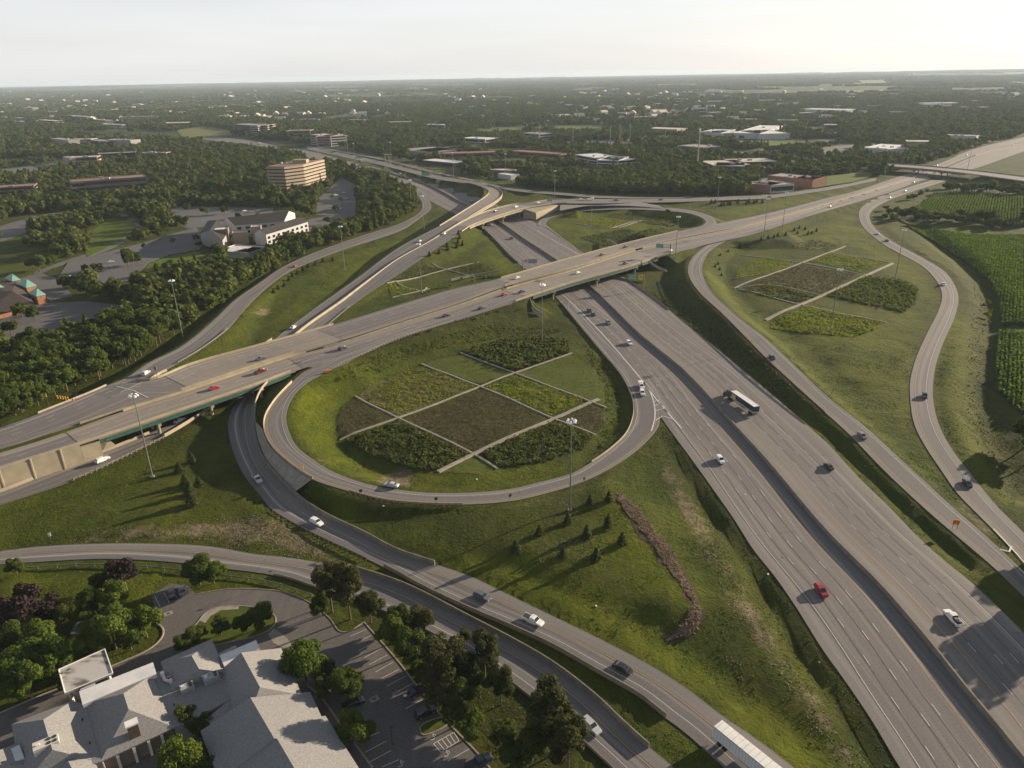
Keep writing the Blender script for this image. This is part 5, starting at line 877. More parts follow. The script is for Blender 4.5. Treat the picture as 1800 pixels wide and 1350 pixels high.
for a in [(66, 211, 97, 213, 15, 22, 'cream', 'w', 3, 'sunlit cream office building far off at the upper left'), (115, 203, 152, 206, 13, 30, 'grey', 'g', 3, 'grey flat office block far off at the upper left'), (160, 210, 186, 212, 10, 24, 'cream', 'g', 2, 'small cream office building beside the far grey block'), (172, 218, 214, 220, 6, 25, 'white', 'w', 1, 'low white building with a broken roofline far left'), (213, 206, 247, 205, 13, 25, 'cream', 't', 3, 'far cream office with punched windows, left wing'), (250, 205, 274, 204, 13, 25, 'cream', 't', 3, 'far cream office with punched windows, right wing'), (285, 217, 332, 216, 6, 60, 'cream', 't', 1, 'low tan store building with a big flat roof far left'), (0, 206, 10, 206, 10, 20, 'cream', 't', 2, 'tiny cream block at the far left edge'), (22, 207, 34, 208, 9, 24, 'cream', 't', 2, 'tiny pale block near the far left edge'),
          (412, 219, 452, 221, 23, 40, 'dark', 'g', 5, 'dark glass office building beyond the freeway'), (453, 222, 470, 220, 22, 20, 'grey', 'g', 5, 'grey stair tower joined to the dark glass office'), (470, 221, 484, 218, 22, 40, 'pink', 't', 5, 'sunlit striped end of the office beyond the freeway'), (503, 231, 545, 230, 17, 50, 'brown', 'b', 3, 'brown office building behind the freeway trees'), (545, 237, 580, 240, 18, 35, 'grey', 't', 4, 'grey office building with banded windows by the freeway'), (581, 240, 603, 236, 18, 30, 'pink', 't', 4, 'sunlit banded end of the office by the freeway'),
          (380 + 0, 204, 400, 204, 8, 30, 'cream', 't', 0, 'flat tan building in the trees beyond the tan field'), (525, 210, 560, 210, 8, 25, 'brown', 'g', 1, 'low brown building deep in the woods'), (610, 211, 640, 211, 8, 25, 'brown', 't', 1, 'low tan building deep in the woods'), (745, 219, 782, 220, 8, 30, 'grey', 'w', 1, 'pale building with a curved front in the woods'),
          (712, 262, 757, 268, 6, 60, 'grey', 'g', 0, 'large low warehouse with a plain grey roof, left part'), (757, 268, 807, 262, 6, 55, 'grey', 'g', 0, 'large low warehouse with a plain grey roof, right part'), (742, 282, 797, 287, 5, 28, 'dark', 'w', 1, 'low building with a white flat roof by the collector lane'), (775, 271, 875, 268, 6, 30, 'brick', 'b', 1, 'long low brick building behind the white-roofed one'), (812, 243, 853, 245, 7, 40, 'white', 'w', 1, 'white building in front of the green field'), (858, 299, 898, 301, 5, 22, 'brown', 't', 0, 'small tan-roofed shed behind the collector lane'), (875, 306, 898, 309, 5, 14, 'white', 'w', 0, 'small white shed beside the tan-roofed shed'),
          (900, 266, 986, 272, 6, 26, 'brick', 'b', 1, 'low brick building with a reddish roof behind the dark wood'), (921, 234, 948, 236, 10, 35, 'white', 'g', 2, 'blue grey warehouse beside the substation'), (1010, 272, 1050, 279, 8, 40, 'white', 'w', 2, 'bright white office building, left step'), (1047, 278, 1086, 283, 8, 34, 'white', 'w', 2, 'bright white office building, middle step'), (1086, 283, 1105, 276, 8, 30, 'white', 'w', 2, 'bright white office building, sunlit right end'), (1136, 226, 1190, 228, 6, 50, 'cream', 't', 0, 'far tan-roofed warehouse behind the poles'),
          (1192, 256, 1236, 260, 7, 40, 'grey', 'g', 1, 'grey flat industrial building among parked trucks'), (1230, 232, 1268, 235, 8.5, 60, 'white', 'w', 0, 'white and blue warehouse, left half'), (1268, 234, 1293, 228, 8.5, 45, 'white', 'w', 0, 'white and blue warehouse, sunlit right end'), (1300, 230, 1336, 236, 9, 60, 'white', 'w', 0, 'long pale warehouse, shaded front'), (1336, 235, 1379, 221, 9, 50, 'white', 'w', 0, 'long pale warehouse, sunlit side'), (1230, 283, 1256, 292, 7, 50, 'dark', 't', 0, 'dark-walled hall with a cream roof, left part'), (1256, 292, 1308, 293, 7, 40, 'dark', 't', 0, 'dark-walled hall with a cream roof, middle part'), (1290, 286, 1367, 284, 7, 45, 'dark', 't', 0, 'dark-walled hall with a cream roof, right part'),
          (1320, 320, 1355, 327, 8, 30, 'white', 'g', 1, 'pale industrial building with dark doors beside the road'), (1355, 327, 1376, 322, 8, 26, 'brick', 'g', 0, 'brick end of the pale industrial building'), (1350, 309, 1429, 317, 9, 30, 'brick', 'g', 0, 'long brick warehouse near the yellow grass'), (1429, 317, 1449, 312, 9, 24, 'brick', 'g', 0, 'sunlit brick end of the long warehouse'), (1515, 258, 1560, 263, 7, 40, 'white', 'w', 0, 'white building with a cream roof before the overpass'), (1560, 262, 1590, 255, 8, 34, 'white', 'w', 0, 'sunlit white end of the building before the overpass'), (1588, 249, 1636, 250, 6, 36, 'cream', 't', 0, 'low tan building right of the white one'),
          (1408, 192, 1489, 194, 9, 70, 'white', 'w', 0, 'bright white warehouse roof far away in the woods'), (1625, 182, 1690, 181, 9, 60, 'white', 'w', 0, 'long pale warehouse in the hazy distance'), (1560, 197, 1592, 197, 8, 30, 'grey', 'g', 1, 'small grey building far off right of the white roof'), (1662, 238, 1716, 240, 7, 30, 'white', 'g', 0, 'pale blue long shed by the upper right highway'), (708, 155, 732, 155, 9, 120, 'white', 'w', 0, 'tiny bright warehouse near the horizon'), (500, 160, 520, 160, 9, 80, 'cream', 't', 0, 'tiny tan building near the horizon'), (106, 161, 112, 161, 12, 60, 'white', 'w', 0, 'tiny white building on the left skyline'),
          (380, 442, 438, 446, 4, 22, 'white', 'w', 0, 'flat white single-storey annex in front of the gabled building'), (438, 446, 469, 437, 4, 14, 'cream', 'w', 0, 'sunlit cream end of the white annex')]:
    bp(*a[:9], a[9], units=0 if a[4] < 7 else 2, seed=len(a[9]), colw=4.5 if 'punched' in a[9] else (None if a[5] > 0 else 5))
def gable(name, label, e0, e1, r0, r1, wm, rm, h_e, h_r, wins=0, h_far=None, lab2=None):
    """gabled wing: near eave e0-e1 at height h_e, ridge r0-r1 at height h_r (pixels); the far eave mirrors the near one"""
    a, b = G(*e0, h_e), G(*e1, h_e); c, d = G(*r0, h_r), G(*r1, h_r); a2, b2 = 2 * c - a, 2 * d - b; a2[2] = b2[2] = h_e; o = a.copy(); o[2] = 0; t = thing(name, label, 'building', o); BX.append(([p[:2] for p in (a, b, b2, a2)], 4, 14))
    V = [p - o for p in (a, b, b2, a2, c, d)]; lo = [np.array([p[0], p[1], -1.0]) for p in V[:4]]
    link('wall', mesh('wall', V + lo, [(6, 7, 1, 0), (8, 9, 3, 2), (7, 8, 2, 5, 1), (9, 6, 0, 4, 3)], wm), None, t)
    n = np.cross(V[1] - V[0], V[4] - V[0]); n = n / np.linalg.norm(n) * .18; n = n if n[2] > 0 else -n
    mb = MB(); q = [V[0] * 1.02 - V[4] * .02, V[1] * 1.02 - V[5] * .02, V[5], V[4]]; mb.add([p + n for p in q] + q, [(0, 1, 2, 3), (4, 5, 1, 0), (5, 6, 2, 1), (7, 4, 0, 3)]); q = [V[3], V[2], V[5], V[4]]; mb.add([p + [0, 0, .2] for p in q], [(0, 1, 2, 3)]); mb.obj('roof', rm, t)
    u = V[1] - V[0]; L = np.linalg.norm(u); u = u / L; nn = np.array([u[1], -u[0], 0]); nn = nn if np.dot(nn[:2], -(a[:2])) > 0 else -nn
    for k in range(wins): 
        c_ = V[0] + u * L * (k + .5) / wins + nn * .03
        for zz in (.3, .68): MB().box((c_[0], c_[1], h_e * zz), (L / wins * .5, .12, h_e * .22), math.atan2(u[1], u[0])).obj('window', GLASS, t)
    return t
gable('gabled_building', 'white-walled gabled wing with a dark roof and rows of small windows by the left ramp', (467.5, 412.5), (541, 390), (456, 403.5), (530, 381), WHITEW, ROOFM['d'], 9, 12.5, 9)
gable('gabled_building', 'long rear gabled wing with a pale ridge behind the white-walled wing', (412, 396), (500, 388), (399, 383), (508, 371), WHITEW, ROOFM['d'], 9, 14, 6)
gable('gabled_building', 'grey gabled hall with a steep dark roof at the left end of the white building', (352, 410), (366, 388), (369, 405), (381, 387), GREYW, ROOFM['d'], 9, 14, 1)
bp(369, 406, 400, 404, 13, 12, 'brown', 'w', 0, 'dark-fronted block with a small flat white roof on the gabled building', units=0); bp(408, 411, 435, 409, 9, 10, 'cream', 't', 0, 'plain cream stair block between the gabled wings', units=0); bp(441, 400, 458, 399, 12, 8, 'cream', 'w', 0, 'pale chimney-like block at the left end of the white gabled wing', units=0)

def hip(t, quad, ridge, ze, zr, rm, wm, o, name='roof', zb=0.0):
    """hipped roof: four eave corners (px) at height ze, two ridge points at zr; wall below"""
    E = [G(*p, ze) - o for p in quad]; Rg = [G(*p, zr) - o for p in ridge]; V = E + Rg; F = [(0, 1, 4), (1, 2, 5, 4), (2, 3, 5), (3, 0, 4, 5)]; drop = [p - [0, 0, .28] for p in E]
    V2 = V + drop; F2 = F + [(6 + i, 6 + (i + 1) % 4, (i + 1) % 4, i) for i in range(4)] + [(9, 8, 7, 6)]
    link(name, mesh(name, V2, F2, rm), None, t); cx = sum(E) / 4; W_ = [(cx + (p - cx) * .94) for p in E]; MB().prism([(p[0], p[1]) for p in W_], zb - 1, ze - .3).obj('wall', wm, t); BX.append(([(p + o)[:2] for p in E], 1, 22))
# clubhouse complex at the lower left
o = G(220, 1250, 0); t = thing('clubhouse', 'sprawling building with grey shingled hip roofs at the bottom left', 'building', o); OFFW = M('trim_offwhite', (.55, .52, .46), (.48, .45, .40), .5)
hip(t, [(147, 1237), (270, 1184), (308, 1278), (176, 1339)], [(217, 1219), (226, 1247)], 4.2, 7.6, SHINGLE, BROWNW, o)
hip(t, [(20, 1273), (130, 1230), (166, 1336), (40, 1382)], [(76, 1265), (92, 1318)], 4.2, 7.4, SHINGLE, BROWNW, o)
hip(t, [(282, 1163), (372, 1123), (398, 1182), (302, 1216)], [(337, 1153), (350, 1176)], 4.4, 7.3, SHINGLE, BROWNW, o)
hip(t, [(388, 1178), (494, 1139), (532, 1222), (425, 1290)], [(424, 1147), (457, 1208)], 4.3, 8.4, SHINGLE, BROWNW, o)
hip(t, [(352, 1285), (545, 1216), (584, 1300), (385, 1372)], [(440, 1226), (482, 1298)], 4.25, 8.5, SHINGLE, BROWNW, o)
hip(t, [(385, 1355), (572, 1258), (645, 1372), (430, 1450)], [(474, 1276), (530, 1372)], 4.2, 8.3, SHINGLE, BROWNW, o)
hip(t, [(-60, 1345), (45, 1300), (60, 1345), (-50, 1395)], [(-10, 1322), (0, 1345)], 4.1, 6.2, SHINGLE, BROWNW, o)
hip(t, [(96, 1345), (160, 1322), (176, 1360), (110, 1390)], [(120, 1338), (132, 1362)], 4.15, 6.0, SHINGLE, BROWNW, o)
def slab(pts, z0, z1, m, nm='flat_roof'): MB().prism([tuple((G(*p, z1) - o)[:2]) for p in pts], z0, z1).obj(nm, m, t)
slab([(139, 1215), (269, 1164), (275, 1184), (145, 1239)], 3.4, 5.4, MEMBR); slab([(386, 1152), (450, 1125), (457, 1141), (394, 1171)], 3.4, 5.0, MEMBR); slab([(-30, 1338), (34, 1309), (42, 1331), (-24, 1362)], 3.4, 5.2, MEMBR)
slab([(126, 1232), (150, 1237), (179, 1338), (158, 1345)], .0, 4.4, SHINGLE); slab([(270, 1184), (290, 1175), (396, 1168), (412, 1210), (418, 1222), (345, 1262), (306, 1278)], .0, 4.3, SHINGLE); slab([(140, 1208), (166, 1198), (168, 1203), (141, 1213)], 3.6, 4.3, MEMBR); slab([(362, 1265), (400, 1232), (430, 1222), (436, 1262), (390, 1290)], 0, 4.25, SHINGLE)
slab([(384, 1148), (415, 1134), (416, 1138), (385, 1153)], 3, 3.8, ROOFG)
for px, py in ((286, 1300), (263, 1310), (237, 1322), (208, 1334), (182, 1348)):  # white columns under the front eave
    q = G(px, py, 2.6) - o; MB().box((q[0], q[1], 1.9), (.5, .5, 3.8), .6).obj('column', OFFW, t)
q = G(236, 1288, 5.6) - o; ch = MB(); ch.box((q[0], q[1], 5.9), (1.9, 1.3, 4.2), .61); c_ = ch.obj('chimney', M('chimney_brick', (.10, .065, .05), (.07, .045, .035), .8), t); MB().box((q[0], q[1], 8.15), (2.3, 1.7, .35), .61).obj('chimney_cap', WHT, c_)
# canopy over the drive
a = [G(*p, 5.0) for p in ((103, 1177), (184, 1141), (198, 1183), (114, 1218))]; c = sum(a) / 4; c[2] = 0; tc_ = thing('entrance_canopy', 'stained white flat canopy standing over the clubhouse drive', 'canopy', c); STAIN = M('stained_membrane', (.42, .405, .385), (.11, .085, .07), .33, .7, lo=.50, hi=.66, stretch=(.6, 1.6, 1))
MB().prism([(p - c)[:2] for p in a], 4.5, 4.95).obj('roof', STAIN, tc_); MB().strip([(*(p - c)[:2], 4.96) for p in a + [a[0]]], .3, .16).obj('roof_edge', WHT, tc_)
for p in a: q = (p - c) * .82; MB().box((q[0], q[1], 2.2), (.55, .55, 4.6)).obj('column', OFFW, tc_)
def hvac(px, py, z, l, w_, h, fans, label, rz=.6):
    q = G(px, py, z); t_ = thing('rooftop_unit', label, 'air conditioner', q, rz); MB().box((0, 0, h / 2), (l, w_, h)).obj('casing', GREYP if 'grey' in label else OFFW, t_)
    for k in range(fans): x = l / 2 - .6 - (k // 2) * 1.0; y = (-.25 + .5 * (k % 2)) * w_ * .95; MB().cyl((x, y, h), (x, y, h + .08), .38, .38, 12).obj('fan', DARK, t_)
    MB().box((-l * .3, 0, h + .15), (.6, .4, .3)).obj('vent', WHT, t_)
hvac(84, 1316, 5.7, 4.2, 2.2, 1.7, 4, 'cream rooftop unit with four round fans on the left roof'); hvac(330, 1213, 4.3, 2.6, 1.7, 1.3, 2, 'smaller grey rooftop unit nearer the pipes'); hvac(372, 1196, 4.3, 3.1, 1.8, 1.4, 2, 'larger grey rooftop unit beside the white flat roof')
q = G(293, 1200, 4.3); t_ = thing('exhaust_duct', 'tangle of pale exhaust pipes on the flat roof left of the grey units', 'duct', q); MB().cyl((-1.3, 1.6, .5), (-.4, .2, .6), .32, .32, 8).obj('pipe', OFFW, t_); MB().cyl((-.4, .2, .6), (1.2, -.3, .6), .32, .32, 8).obj('pipe', OFFW, t_); MB().cyl((1.2, -.3, 0), (1.2, -.3, 1.3), .4, .3, 8).obj('pipe', OFFW, t_); MB().box((.2, .9, .4), (1.0, .7, .8), .5).obj('fan_housing', STEEL, t_); MB().cyl((-1.6, 1.9, 0), (-1.6, 1.9, 1.0), .4, .4, 8).obj('vent_hood', WHT, t_)
for k, (px, py) in enumerate([(145, 1265), (158, 1306), (306, 1238), (424, 1175), (440, 1249), (436, 1283), (493, 1257), (518, 1295), (458, 1329), (324, 1164)]):
    q = G(px, py, 6.2 if px > 400 else 4.6); MB().cyl(q - [0, 0, 1.0], q + [0, 0, .35], .14, .14, 7).obj('roof_vent', DARK, label='small dark pipe vent on the shingle roof', category='vent', group='pipe vents on the clubhouse roofs')
# building with green pavilion roofs at the left edge
TEAL = M('teal_metal_roof', (.20, .38, .32), (.15, .31, .26), .3, .5); TILE = M('brown_roof', (.065, .052, .048), (.045, .037, .035), .5, .9); o = G(30, 500, 0); t = thing('pavilion_building', 'low dark-roofed building with teal pavilion roofs and red brick porches at the left edge', 'building', o)
hip(t, [(-50, 500), (30, 492), (62, 535), (-40, 560)], [(-20, 508), (22, 512)], 4, 8, TILE, BRICK, o)
for a_, k in (((21, 487), 1.0), ((46, 497), 1.2), ((64, 513), 1.1), ((-2, 506), 1.2)):
    x, y = a_; hip(t, [(x - 14 * k, y + 2), (x + 1, y - 3), (x + 15 * k, y + 4), (x, y + 7 * k)], [(x - 1, y - 6 * k), (x + 1, y - 5.5 * k)], 5.5, 8.6, TEAL, BRICK, o)
q = G(64, 527, 2) - o; MB().box((q[0] - .5, q[1] - 1, 1.6), (4.0, 1.0, 3.2), .0).obj('porch_opening', DARK, t)
ball = M('tank_white', (.6, .6, .6), (.5, .5, .5), .2)

rb_ = random.Random(41)
for k in range(95):
    px = rb_.choice([rb_.uniform(0, 420), rb_.uniform(0, 1800), rb_.uniform(1100, 1800)]); py = rb_.choice([rb_.uniform(168, 232), rb_.uniform(160, 200)])
    if 395 < px < 620 and py > 205 or 900 < px < 1420 and py > 222 or py > 225 and px > 1500 or 60 < px < 300 and py > 200: continue
    q = G(px, py); L_ = rb_.uniform(25, 70); D_ = rb_.uniform(18, 40); h_ = rb_.uniform(7, 12); a_ = rb_.uniform(-.5, .5); u_ = np.array([math.cos(a_), math.sin(a_)]); v_ = np.array([-u_[1], u_[0]]); c_ = q[:2]; poly_ = [tuple(c_ + u_ * sx * L_ / 2 + v_ * sy * D_ / 2) for sx, sy in ((-1, -1), (1, -1), (1, 1), (-1, 1))]
    wl = rb_.choice(['white', 'cream', 'cream', 'grey', 'pink', 'brown']); t_ = block(poly_, h_, '%s %s flat-roofed building far off among the %s trees' % ('long' if L_ > 48 else 'short', {'cream': 'tan', 'pink': 'pinkish'}.get(wl, wl), 'left' if px < 450 else 'left middle' if px < 800 else 'middle' if px < 1150 else 'right middle' if px < 1450 else 'right'), WALLM[wl], ROOFM[rb_.choice('wwttg')], rb_.choice([0, 1, 2]), units=0, z=float(TH(*c_)), name='commercial_building'); t_['group'] = 'far commercial buildings'
# ------------------------------------------------------------------ trees placed one by one
NEARQ = []
def nt_(px, py, R, kind, label, hc=None, **k):
    hc = hc if hc is not None else R * 1.25; q = G(px, py, hc); tree(q[0], q[1], float(TH(q[0], q[1])), R, kind, label, **k)
for a in [(26, 996, 2.3, 'near', 'small round bush at the lawn edge below the lowest ramp at far left'), (214, 1005, 4.6, 'purple', 'purple-leaved tree left of the two parked cars'), (346, 1000, 4.0, 'near', 'dark green tree beside the lowest ramp above the drive'), (372, 1003, 3.2, 'nearbright', 'lighter green tree beside the dark green one above the drive'), (25, 1082, 5.0, 'purple', 'large purple-leaved tree at the left edge'), (78, 1068, 4.3, 'purple', 'purple-leaved tree right of the large one at the left edge'), (118, 1075, 3.4, 'near', 'dark tree above the teal car'),
          (60, 1122, 5.0, 'nearbright', 'green tree at the left behind the canopy drive'), (22, 1165, 5.2, 'nearbright', 'green tree at the left edge above the drive kerb'), (88, 1155, 4.6, 'nearbright', 'green tree left of the stained canopy'), (8, 1125, 3.8, 'near', 'shaded tree cut by the left edge'), (192, 1098, 5.6, 'nearbright', 'big green tree on the island right of the teal car'), (250, 1088, 4.4, 'nearbright', 'green tree at the tip of the island'), (196, 1045, 3.9, 'nearbright', 'green tree between the purple tree and the island'), (150, 1060, 3.2, 'near', 'dark tree under the purple trees'), (50, 1050, 4.0, 'purple', 'smaller purple-leaved tree above the large one at the left edge'), (160, 1130, 3.6, 'nearbright', 'green tree hiding the canopy drive, left of the island'), (120, 1195, 2.4, 'nearbright', 'small green tree touching the left end of the canopy'), (45, 1195, 4.0, 'nearbright', 'green tree overhanging the drive kerb at the left'), (225, 1120, 3.0, 'near', 'dark undergrowth tree on the island'), (175, 1020, 3.0, 'near', 'dark tree left of the purple tree by the ramp'),
          (345, 1112, 2.6, 'near', 'dark bushy tree at the left end of the oval bed'), (322, 1133, 2.2, 'near', 'small dark bushy tree beside the shingled roof'), (385, 1098, 2.5, 'near', 'low bushy tree inside the oval bed'), (425, 1096, 2.4, 'near', 'low bushy tree right of centre in the oval bed'), (456, 1080, 3.3, 'near', 'reddish green tree at the right end of the oval bed'),
          (580, 1045, 4.3, 'nearpine', 'tall dark pine on the corner island of the lot'), (612, 1058, 4.2, 'nearpine', 'dark pine right of the tall one on the corner island'), (650, 1072, 3.2, 'nearpine', 'thin pine overlapping the ramp edge'), (560, 1062, 2.6, 'near', 'small dark tree left of the corner pines'), (684, 1106, 3.5, 'nearbright', 'green tree between the first and second pines along the lot'), (745, 1108, 3.5, 'nearpine', 'tall narrow pine beside the ramp in the middle of the row'), (722, 1143, 4.2, 'near', 'dark leafy tree below the narrow pine'),
          (785, 1185, 4.6, 'nearpine', 'wide dark pine in the middle of the row along the lot'), (812, 1165, 3.6, 'near', 'dark tree behind the wide pine'), (800, 1215, 3.8, 'near', 'shaded tree below the wide pine'), (852, 1168, 3.8, 'nearpine', 'reddish pine nearest the black car on the lowest ramp'), (820, 1128, 1.8, 'nearpine', 'thin sparse sapling above the wide pine'), (826, 1272, 3.0, 'nearbright', 'small bright green tree right of the hatched bay'),
          (532, 1160, 4.7, 'nearbright', 'round bright green tree touching the shingled roof'), (570, 1178, 2.7, 'near', 'small green tree right of the round bright one'), (610, 1205, 3.6, 'near', 'dark green tree in the strip beside the lot'), (575, 1205, 2.6, 'near', 'shaded small tree by the building edge'), (617, 1276, 3.9, 'nearbright', 'green tree by the lower right corner of the roof'), (312, 1325, 4.6, 'nearbright', 'green tree in front of the clubhouse columns'), (352, 1340, 3.0, 'near', 'dark green tree right of the one by the columns'), (328, 1262, 3.0, 'near', 'tree standing in the courtyard between the roofs'), (358, 1275, 2.4, 'near', 'small tree in the courtyard corner'),
          (700, 1085, 3.0, 'near', 'low dark tree at the top of the row beside the lot'), (765, 1150, 3.6, 'near', 'dark tree in the gap of the row along the lot'), (770, 1225, 3.4, 'nearpine', 'dark pine close to the shaded parked cars'), (835, 1195, 3.2, 'near', 'dark tree under the reddish pine'), (800, 1255, 2.8, 'near', 'dark tree beside the lot kerb above the hatched bay'), (745, 1180, 3.0, 'near', 'shaded tree at the lot kerb in mid row'), (880, 1215, 3.0, 'nearpine', 'small pine below the black car on the lowest ramp'), (885, 1290, 3.0, 'near', 'leafy tree left of the bottom centre pines'), (985, 1290, 3.6, 'nearpine', 'pine right of the spreading tree at the bottom centre'), (962, 1275, 4.6, 'nearpine', 'dark spreading tree at the bottom centre beside the silver car'), (935, 1305, 3.8, 'near', 'dark tree left of the spreading tree at the bottom'), (1000, 1325, 4.2, 'nearpine', 'dark tree at the bottom edge beside the lowest ramp'), (905, 1325, 3.0, 'near', 'low dark tree at the bottom centre left')]: nt_(*a)
# young evergreens on the grass inside the big wedge
for k, (px, py, R) in enumerate([(998, 912, 1.6), (1037, 878, 1.5), (1070, 872, 1.7), (948, 932, 1.5), (1031, 937, 1.8), (1069, 918, 1.7), (1093, 948, 1.8), (907, 962, 1.7), (990, 970, 1.5), (1048, 975, 1.8)]):
    q = at(px, py + 8); tree(q[0], q[1], q[2], R, 'spruce', 'young dark evergreen on the grass wedge right of the lamp mast', 'young evergreens on the grass wedge', name='evergreen_tree', hs=.8)
for px, py, R in [(316, 822, 1.9), (327, 845, 2.0), (335, 862, 2.3), (338, 880, 2.4), (350, 846, 1.7), (338, 805, 1.7)]:
    q = at(px, py + 8); tree(q[0], q[1], q[2], R, 'spruce', 'dark evergreen in the small clump on the left grass triangle', 'evergreens on the left grass triangle', name='evergreen_tree', hs=.8)
for px, py in [(481, 515), (489, 509), (500, 503), (508, 493), (514, 487), (523, 482), (533, 476), (542, 470), (555, 466), (568, 460), (585, 459)]:
    q = at(px, py); tree(q[0], q[1], q[2], 1.5, 'spruce', 'young evergreen in the row along the left ramp', 'evergreen row beside the left ramp', name='evergreen_tree', hs=.75)
for px, py in [(755, 450), (772, 446), (787, 440), (786, 434), (803, 436), (805, 428), (808, 420), (813, 432), (806, 412)]:
    q = at(px, py); tree(q[0], q[1], q[2], 1.7, 'spruce', 'young evergreen in the left triangle near the flyover', 'evergreens near the flyover', name='evergreen_tree', hs=.8)
for px, py in [(1250, 358), (1257, 357), (1272, 361), (1280, 359), (1284, 361), (1297, 358), (1312, 360), (1316, 357), (1325, 358), (1330, 356), (1340, 357), (1268, 362)]:
    q = at(px, py); tree(q[0], q[1], q[2], 1.9, 'spruce', 'small evergreen in the line below the collector road', 'evergreens below the collector road', name='evergreen_tree', hs=.8)
for px, py in [(1338, 422), (1350, 420), (1360, 419), (1367, 415), (1381, 414), (1396, 406), (1402, 411), (1405, 402), (1415, 404), (1420, 413), (1427, 411), (1435, 407)]:
    q = at(px, py); tree(q[0], q[1], q[2], 1.3, 'spruce', 'sapling in the scattered group at the top of the right loop', 'saplings at the top of the right loop', name='evergreen_tree', hs=.8)
for px, py in [(1262, 465), (1265, 475), (1266, 450), (1280, 443), (1300, 434), (1312, 430), (1268, 485), (1257, 470)]:
    q = at(px, py); tree(q[0], q[1], q[2], 1.0, 'spruce', 'small sapling on the inside of the right ramp bend', 'saplings on the right ramp bend', name='evergreen_tree', hs=.8)
for px, py in [(1175, 372), (1180, 378), (1185, 384), (1192, 381), (1188, 391), (1183, 398), (1172, 400), (1165, 408), (1172, 372)]:
    q = at(px, py); tree(q[0], q[1], q[2], 1.4, 'bush', 'bush at the right side of the far loop', 'bushes of the far loop', name='bush', hs=1.2, cat='bush')
for px, py in [(812, 492), (832, 496), (852, 490), (860, 488), (792, 504), (775, 506), (755, 514)]:
    q = at(px, py); tree(q[0], q[1], q[2], 1.3, 'ybush', 'yellow green sapling before the low wall left of the bridge', 'saplings before the low wall', name='sapling', hs=1.2)
for px, py, R in [(1738, 535, 1.6), (1739, 550, 1.4), (1737, 560, 2.0), (1738, 570, 1.2)]:
    q = at(px, py); tree(q[0], q[1], q[2], R, 'ybush', 'bright yellow green bush in the ditch before the corn', 'yellow bushes in the ditch', name='bush', hs=1.3, cat='bush')
for px, py in [(862, 552), (838, 561), (800, 566), (760, 582), (740, 588), (880, 548), (915, 545)]:
    q = at(px, py); tree(q[0], q[1], q[2], .9, 'ybush', 'small shrub on the bank below the guardrail', 'shrubs below the guardrail', name='bush', cat='bush')
rr = random.Random(8)
for k in range(34):   # hedge island in the corn
    f = k / 33; px = 1572 + 190 * f + rr.uniform(-3, 3); py = 382 + 14 * f + rr.uniform(-5, 6); q = at(px, py); tree(q[0], q[1], q[2], rr.uniform(3.2, 5.2), rr.choice(['leaf', 'leaf', 'bright']), 'tree in the hedge island inside the corn field', 'hedge trees in the corn field', hs=.8)
for k in range(26):
    f = k / 25; px = 1660 + 150 * f + rr.uniform(-3, 3); py = 334 + 8 * f + rr.uniform(-4, 5); q = at(px, py); tree(q[0], q[1], q[2], rr.uniform(3.5, 6.0), rr.choice(['leaf', 'leaf', 'bright']), 'tree in the belt between the far overpass and the corn', 'trees below the far overpass', hs=.85)
for px, py, R in [(1596, 352, 3), (1606, 350, 3.4), (1618, 345, 3), (1628, 340, 3), (1556, 370, 3), (1562, 378, 3.2), (1555, 384, 2.6), (1568, 390, 2.6), (1800, 395, 6), (1806, 385, 6)]:
    q = at(px, py); tree(q[0], q[1], q[2], R, 'leaf', 'bushy tree between the far right ramp and the corn', 'bushy trees left of the corn', hs=.8)
# woods to the right whose shadows fall across the ramp at the lower right
for px, py, L_, R in [(1752, 1140, 62, 8.5), (1775, 1165, 60, 8), (1800, 1150, 62, 8.5), (1785, 1045, 55, 8.5), (1765, 1075, 60, 8), (1810, 1090, 58, 8), (1670, 846, 74, 7.6), (1690, 866, 72, 7.4)]:
    L_ = L_ * .66; R = R * .86; q = G(px, py) + [math.cos(SUN_AZ) * L_, math.sin(SUN_AZ) * L_, 0]; tree(q[0], q[1], float(TH(q[0], q[1])), R, 'leaf', 'tall tree just beyond the far right ramp', 'trees along the right edge', hs=.78)


for px, py, R in [(226, 470, 6), (243, 466, 4.5), (172, 480, 4), (150, 478, 2.6), (70, 478, 6.5), (96, 472, 5), (118, 508, 4.5), (138, 514, 4), (155, 520, 4.5), (170, 512, 4), (40, 560, 5), (20, 590, 4.5), (62, 565, 4), (8, 540, 3), (205, 525, 5), (190, 518, 4), (280, 418, 3.5), (305, 430, 3), (255, 440, 3), (330, 372, 4.5), (360, 378, 4), (395, 376, 4), (420, 384, 3.5), (455, 388, 4), (590, 372, 3.5), (600, 356, 3), (585, 350, 2.5), (575, 395, 3.5), (530, 398, 3.5), (495, 395, 4), (345, 424, 3), (352, 436, 3), (300, 480, 4), (320, 478, 4)]:
    q = at(px, py); tree(q[0], q[1], q[2], R, rt.choice(['leaf', 'leaf', 'bright']), 'tree on a kerbed strip of the left car parks', 'trees on the car park strips', hs=.9)
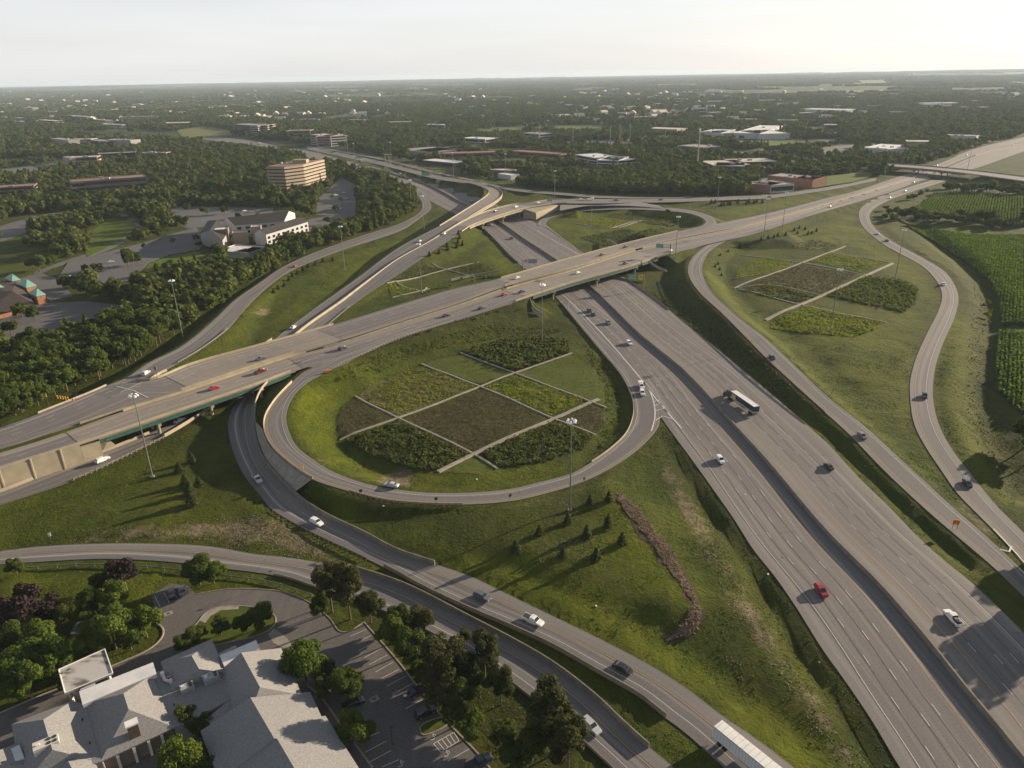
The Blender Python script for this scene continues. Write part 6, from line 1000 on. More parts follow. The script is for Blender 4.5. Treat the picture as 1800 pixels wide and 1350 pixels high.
# ------------------------------------------------------------------ woods: individual trees nearest, then one mass
def in_any(X, Y, polys):
    r = np.zeros(X.shape, bool)
    for P in polys: r |= inpoly(X, Y, P)
    return r
W = lambda pts, z=0: [G(*p, z)[:2] for p in pts]
NOGO = [W(p) for p in ([(-200, 775), (0, 742), (120, 693), (220, 648), (300, 598), (380, 545), (450, 492), (560, 436), (660, 406), (728, 378), (736, 350), (690, 318), (600, 287), (450, 264), (312, 249), (240, 240), (240, 228), (330, 232), (450, 243), (600, 259), (700, 277), (830, 310), (900, 326), (1075, 341), (1280, 343), (1330, 344), (1400, 335), (1520, 316), (1650, 282), (1800, 236), (2100, 150), (2200, 300), (1800, 330), (2600, 500), (2600, 1600), (-900, 1600), (-600, 900)],
         [(0, 298), (60, 292), (92, 287), (130, 292), (70, 312), (0, 314)], [(150, 445), (165, 402), (190, 385), (232, 388), (250, 402), (240, 415), (190, 440), (155, 452)], [(0, 386), (60, 378), (100, 372), (135, 384), (70, 402), (0, 430)], [(60, 488), (110, 455), (180, 438), (250, 425), (300, 408), (345, 396), (375, 420), (380, 455), (350, 475), (285, 486), (180, 502), (100, 500)], [(0, 520), (60, 500), (90, 490), (128, 518), (150, 527), (245, 538), (190, 560), (110, 594), (0, 612)], [(-100, 480), (60, 475), (80, 535), (-100, 560)],
         [(570, 338), (600, 308), (628, 325), (632, 380), (645, 392), (560, 415), (500, 404), (545, 382)], [(300, 362), (480, 366), (478, 398), (420, 392), (330, 402), (300, 385)], [(310, 229), (360, 222), (412, 231), (406, 240), (340, 243), (320, 240)], [(815, 232), (870, 225), (1000, 222), (1060, 226), (1000, 230), (850, 238)], [(940, 250), (1060, 246), (1110, 250), (1120, 262), (960, 258)], [(1080, 243), (1180, 240), (1220, 246), (1110, 251)], [(1296, 247), (1402, 249), (1386, 258), (1286, 257)], [(1120, 262), (1240, 261), (1330, 268), (1310, 273), (1130, 272)], [(1412, 224), (1450, 221), (1448, 234), (1412, 232)],
         [(1320, 333), (1340, 306), (1455, 312), (1520, 302), (1545, 306), (1500, 322), (1400, 336), (1330, 340)], [(1430, 262), (1500, 256), (1505, 272), (1440, 282)], [(1750, 213), (1800, 216), (1830, 228), (1765, 224)], [(740, 260), (800, 256), (900, 262), (830, 268)], [(900, 305), (935, 310), (1000, 312), (930, 322), (890, 318)], [(1150, 148), (1245, 147), (1240, 151), (1150, 151)], [(1500, 142), (1575, 140), (1560, 148), (1500, 148)], [(1740, 172), (1800, 160), (1830, 170), (1760, 178)], [(1465, 160), (1555, 158), (1560, 166), (1480, 168)], [(560, 158), (640, 157), (640, 161), (560, 162)], [(340, 395), (480, 366), (545, 380), (545, 395), (470, 432), (380, 452), (340, 440)],
         [(1380, 245), (1480, 242), (1480, 250), (1400, 262), (1350, 266)])]
ROADP = [(r['C'][::3], r['W'][::3] / 2) for r in ROADS.values()]
def clear(X, Y, front=True):
    k = ~in_any(X, Y, NOGO)
    for C_, w_ in ROADP:
        m_ = k & (X > C_[:, 0].min() - 30) & (X < C_[:, 0].max() + 30) & (Y > C_[:, 1].min() - 30) & (Y < C_[:, 1].max() + 30); idx = np.nonzero(m_)[0]
        if len(idx): d, i_, _ = polydist(X[idx], Y[idx], C_); k[idx[d < w_[i_] + 6]] = False
    for P, pad, hb_ in BX:
        P = np.array([p[:2] for p in P]); c_ = P.mean(0); m_ = k & (np.hypot(X - c_[0], Y - c_[1]) < 240); idx = np.nonzero(m_)[0]
        if len(idx): d, _, _ = polydist(X[idx], Y[idx], np.vstack([P, P[:1]])); k[idx[(d < pad + 1) | inpoly(X[idx], Y[idx], [tuple(p) for p in P])]] = False
        # keep the view of the facade open
        dist = np.hypot(*c_); u = c_ / dist; al = X[idx] * u[0] + Y[idx] * u[1]; la = np.abs(-X[idx] * u[1] + Y[idx] * u[0]); half = np.abs((P - c_) @ np.array([-u[1], u[0]])).max()
        if len(idx) and front: k[idx[(al < dist) & (al > dist - 8 - dist * max(2.5, 10.5 - .38 * hb_) / 122) & (la < half * .85)]] = False
    return k
def scatter(d0, d1, sp, seed, fill, nsc):
    a = np.arange(-d1 * .86, d1 * .86, sp); b = np.arange(max(d0 * .7, 80), d1, sp); X, Y = np.meshgrid(a, b); X = X.ravel(); Y = Y.ravel(); rs = np.random.default_rng(seed); X = X + rs.uniform(-.46, .46, len(X)) * sp; Y = Y + rs.uniform(-.46, .46, len(Y)) * sp
    D = np.hypot(X, Y); k = (D >= d0) & (D < d1) & (np.abs(X) < Y * .84 + 40); X, Y, D = X[k], Y[k], D[k]
    nz = vnoise(X, Y, nsc, seed) * .6 + vnoise(X, Y, nsc * .3, seed + 1) * .4; k = nz < fill; X, Y = X[k], Y[k]; k = clear(X, Y); return X[k], Y[k]
def belt(pts, sp, seed):
    P = W(pts, 3); xs = [p[0] for p in P]; ys = [p[1] for p in P]; X, Y = np.meshgrid(np.arange(min(xs), max(xs), sp), np.arange(min(ys), max(ys), sp)); X = X.ravel(); Y = Y.ravel(); rs = np.random.default_rng(seed); X = X + rs.uniform(-.4, .4, len(X)) * sp; Y = Y + rs.uniform(-.4, .4, len(Y)) * sp; k = inpoly(X, Y, P); X, Y = X[k], Y[k]; k = clear(X, Y); return X[k], Y[k]
belts = [([(-60, 745), (-60, 640), (0, 625), (60, 612), (110, 590), (160, 570), (210, 560), (240, 545), (250, 510), (300, 490), (350, 478), (400, 462), (450, 448), (520, 428), (570, 412), (620, 402), (680, 372), (700, 340), (722, 334), (734, 360), (720, 382), (655, 404), (560, 436), (450, 492), (400, 530), (340, 575), (280, 615), (200, 658), (110, 696), (0, 742)], 6.2, 1, 'leafy tree in the dense belt along the left ramp', 'belt of trees along the left ramp'),
         ([(890, 328), (900, 300), (1000, 305), (1100, 305), (1200, 305), (1290, 325), (1325, 338), (1270, 343), (1075, 341)], 7.5, 2, 'tall dark tree in the wood behind the collector road', 'dark wood behind the collector road')]
PTS = []
for pts, sp, sd_, lb, gp in belts:
    X, Y = belt(pts, sp, sd_); PTS += [(x, y, lb, gp, 0) for x, y in zip(X, Y)]
X, Y = scatter(250, 760, 9.5, 21, .60, 60)
PTS += [(x, y, None, None, 1) for x, y in zip(X, Y)]
PTS.sort(key=lambda p: math.hypot(p[0], p[1])); nind = 190
for x, y, lb, gp, q_ in PTS[:nind]:
    lb = lb or 'leafy tree among the office car parks at the left'; gp = gp or 'trees among the left car parks'
    tree(x, y, float(TH(x, y)), rt.uniform(4.2, 6.6) if gp.startswith('belt') else rt.uniform(3.6, 5.8), rt.choice(['leaf', 'leaf', 'leaf', 'bright', 'near']) if x < 0 else 'leaf', lb, gp, hs=rt.uniform(.85, 1.15))
rest = [(x, y, rt.uniform(.75, 1.2)) for x, y, *_ in PTS[nind:]]
def instancer(name, pts, srcs, label, kind='stuff'):
    """one object: points carrying a scale and a turn, each drawing one of the source crowns"""
    me = bpy.data.meshes.new(name); n = len(pts); co = np.array([(x, y, float(z)) for x, y, z, s in pts], np.float32); me.vertices.add(n); me.vertices.foreach_set('co', co.ravel())
    rs = np.random.default_rng(n); a = me.attributes.new('scl', 'FLOAT_VECTOR', 'POINT'); s = np.array([p[3] for p in pts]); sv = np.stack([s * rs.uniform(.85, 1.2, n), s * rs.uniform(.85, 1.2, n), s * rs.uniform(.8, 1.15, n)], 1).astype(np.float32); a.data.foreach_set('vector', sv.ravel())
    a = me.attributes.new('turn', 'FLOAT_VECTOR', 'POINT'); tv = np.zeros((n, 3), np.float32); tv[:, 2] = rs.uniform(0, 6.28, n); a.data.foreach_set('vector', tv.ravel()); a = me.attributes.new('pick', 'INT', 'POINT'); a.data.foreach_set('value', rs.integers(0, len(srcs), n).astype(np.int32))
    o = bpy.data.objects.new(name, me); C.objects.link(o); o['kind'] = kind; o['label'] = label
    g = bpy.data.node_groups.new(name, 'GeometryNodeTree'); g.interface.new_socket('Geometry', in_out='INPUT', socket_type='NodeSocketGeometry'); g.interface.new_socket('Geometry', in_out='OUTPUT', socket_type='NodeSocketGeometry'); N = g.nodes; L = g.links
    gi = N.new('NodeGroupInput'); go = N.new('NodeGroupOutput'); ip = N.new('GeometryNodeInstanceOnPoints'); L.new(gi.outputs[0], ip.inputs['Points'])
    jg = N.new('GeometryNodeJoinGeometry')
    for sob in srcs[::-1]:
        oi = N.new('GeometryNodeObjectInfo'); oi.inputs['Object'].default_value = sob; oi.inputs['As Instance'].default_value = True; L.new(oi.outputs['Geometry'], jg.inputs[0])
    L.new(jg.outputs[0], ip.inputs['Instance']); ip.inputs['Pick Instance'].default_value = True
    for nm_, ty, so_ in (('scl', 'FLOAT_VECTOR', 'Scale'), ('turn', 'FLOAT_VECTOR', 'Rotation'), ('pick', 'INT', 'Instance Index')):
        na = N.new('GeometryNodeInputNamedAttribute'); na.data_type = ty; na.inputs['Name'].default_value = nm_; L.new(na.outputs['Attribute'], ip.inputs[so_])
    L.new(ip.outputs[0], go.inputs[0]); md = o.modifiers.new('spread', 'NODES'); md.node_group = g; return o
# source crowns: low trees that stand in the middle distance as things of their own
def source(kind_mesh, px, py, label, s=1.0):
    q = G(px, py, 0); t_ = thing('tree', label, 'tree', (q[0], q[1], 0), 0, None, s); o = link('crown', kind_mesh, None, t_); link('trunk', TK['leaf'], None, t_); return o
fm = [crown_mesh('crown', 200 + k, 5.2, 10 + k, .6, 520, 1.35, FARL, 6 + k) for k in range(4)]
fm.append(crown_mesh('crown', 209, 5.2, 10, .6, 520, 1.35, LEAFB, 7)); fm.append(conifer_mesh('crown', 210, 3.4, 12, 420, 1.2, FARL))
spots = [(268, 338), (300, 345), (330, 350), (238, 342), (215, 345), (350, 348)]
SRC = [source(m_, *spots[k], 'leafy tree, %s from the left in the short line right of the dark brown office' % ('first', 'second', 'third', 'fourth', 'fifth', 'sixth')[[4, 3, 2, 1, 0, 5].index(k) if k in (0, 1, 2, 3, 4, 5) else 0]) for k, m_ in enumerate(fm)]
# keep the label order true: spots sorted by pixel column
for k_, i_ in enumerate(sorted(range(6), key=lambda i: spots[i][0])): SRC[i_].parent['label'] = 'leafy tree standing %s in the line right of the dark brown office' % ('first', 'second', 'third', 'fourth', 'fifth', 'sixth')[k_]
pts = [(x, y, TH(x, y), s) for x, y, s in rest]
X, Y = scatter(760, 1700, 9.0, 31, .66, 120); pts += list(zip(X, Y, TH(X, Y), np.random.default_rng(5).uniform(.7, 1.25, len(X))))
instancer('woods', pts, SRC, 'mixed woods and street trees of the middle distance')
X, Y = scatter(1700, 3600, 13.5, 41, .66, 260); p2 = list(zip(X, Y, TH(X, Y), np.random.default_rng(6).uniform(.9, 1.6, len(X))))
instancer('far_woods', p2, SRC, 'wooded suburbs stretching into the distance')
# groves for the last kilometres
rs = np.random.default_rng(77); V = []; cl = []
for k in range(34):
    x, y = rs.uniform(-62, 62, 2); r_ = rs.uniform(6, 11); d = rs.normal(size=(60, 3)); d[:, 2] = np.abs(d[:, 2]); d /= np.linalg.norm(d, axis=1)[:, None]; P = d * r_ * [1, 1, .9] + [x, y, 1.5]; V.append(leafquads(P, d, 7.0, rs)); cl.append(rs.uniform(0, 1, 60))
gm = quadmesh('grove', np.concatenate(V), 34 * 60, FARL, np.concatenate(cl)); gq = G(1010, 176, 0); go_ = link('grove', gm, None, None, kind='stuff', label='distant grove near the middle of the skyline'); go_.location = (gq[0], gq[1], TH(gq[0], gq[1]))
X, Y = scatter(3600, 9000, 105, 51, .60, 900); p3 = [(x, y, float(TH(x, y)) - 1, s) for x, y, s in zip(X, Y, rs.uniform(.7, 1.25, len(X)))]
X, Y = scatter(9000, 21000, 190, 61, .56, 2200); p3 += [(x, y, float(TH(x, y)) - 2, s) for x, y, s in zip(X, Y, rs.uniform(1.0, 1.8, len(X)))]
instancer('horizon_woods', p3, [go_], 'hazy wooded country up to the horizon')
# far houses scattered among the trees
rh = random.Random(12); hm = {}
for c, wm in (('a', WHITEW), ('b', CREAM), ('c', PINKW)):
    mb = MB(); mb.box((0, 0, 2.6), (14, 9, 5.2)); hm[c] = (mb.me('wall', wm), MB().add([(-7.5, -5, 5.2), (7.5, -5, 5.2), (7.5, 5, 5.2), (-7.5, 5, 5.2), (-7.5, 0, 8.6), (7.5, 0, 8.6)], [(0, 1, 5, 4), (3, 4, 5, 2), (0, 4, 3), (1, 2, 5), (0, 3, 2, 1)]).me('roof', rh.choice([ROOFG, ROOFT])))
for k in range(290):
    cxk, sp_ = rh.choice([(430, 90), (640, 120), (150, 120), (1000, 120), (1120, 140), (1250, 100), (1400, 120), (560, 100), (880, 150), (80, 90), (430, 60), (430, 60), (1150, 90)]); px = rh.gauss(cxk, sp_ * .6); py = rh.uniform(158, 212); q = G(px, py, 6); h_ = thing('house', 'small pale house among the trees of the distant suburb', 'house', (q[0], q[1], float(TH(q[0], q[1]))), rh.uniform(0, 3.1), 'houses of the distant suburb', rh.uniform(1.1, 2.2)); c_ = rh.choice('aabc'); a_, b_ = hm[c_]; h_['label'] = 'small %s house among trees of the %s distant suburb' % ({'a': 'white', 'b': 'tan', 'c': 'pinkish'}[c_], 'far left' if px < 300 else 'left' if px < 600 else 'middle' if px < 950 else 'right middle' if px < 1250 else 'right'); link('wall', a_, None, h_); link('roof', b_, None, h_)

def colof(o): v = np.array(o.location) - [0, 0, CAM_H]; f = v @ _F; return 900 + FPX * (v @ _RT) / f, 675 - FPX * (v @ _UP) / f
for g_, ts in BYG.items():
    ts.sort(key=lambda o: colof(o)[0])
    if len(ts) <= 14 or g_.startswith('trees on'):
        for i_, o_ in enumerate(ts): o_['label'] = o_['label'] + ((', ' + ORD[i_] + ' from the left') if i_ < 12 else ', at the right end' if not g_.startswith('trees on') else ', right of the pavilion building' if i_ < 22 else ', toward the office tower')
    elif g_.startswith(('belt of', 'trees among')):
        if g_.startswith('belt'): st_ = [(40, 'at the left edge'), (85, 'above the signals'), (130, 'behind the pale rail'), (180, 'left of the ramp nose'), (230, 'beside the ramp nose'), (300, 'just left of the high mast'), (380, 'right of the high mast'), (470, 'in front of the white annex'), (560, 'in front of the gabled building'), (650, 'below the tower car park'), (2000, 'near the ramp gore')]
        else: st_ = [(60, 'at the left edge'), (130, 'left of the teal pavilions lot'), (230, 'beside the lawn'), (340, 'behind the left car park'), (460, 'behind the gabled building'), (560, 'in front of the office tower'), (2000, 'right of the office tower')]
        for o_ in ts:
            x_, y_ = colof(o_); w_ = next(n_ for m_, n_ in st_ if x_ < m_); br_ = o_.children[0].data.materials[0] is LEAFB; c_ = ROADS['left_ramp'] if x_ > 175 else RN; d_ = float(polydist(np.array([o_.location.x]), np.array([o_.location.y]), c_['C'][::2])[0][0])
            row_ = ('front row' if d_ < 26 else 'second row' if d_ < 36 else 'middle rows' if d_ < 55 else 'back rows') if g_.startswith('belt') else ('nearer side' if o_.location.length < 520 else 'farther side')
            o_['label'] = ('large ' if o_.scale[0] > 1.13 else 'middle sized ' if o_.scale[0] > .93 else 'small ') + ('bright' if br_ else 'dark') + ' tree ' + ('in the belt ' if g_.startswith('belt') else '') + w_ + ', ' + row_
    else:
        for i_, o_ in enumerate(ts): o_['label'] = o_['label'] + ', ' + ('left end', 'left of the middle', 'middle', 'right of the middle', 'right end')[min(4, i_ * 5 // len(ts))]

# ------------------------------------------------------------------ vehicles (built along +X, front at +X)
PAINT = {}
def paint_m(n, c, c2=None, metal=0.0): PAINT[n] = M('car_paint_' + n, c, c2 or tuple(x * .92 for x in c), .5, .28, metal=metal, coat=.6); return PAINT[n]
for n, c in dict(white=(.74, .74, .73), silver=(.42, .43, .44), grey=(.16, .165, .17), black=(.018, .018, .02), navy=(.03, .035, .06), red=(.30, .015, .02), maroon=(.11, .012, .012), brown=(.10, .05, .035), blue=(.03, .08, .22), slate=(.10, .12, .14)).items(): paint_m(n, c)
def loft(st, k=4):
    """st: (x, halfwidth, zlow, zhigh, tumble) cross-sections -> closed shell"""
    mb = MB(); V = []; n = 8
    for x, w_, z0, z1, tb in st:
        h = z1 - z0; V += [(x, -w_ * .92, z0), (x, -w_, z0 + h * .3), (x, -w_ * (1 - tb * .4), z0 + h * .75), (x, -w_ * (1 - tb), z1), (x, w_ * (1 - tb), z1), (x, w_ * (1 - tb * .4), z0 + h * .75), (x, w_, z0 + h * .3), (x, w_ * .92, z0)]
    F = [tuple(range(7, -1, -1)), tuple(range(len(V) - 8, len(V)))]
    for i in range(len(st) - 1):
        for j in range(8): a = i * 8 + j; b = i * 8 + (j + 1) % 8; F.append((a, b, b + 8, a + 8))
    return mb.add(V, F)
CARP = {
 'sedan': dict(body=[(-2.4, .78, .42, .80, .1), (-2.3, .88, .28, .95, .08), (-1.5, .92, .22, 1.00, .07), (0, .93, .22, .96, .06), (1.0, .92, .22, .93, .07), (1.9, .88, .25, .82, .1), (2.35, .74, .32, .66, .14)], cab=[(-1.75, .80, .95, .99, .05), (-1.05, .78, .95, 1.38, .20), (-.1, .79, .93, 1.45, .20), (.45, .79, .93, 1.40, .19), (1.25, .78, .90, .94, .05)], L=4.8, wb=1.42, wr=.33),
 'suv': dict(body=[(-2.4, .84, .45, 1.0, .06), (-2.3, .93, .32, 1.12, .05), (-1.2, .96, .28, 1.12, .05), (.6, .96, .28, 1.10, .05), (1.2, .95, .28, 1.06, .06), (2.1, .90, .32, .98, .1), (2.4, .78, .4, .8, .14)], cab=[(-2.28, .84, 1.08, 1.12, .03), (-2.0, .82, 1.08, 1.66, .16), (-.8, .84, 1.08, 1.75, .16), (.35, .84, 1.08, 1.70, .17), (1.15, .82, 1.04, 1.08, .04)], L=4.8, wb=1.42, wr=.37),
 'pickup': dict(body=[(-2.85, .94, .5, 1.05, .03), (-2.8, .97, .42, 1.12, .02), (-.6, .97, .42, 1.12, .02), (.3, .97, .38, 1.14, .04), (1.4, .96, .38, 1.12, .05), (2.5, .93, .40, 1.02, .08), (2.85, .84, .48, .85, .1)], cab=[(-.75, .86, 1.08, 1.14, .03), (-.55, .85, 1.08, 1.80, .14), (.3, .86, 1.08, 1.84, .15), (.75, .85, 1.08, 1.78, .16), (1.5, .84, 1.08, 1.12, .04)], L=5.7, wb=1.75, wr=.40)}
def ring(st, i, f): x, w_, z0, z1, tb = st[i]; return x, w_, z0, z1, tb
def glasses(cab):
    """windscreen, rear window and side windows a little proud of the cabin shell"""
    s = MB(); r0, r1, r2, r3, r4 = cab if len(cab) == 5 else cab
    def q(a, b, f0, f1, off):   # pane between cross-section a (low) and b (high) across the top
        (xa, wa, za0, za1, ta), (xb, wb, zb0, zb1, tb) = a, b; pa = lambda f: (xa + (xb - xa) * f, (wa * (1 - ta)) * (1 - f) + (wb * (1 - tb)) * f, za1 + (zb1 - za1) * f)
        x0, w0, z0 = pa(f0); x1, w1, z1 = pa(f1); s.add([(x0 + off, -w0 * .93, z0 + .02), (x0 + off, w0 * .93, z0 + .02), (x1 + off * .6, w1 * .9, z1 + .02), (x1 + off * .6, -w1 * .9, z1 + .02)], [(0, 1, 2, 3)])
    q(r4, r3, .12, .93, .02); q(r0, r1, .12, .9, -.02)
    for sg in (-1, 1):
        def p(r, f, ins=0): x, w_, z0, z1, tb = r; return (x, sg * (w_ * (1 - tb * f) + .015), z0 + (z1 - z0) * f)
        h0, h1 = .18, .86
        s.add([p(r1, h0), p(r2, h0), p(r2, h1), p(r1, h1)], [(0, 1, 2, 3)]); a = p(r3, h0); s.add([(r2[0] + .06, a[1], a[2]), a, p(r3, h1), (r2[0] + .06, p(r2, h1)[1], p(r2, h1)[2])], [(0, 1, 2, 3)])
        xm = r3[0] + (r4[0] - r3[0]) * .55; s.add([p(r3, h0), (xm, sg * (r4[1] + .01), r3[2] + .12), (r3[0] + .02, p(r3, h1)[1], p(r3, h1)[2])], [(0, 1, 2)])
    return s
PARTS = {}
for k, d in CARP.items():
    c = d['cab']; L_ = d['L'] / 2; PARTS[k] = dict(body=loft(d['body']), cabin=loft(c), glass=glasses(c).me('windows', GLASS))
    if k == 'pickup': PARTS[k]['bed'] = MB().box((-1.75, 0, 1.125), (1.95, 1.62, .03)).me('bed', DARK)
    for p_ in ('body', 'cabin'): PARTS[k][p_] = (PARTS[k][p_].V, PARTS[k][p_].F)
wheel_m = {}
for r_ in (.33, .37, .40): wheel_m[r_] = (MB().cyl((0, -.11, 0), (0, .11, 0), r_, r_, 14).me('tyre', TYRE), MB().cyl((0, -.125, 0), (0, .125, 0), r_ * .62, r_ * .62, 10).me('rim', RIM))
head_m = MB().box((0, 0, 0), (.10, .36, .16)).me('headlight', LAMP); tail_m = MB().box((0, 0, 0), (.08, .32, .18)).me('tail_light', TAIL); mir_m = MB().box((0, 0, 0), (.14, .2, .13)).me('mirror', DARK)
BODYM = {}
def car(kind, color, pos, yaw, label, pitch=0.0, group=None, load=False, detail=True):
    d = CARP[kind]; t_ = thing({'pickup': 'pickup_truck', 'suv': 'suv_car', 'sedan': 'sedan_car'}[kind], label, {'pickup': 'pickup', 'suv': 'car', 'sedan': 'car'}[kind], tuple(pos), yaw, group); t_.rotation_euler = (0, -pitch, yaw)
    for p_ in ('body', 'cabin'):
        if (kind, color, p_) not in BODYM:
            m_ = mesh(p_, *PARTS[kind][p_], PAINT[color], smooth=False); BODYM[(kind, color, p_)] = m_
        link(p_, BODYM[(kind, color, p_)], None, t_)
    link('windows', PARTS[kind]['glass'], None, t_)
    if kind == 'pickup': link('bed', PARTS[kind]['bed'], None, t_)
    b = d['body']
    for sx in (-1, 1):
        for sy in (-1, 1): w_ = link('wheel', wheel_m[d['wr']][0], None, t_); w_.location = (sx * d['wb'], sy * .83, d['wr']); link('rim', wheel_m[d['wr']][1], None, w_)
    for sy in (-1, 1):
        o = link('headlight', head_m, None, t_); o.location = (b[-1][0] - .05, sy * b[-1][1] * .72, b[-1][3] - .12); o = link('tail_light', tail_m, None, t_); o.location = (b[0][0] + .02, sy * b[0][1] * .8, b[0][3] - .14)
        if detail: o = link('mirror', mir_m, None, t_); o.location = (d['cab'][-2][0] + .35, sy * (d['cab'][-2][1] + .14), d['cab'][-2][2] + .1)
    if load:
        o = MB().box((-1.3, .2, 1.35), (.8, .9, .5)).box((-2.1, -.2, 1.28), (.7, .6, .35)).box((-1.9, .45, 1.3), (.5, .3, .4)).obj('cargo', DARK, t_)
    return t_
Rn = dict(ml='mainline_left', mr='mainline_right', n='cross_highway_north', s='cross_highway_south', lp='loop_ramp', rr='right_ramp', fr='far_right_ramp', up='underpass_ramp', lo='lower_ramp', wu='west_underpass', fl='flyover_ramp', le='left_ramp', cl='collector_lane')
def rcar(kind, color, px, py, rd, flip, label, **k):
    r = ROADS[Rn[rd]]; q, a, p = on_road(r, px, py); q[2] += .06 if r['deck'] else .03; return car(kind, color, q, a + (math.pi if flip else 0), label, pitch=-p if flip else p, **k)
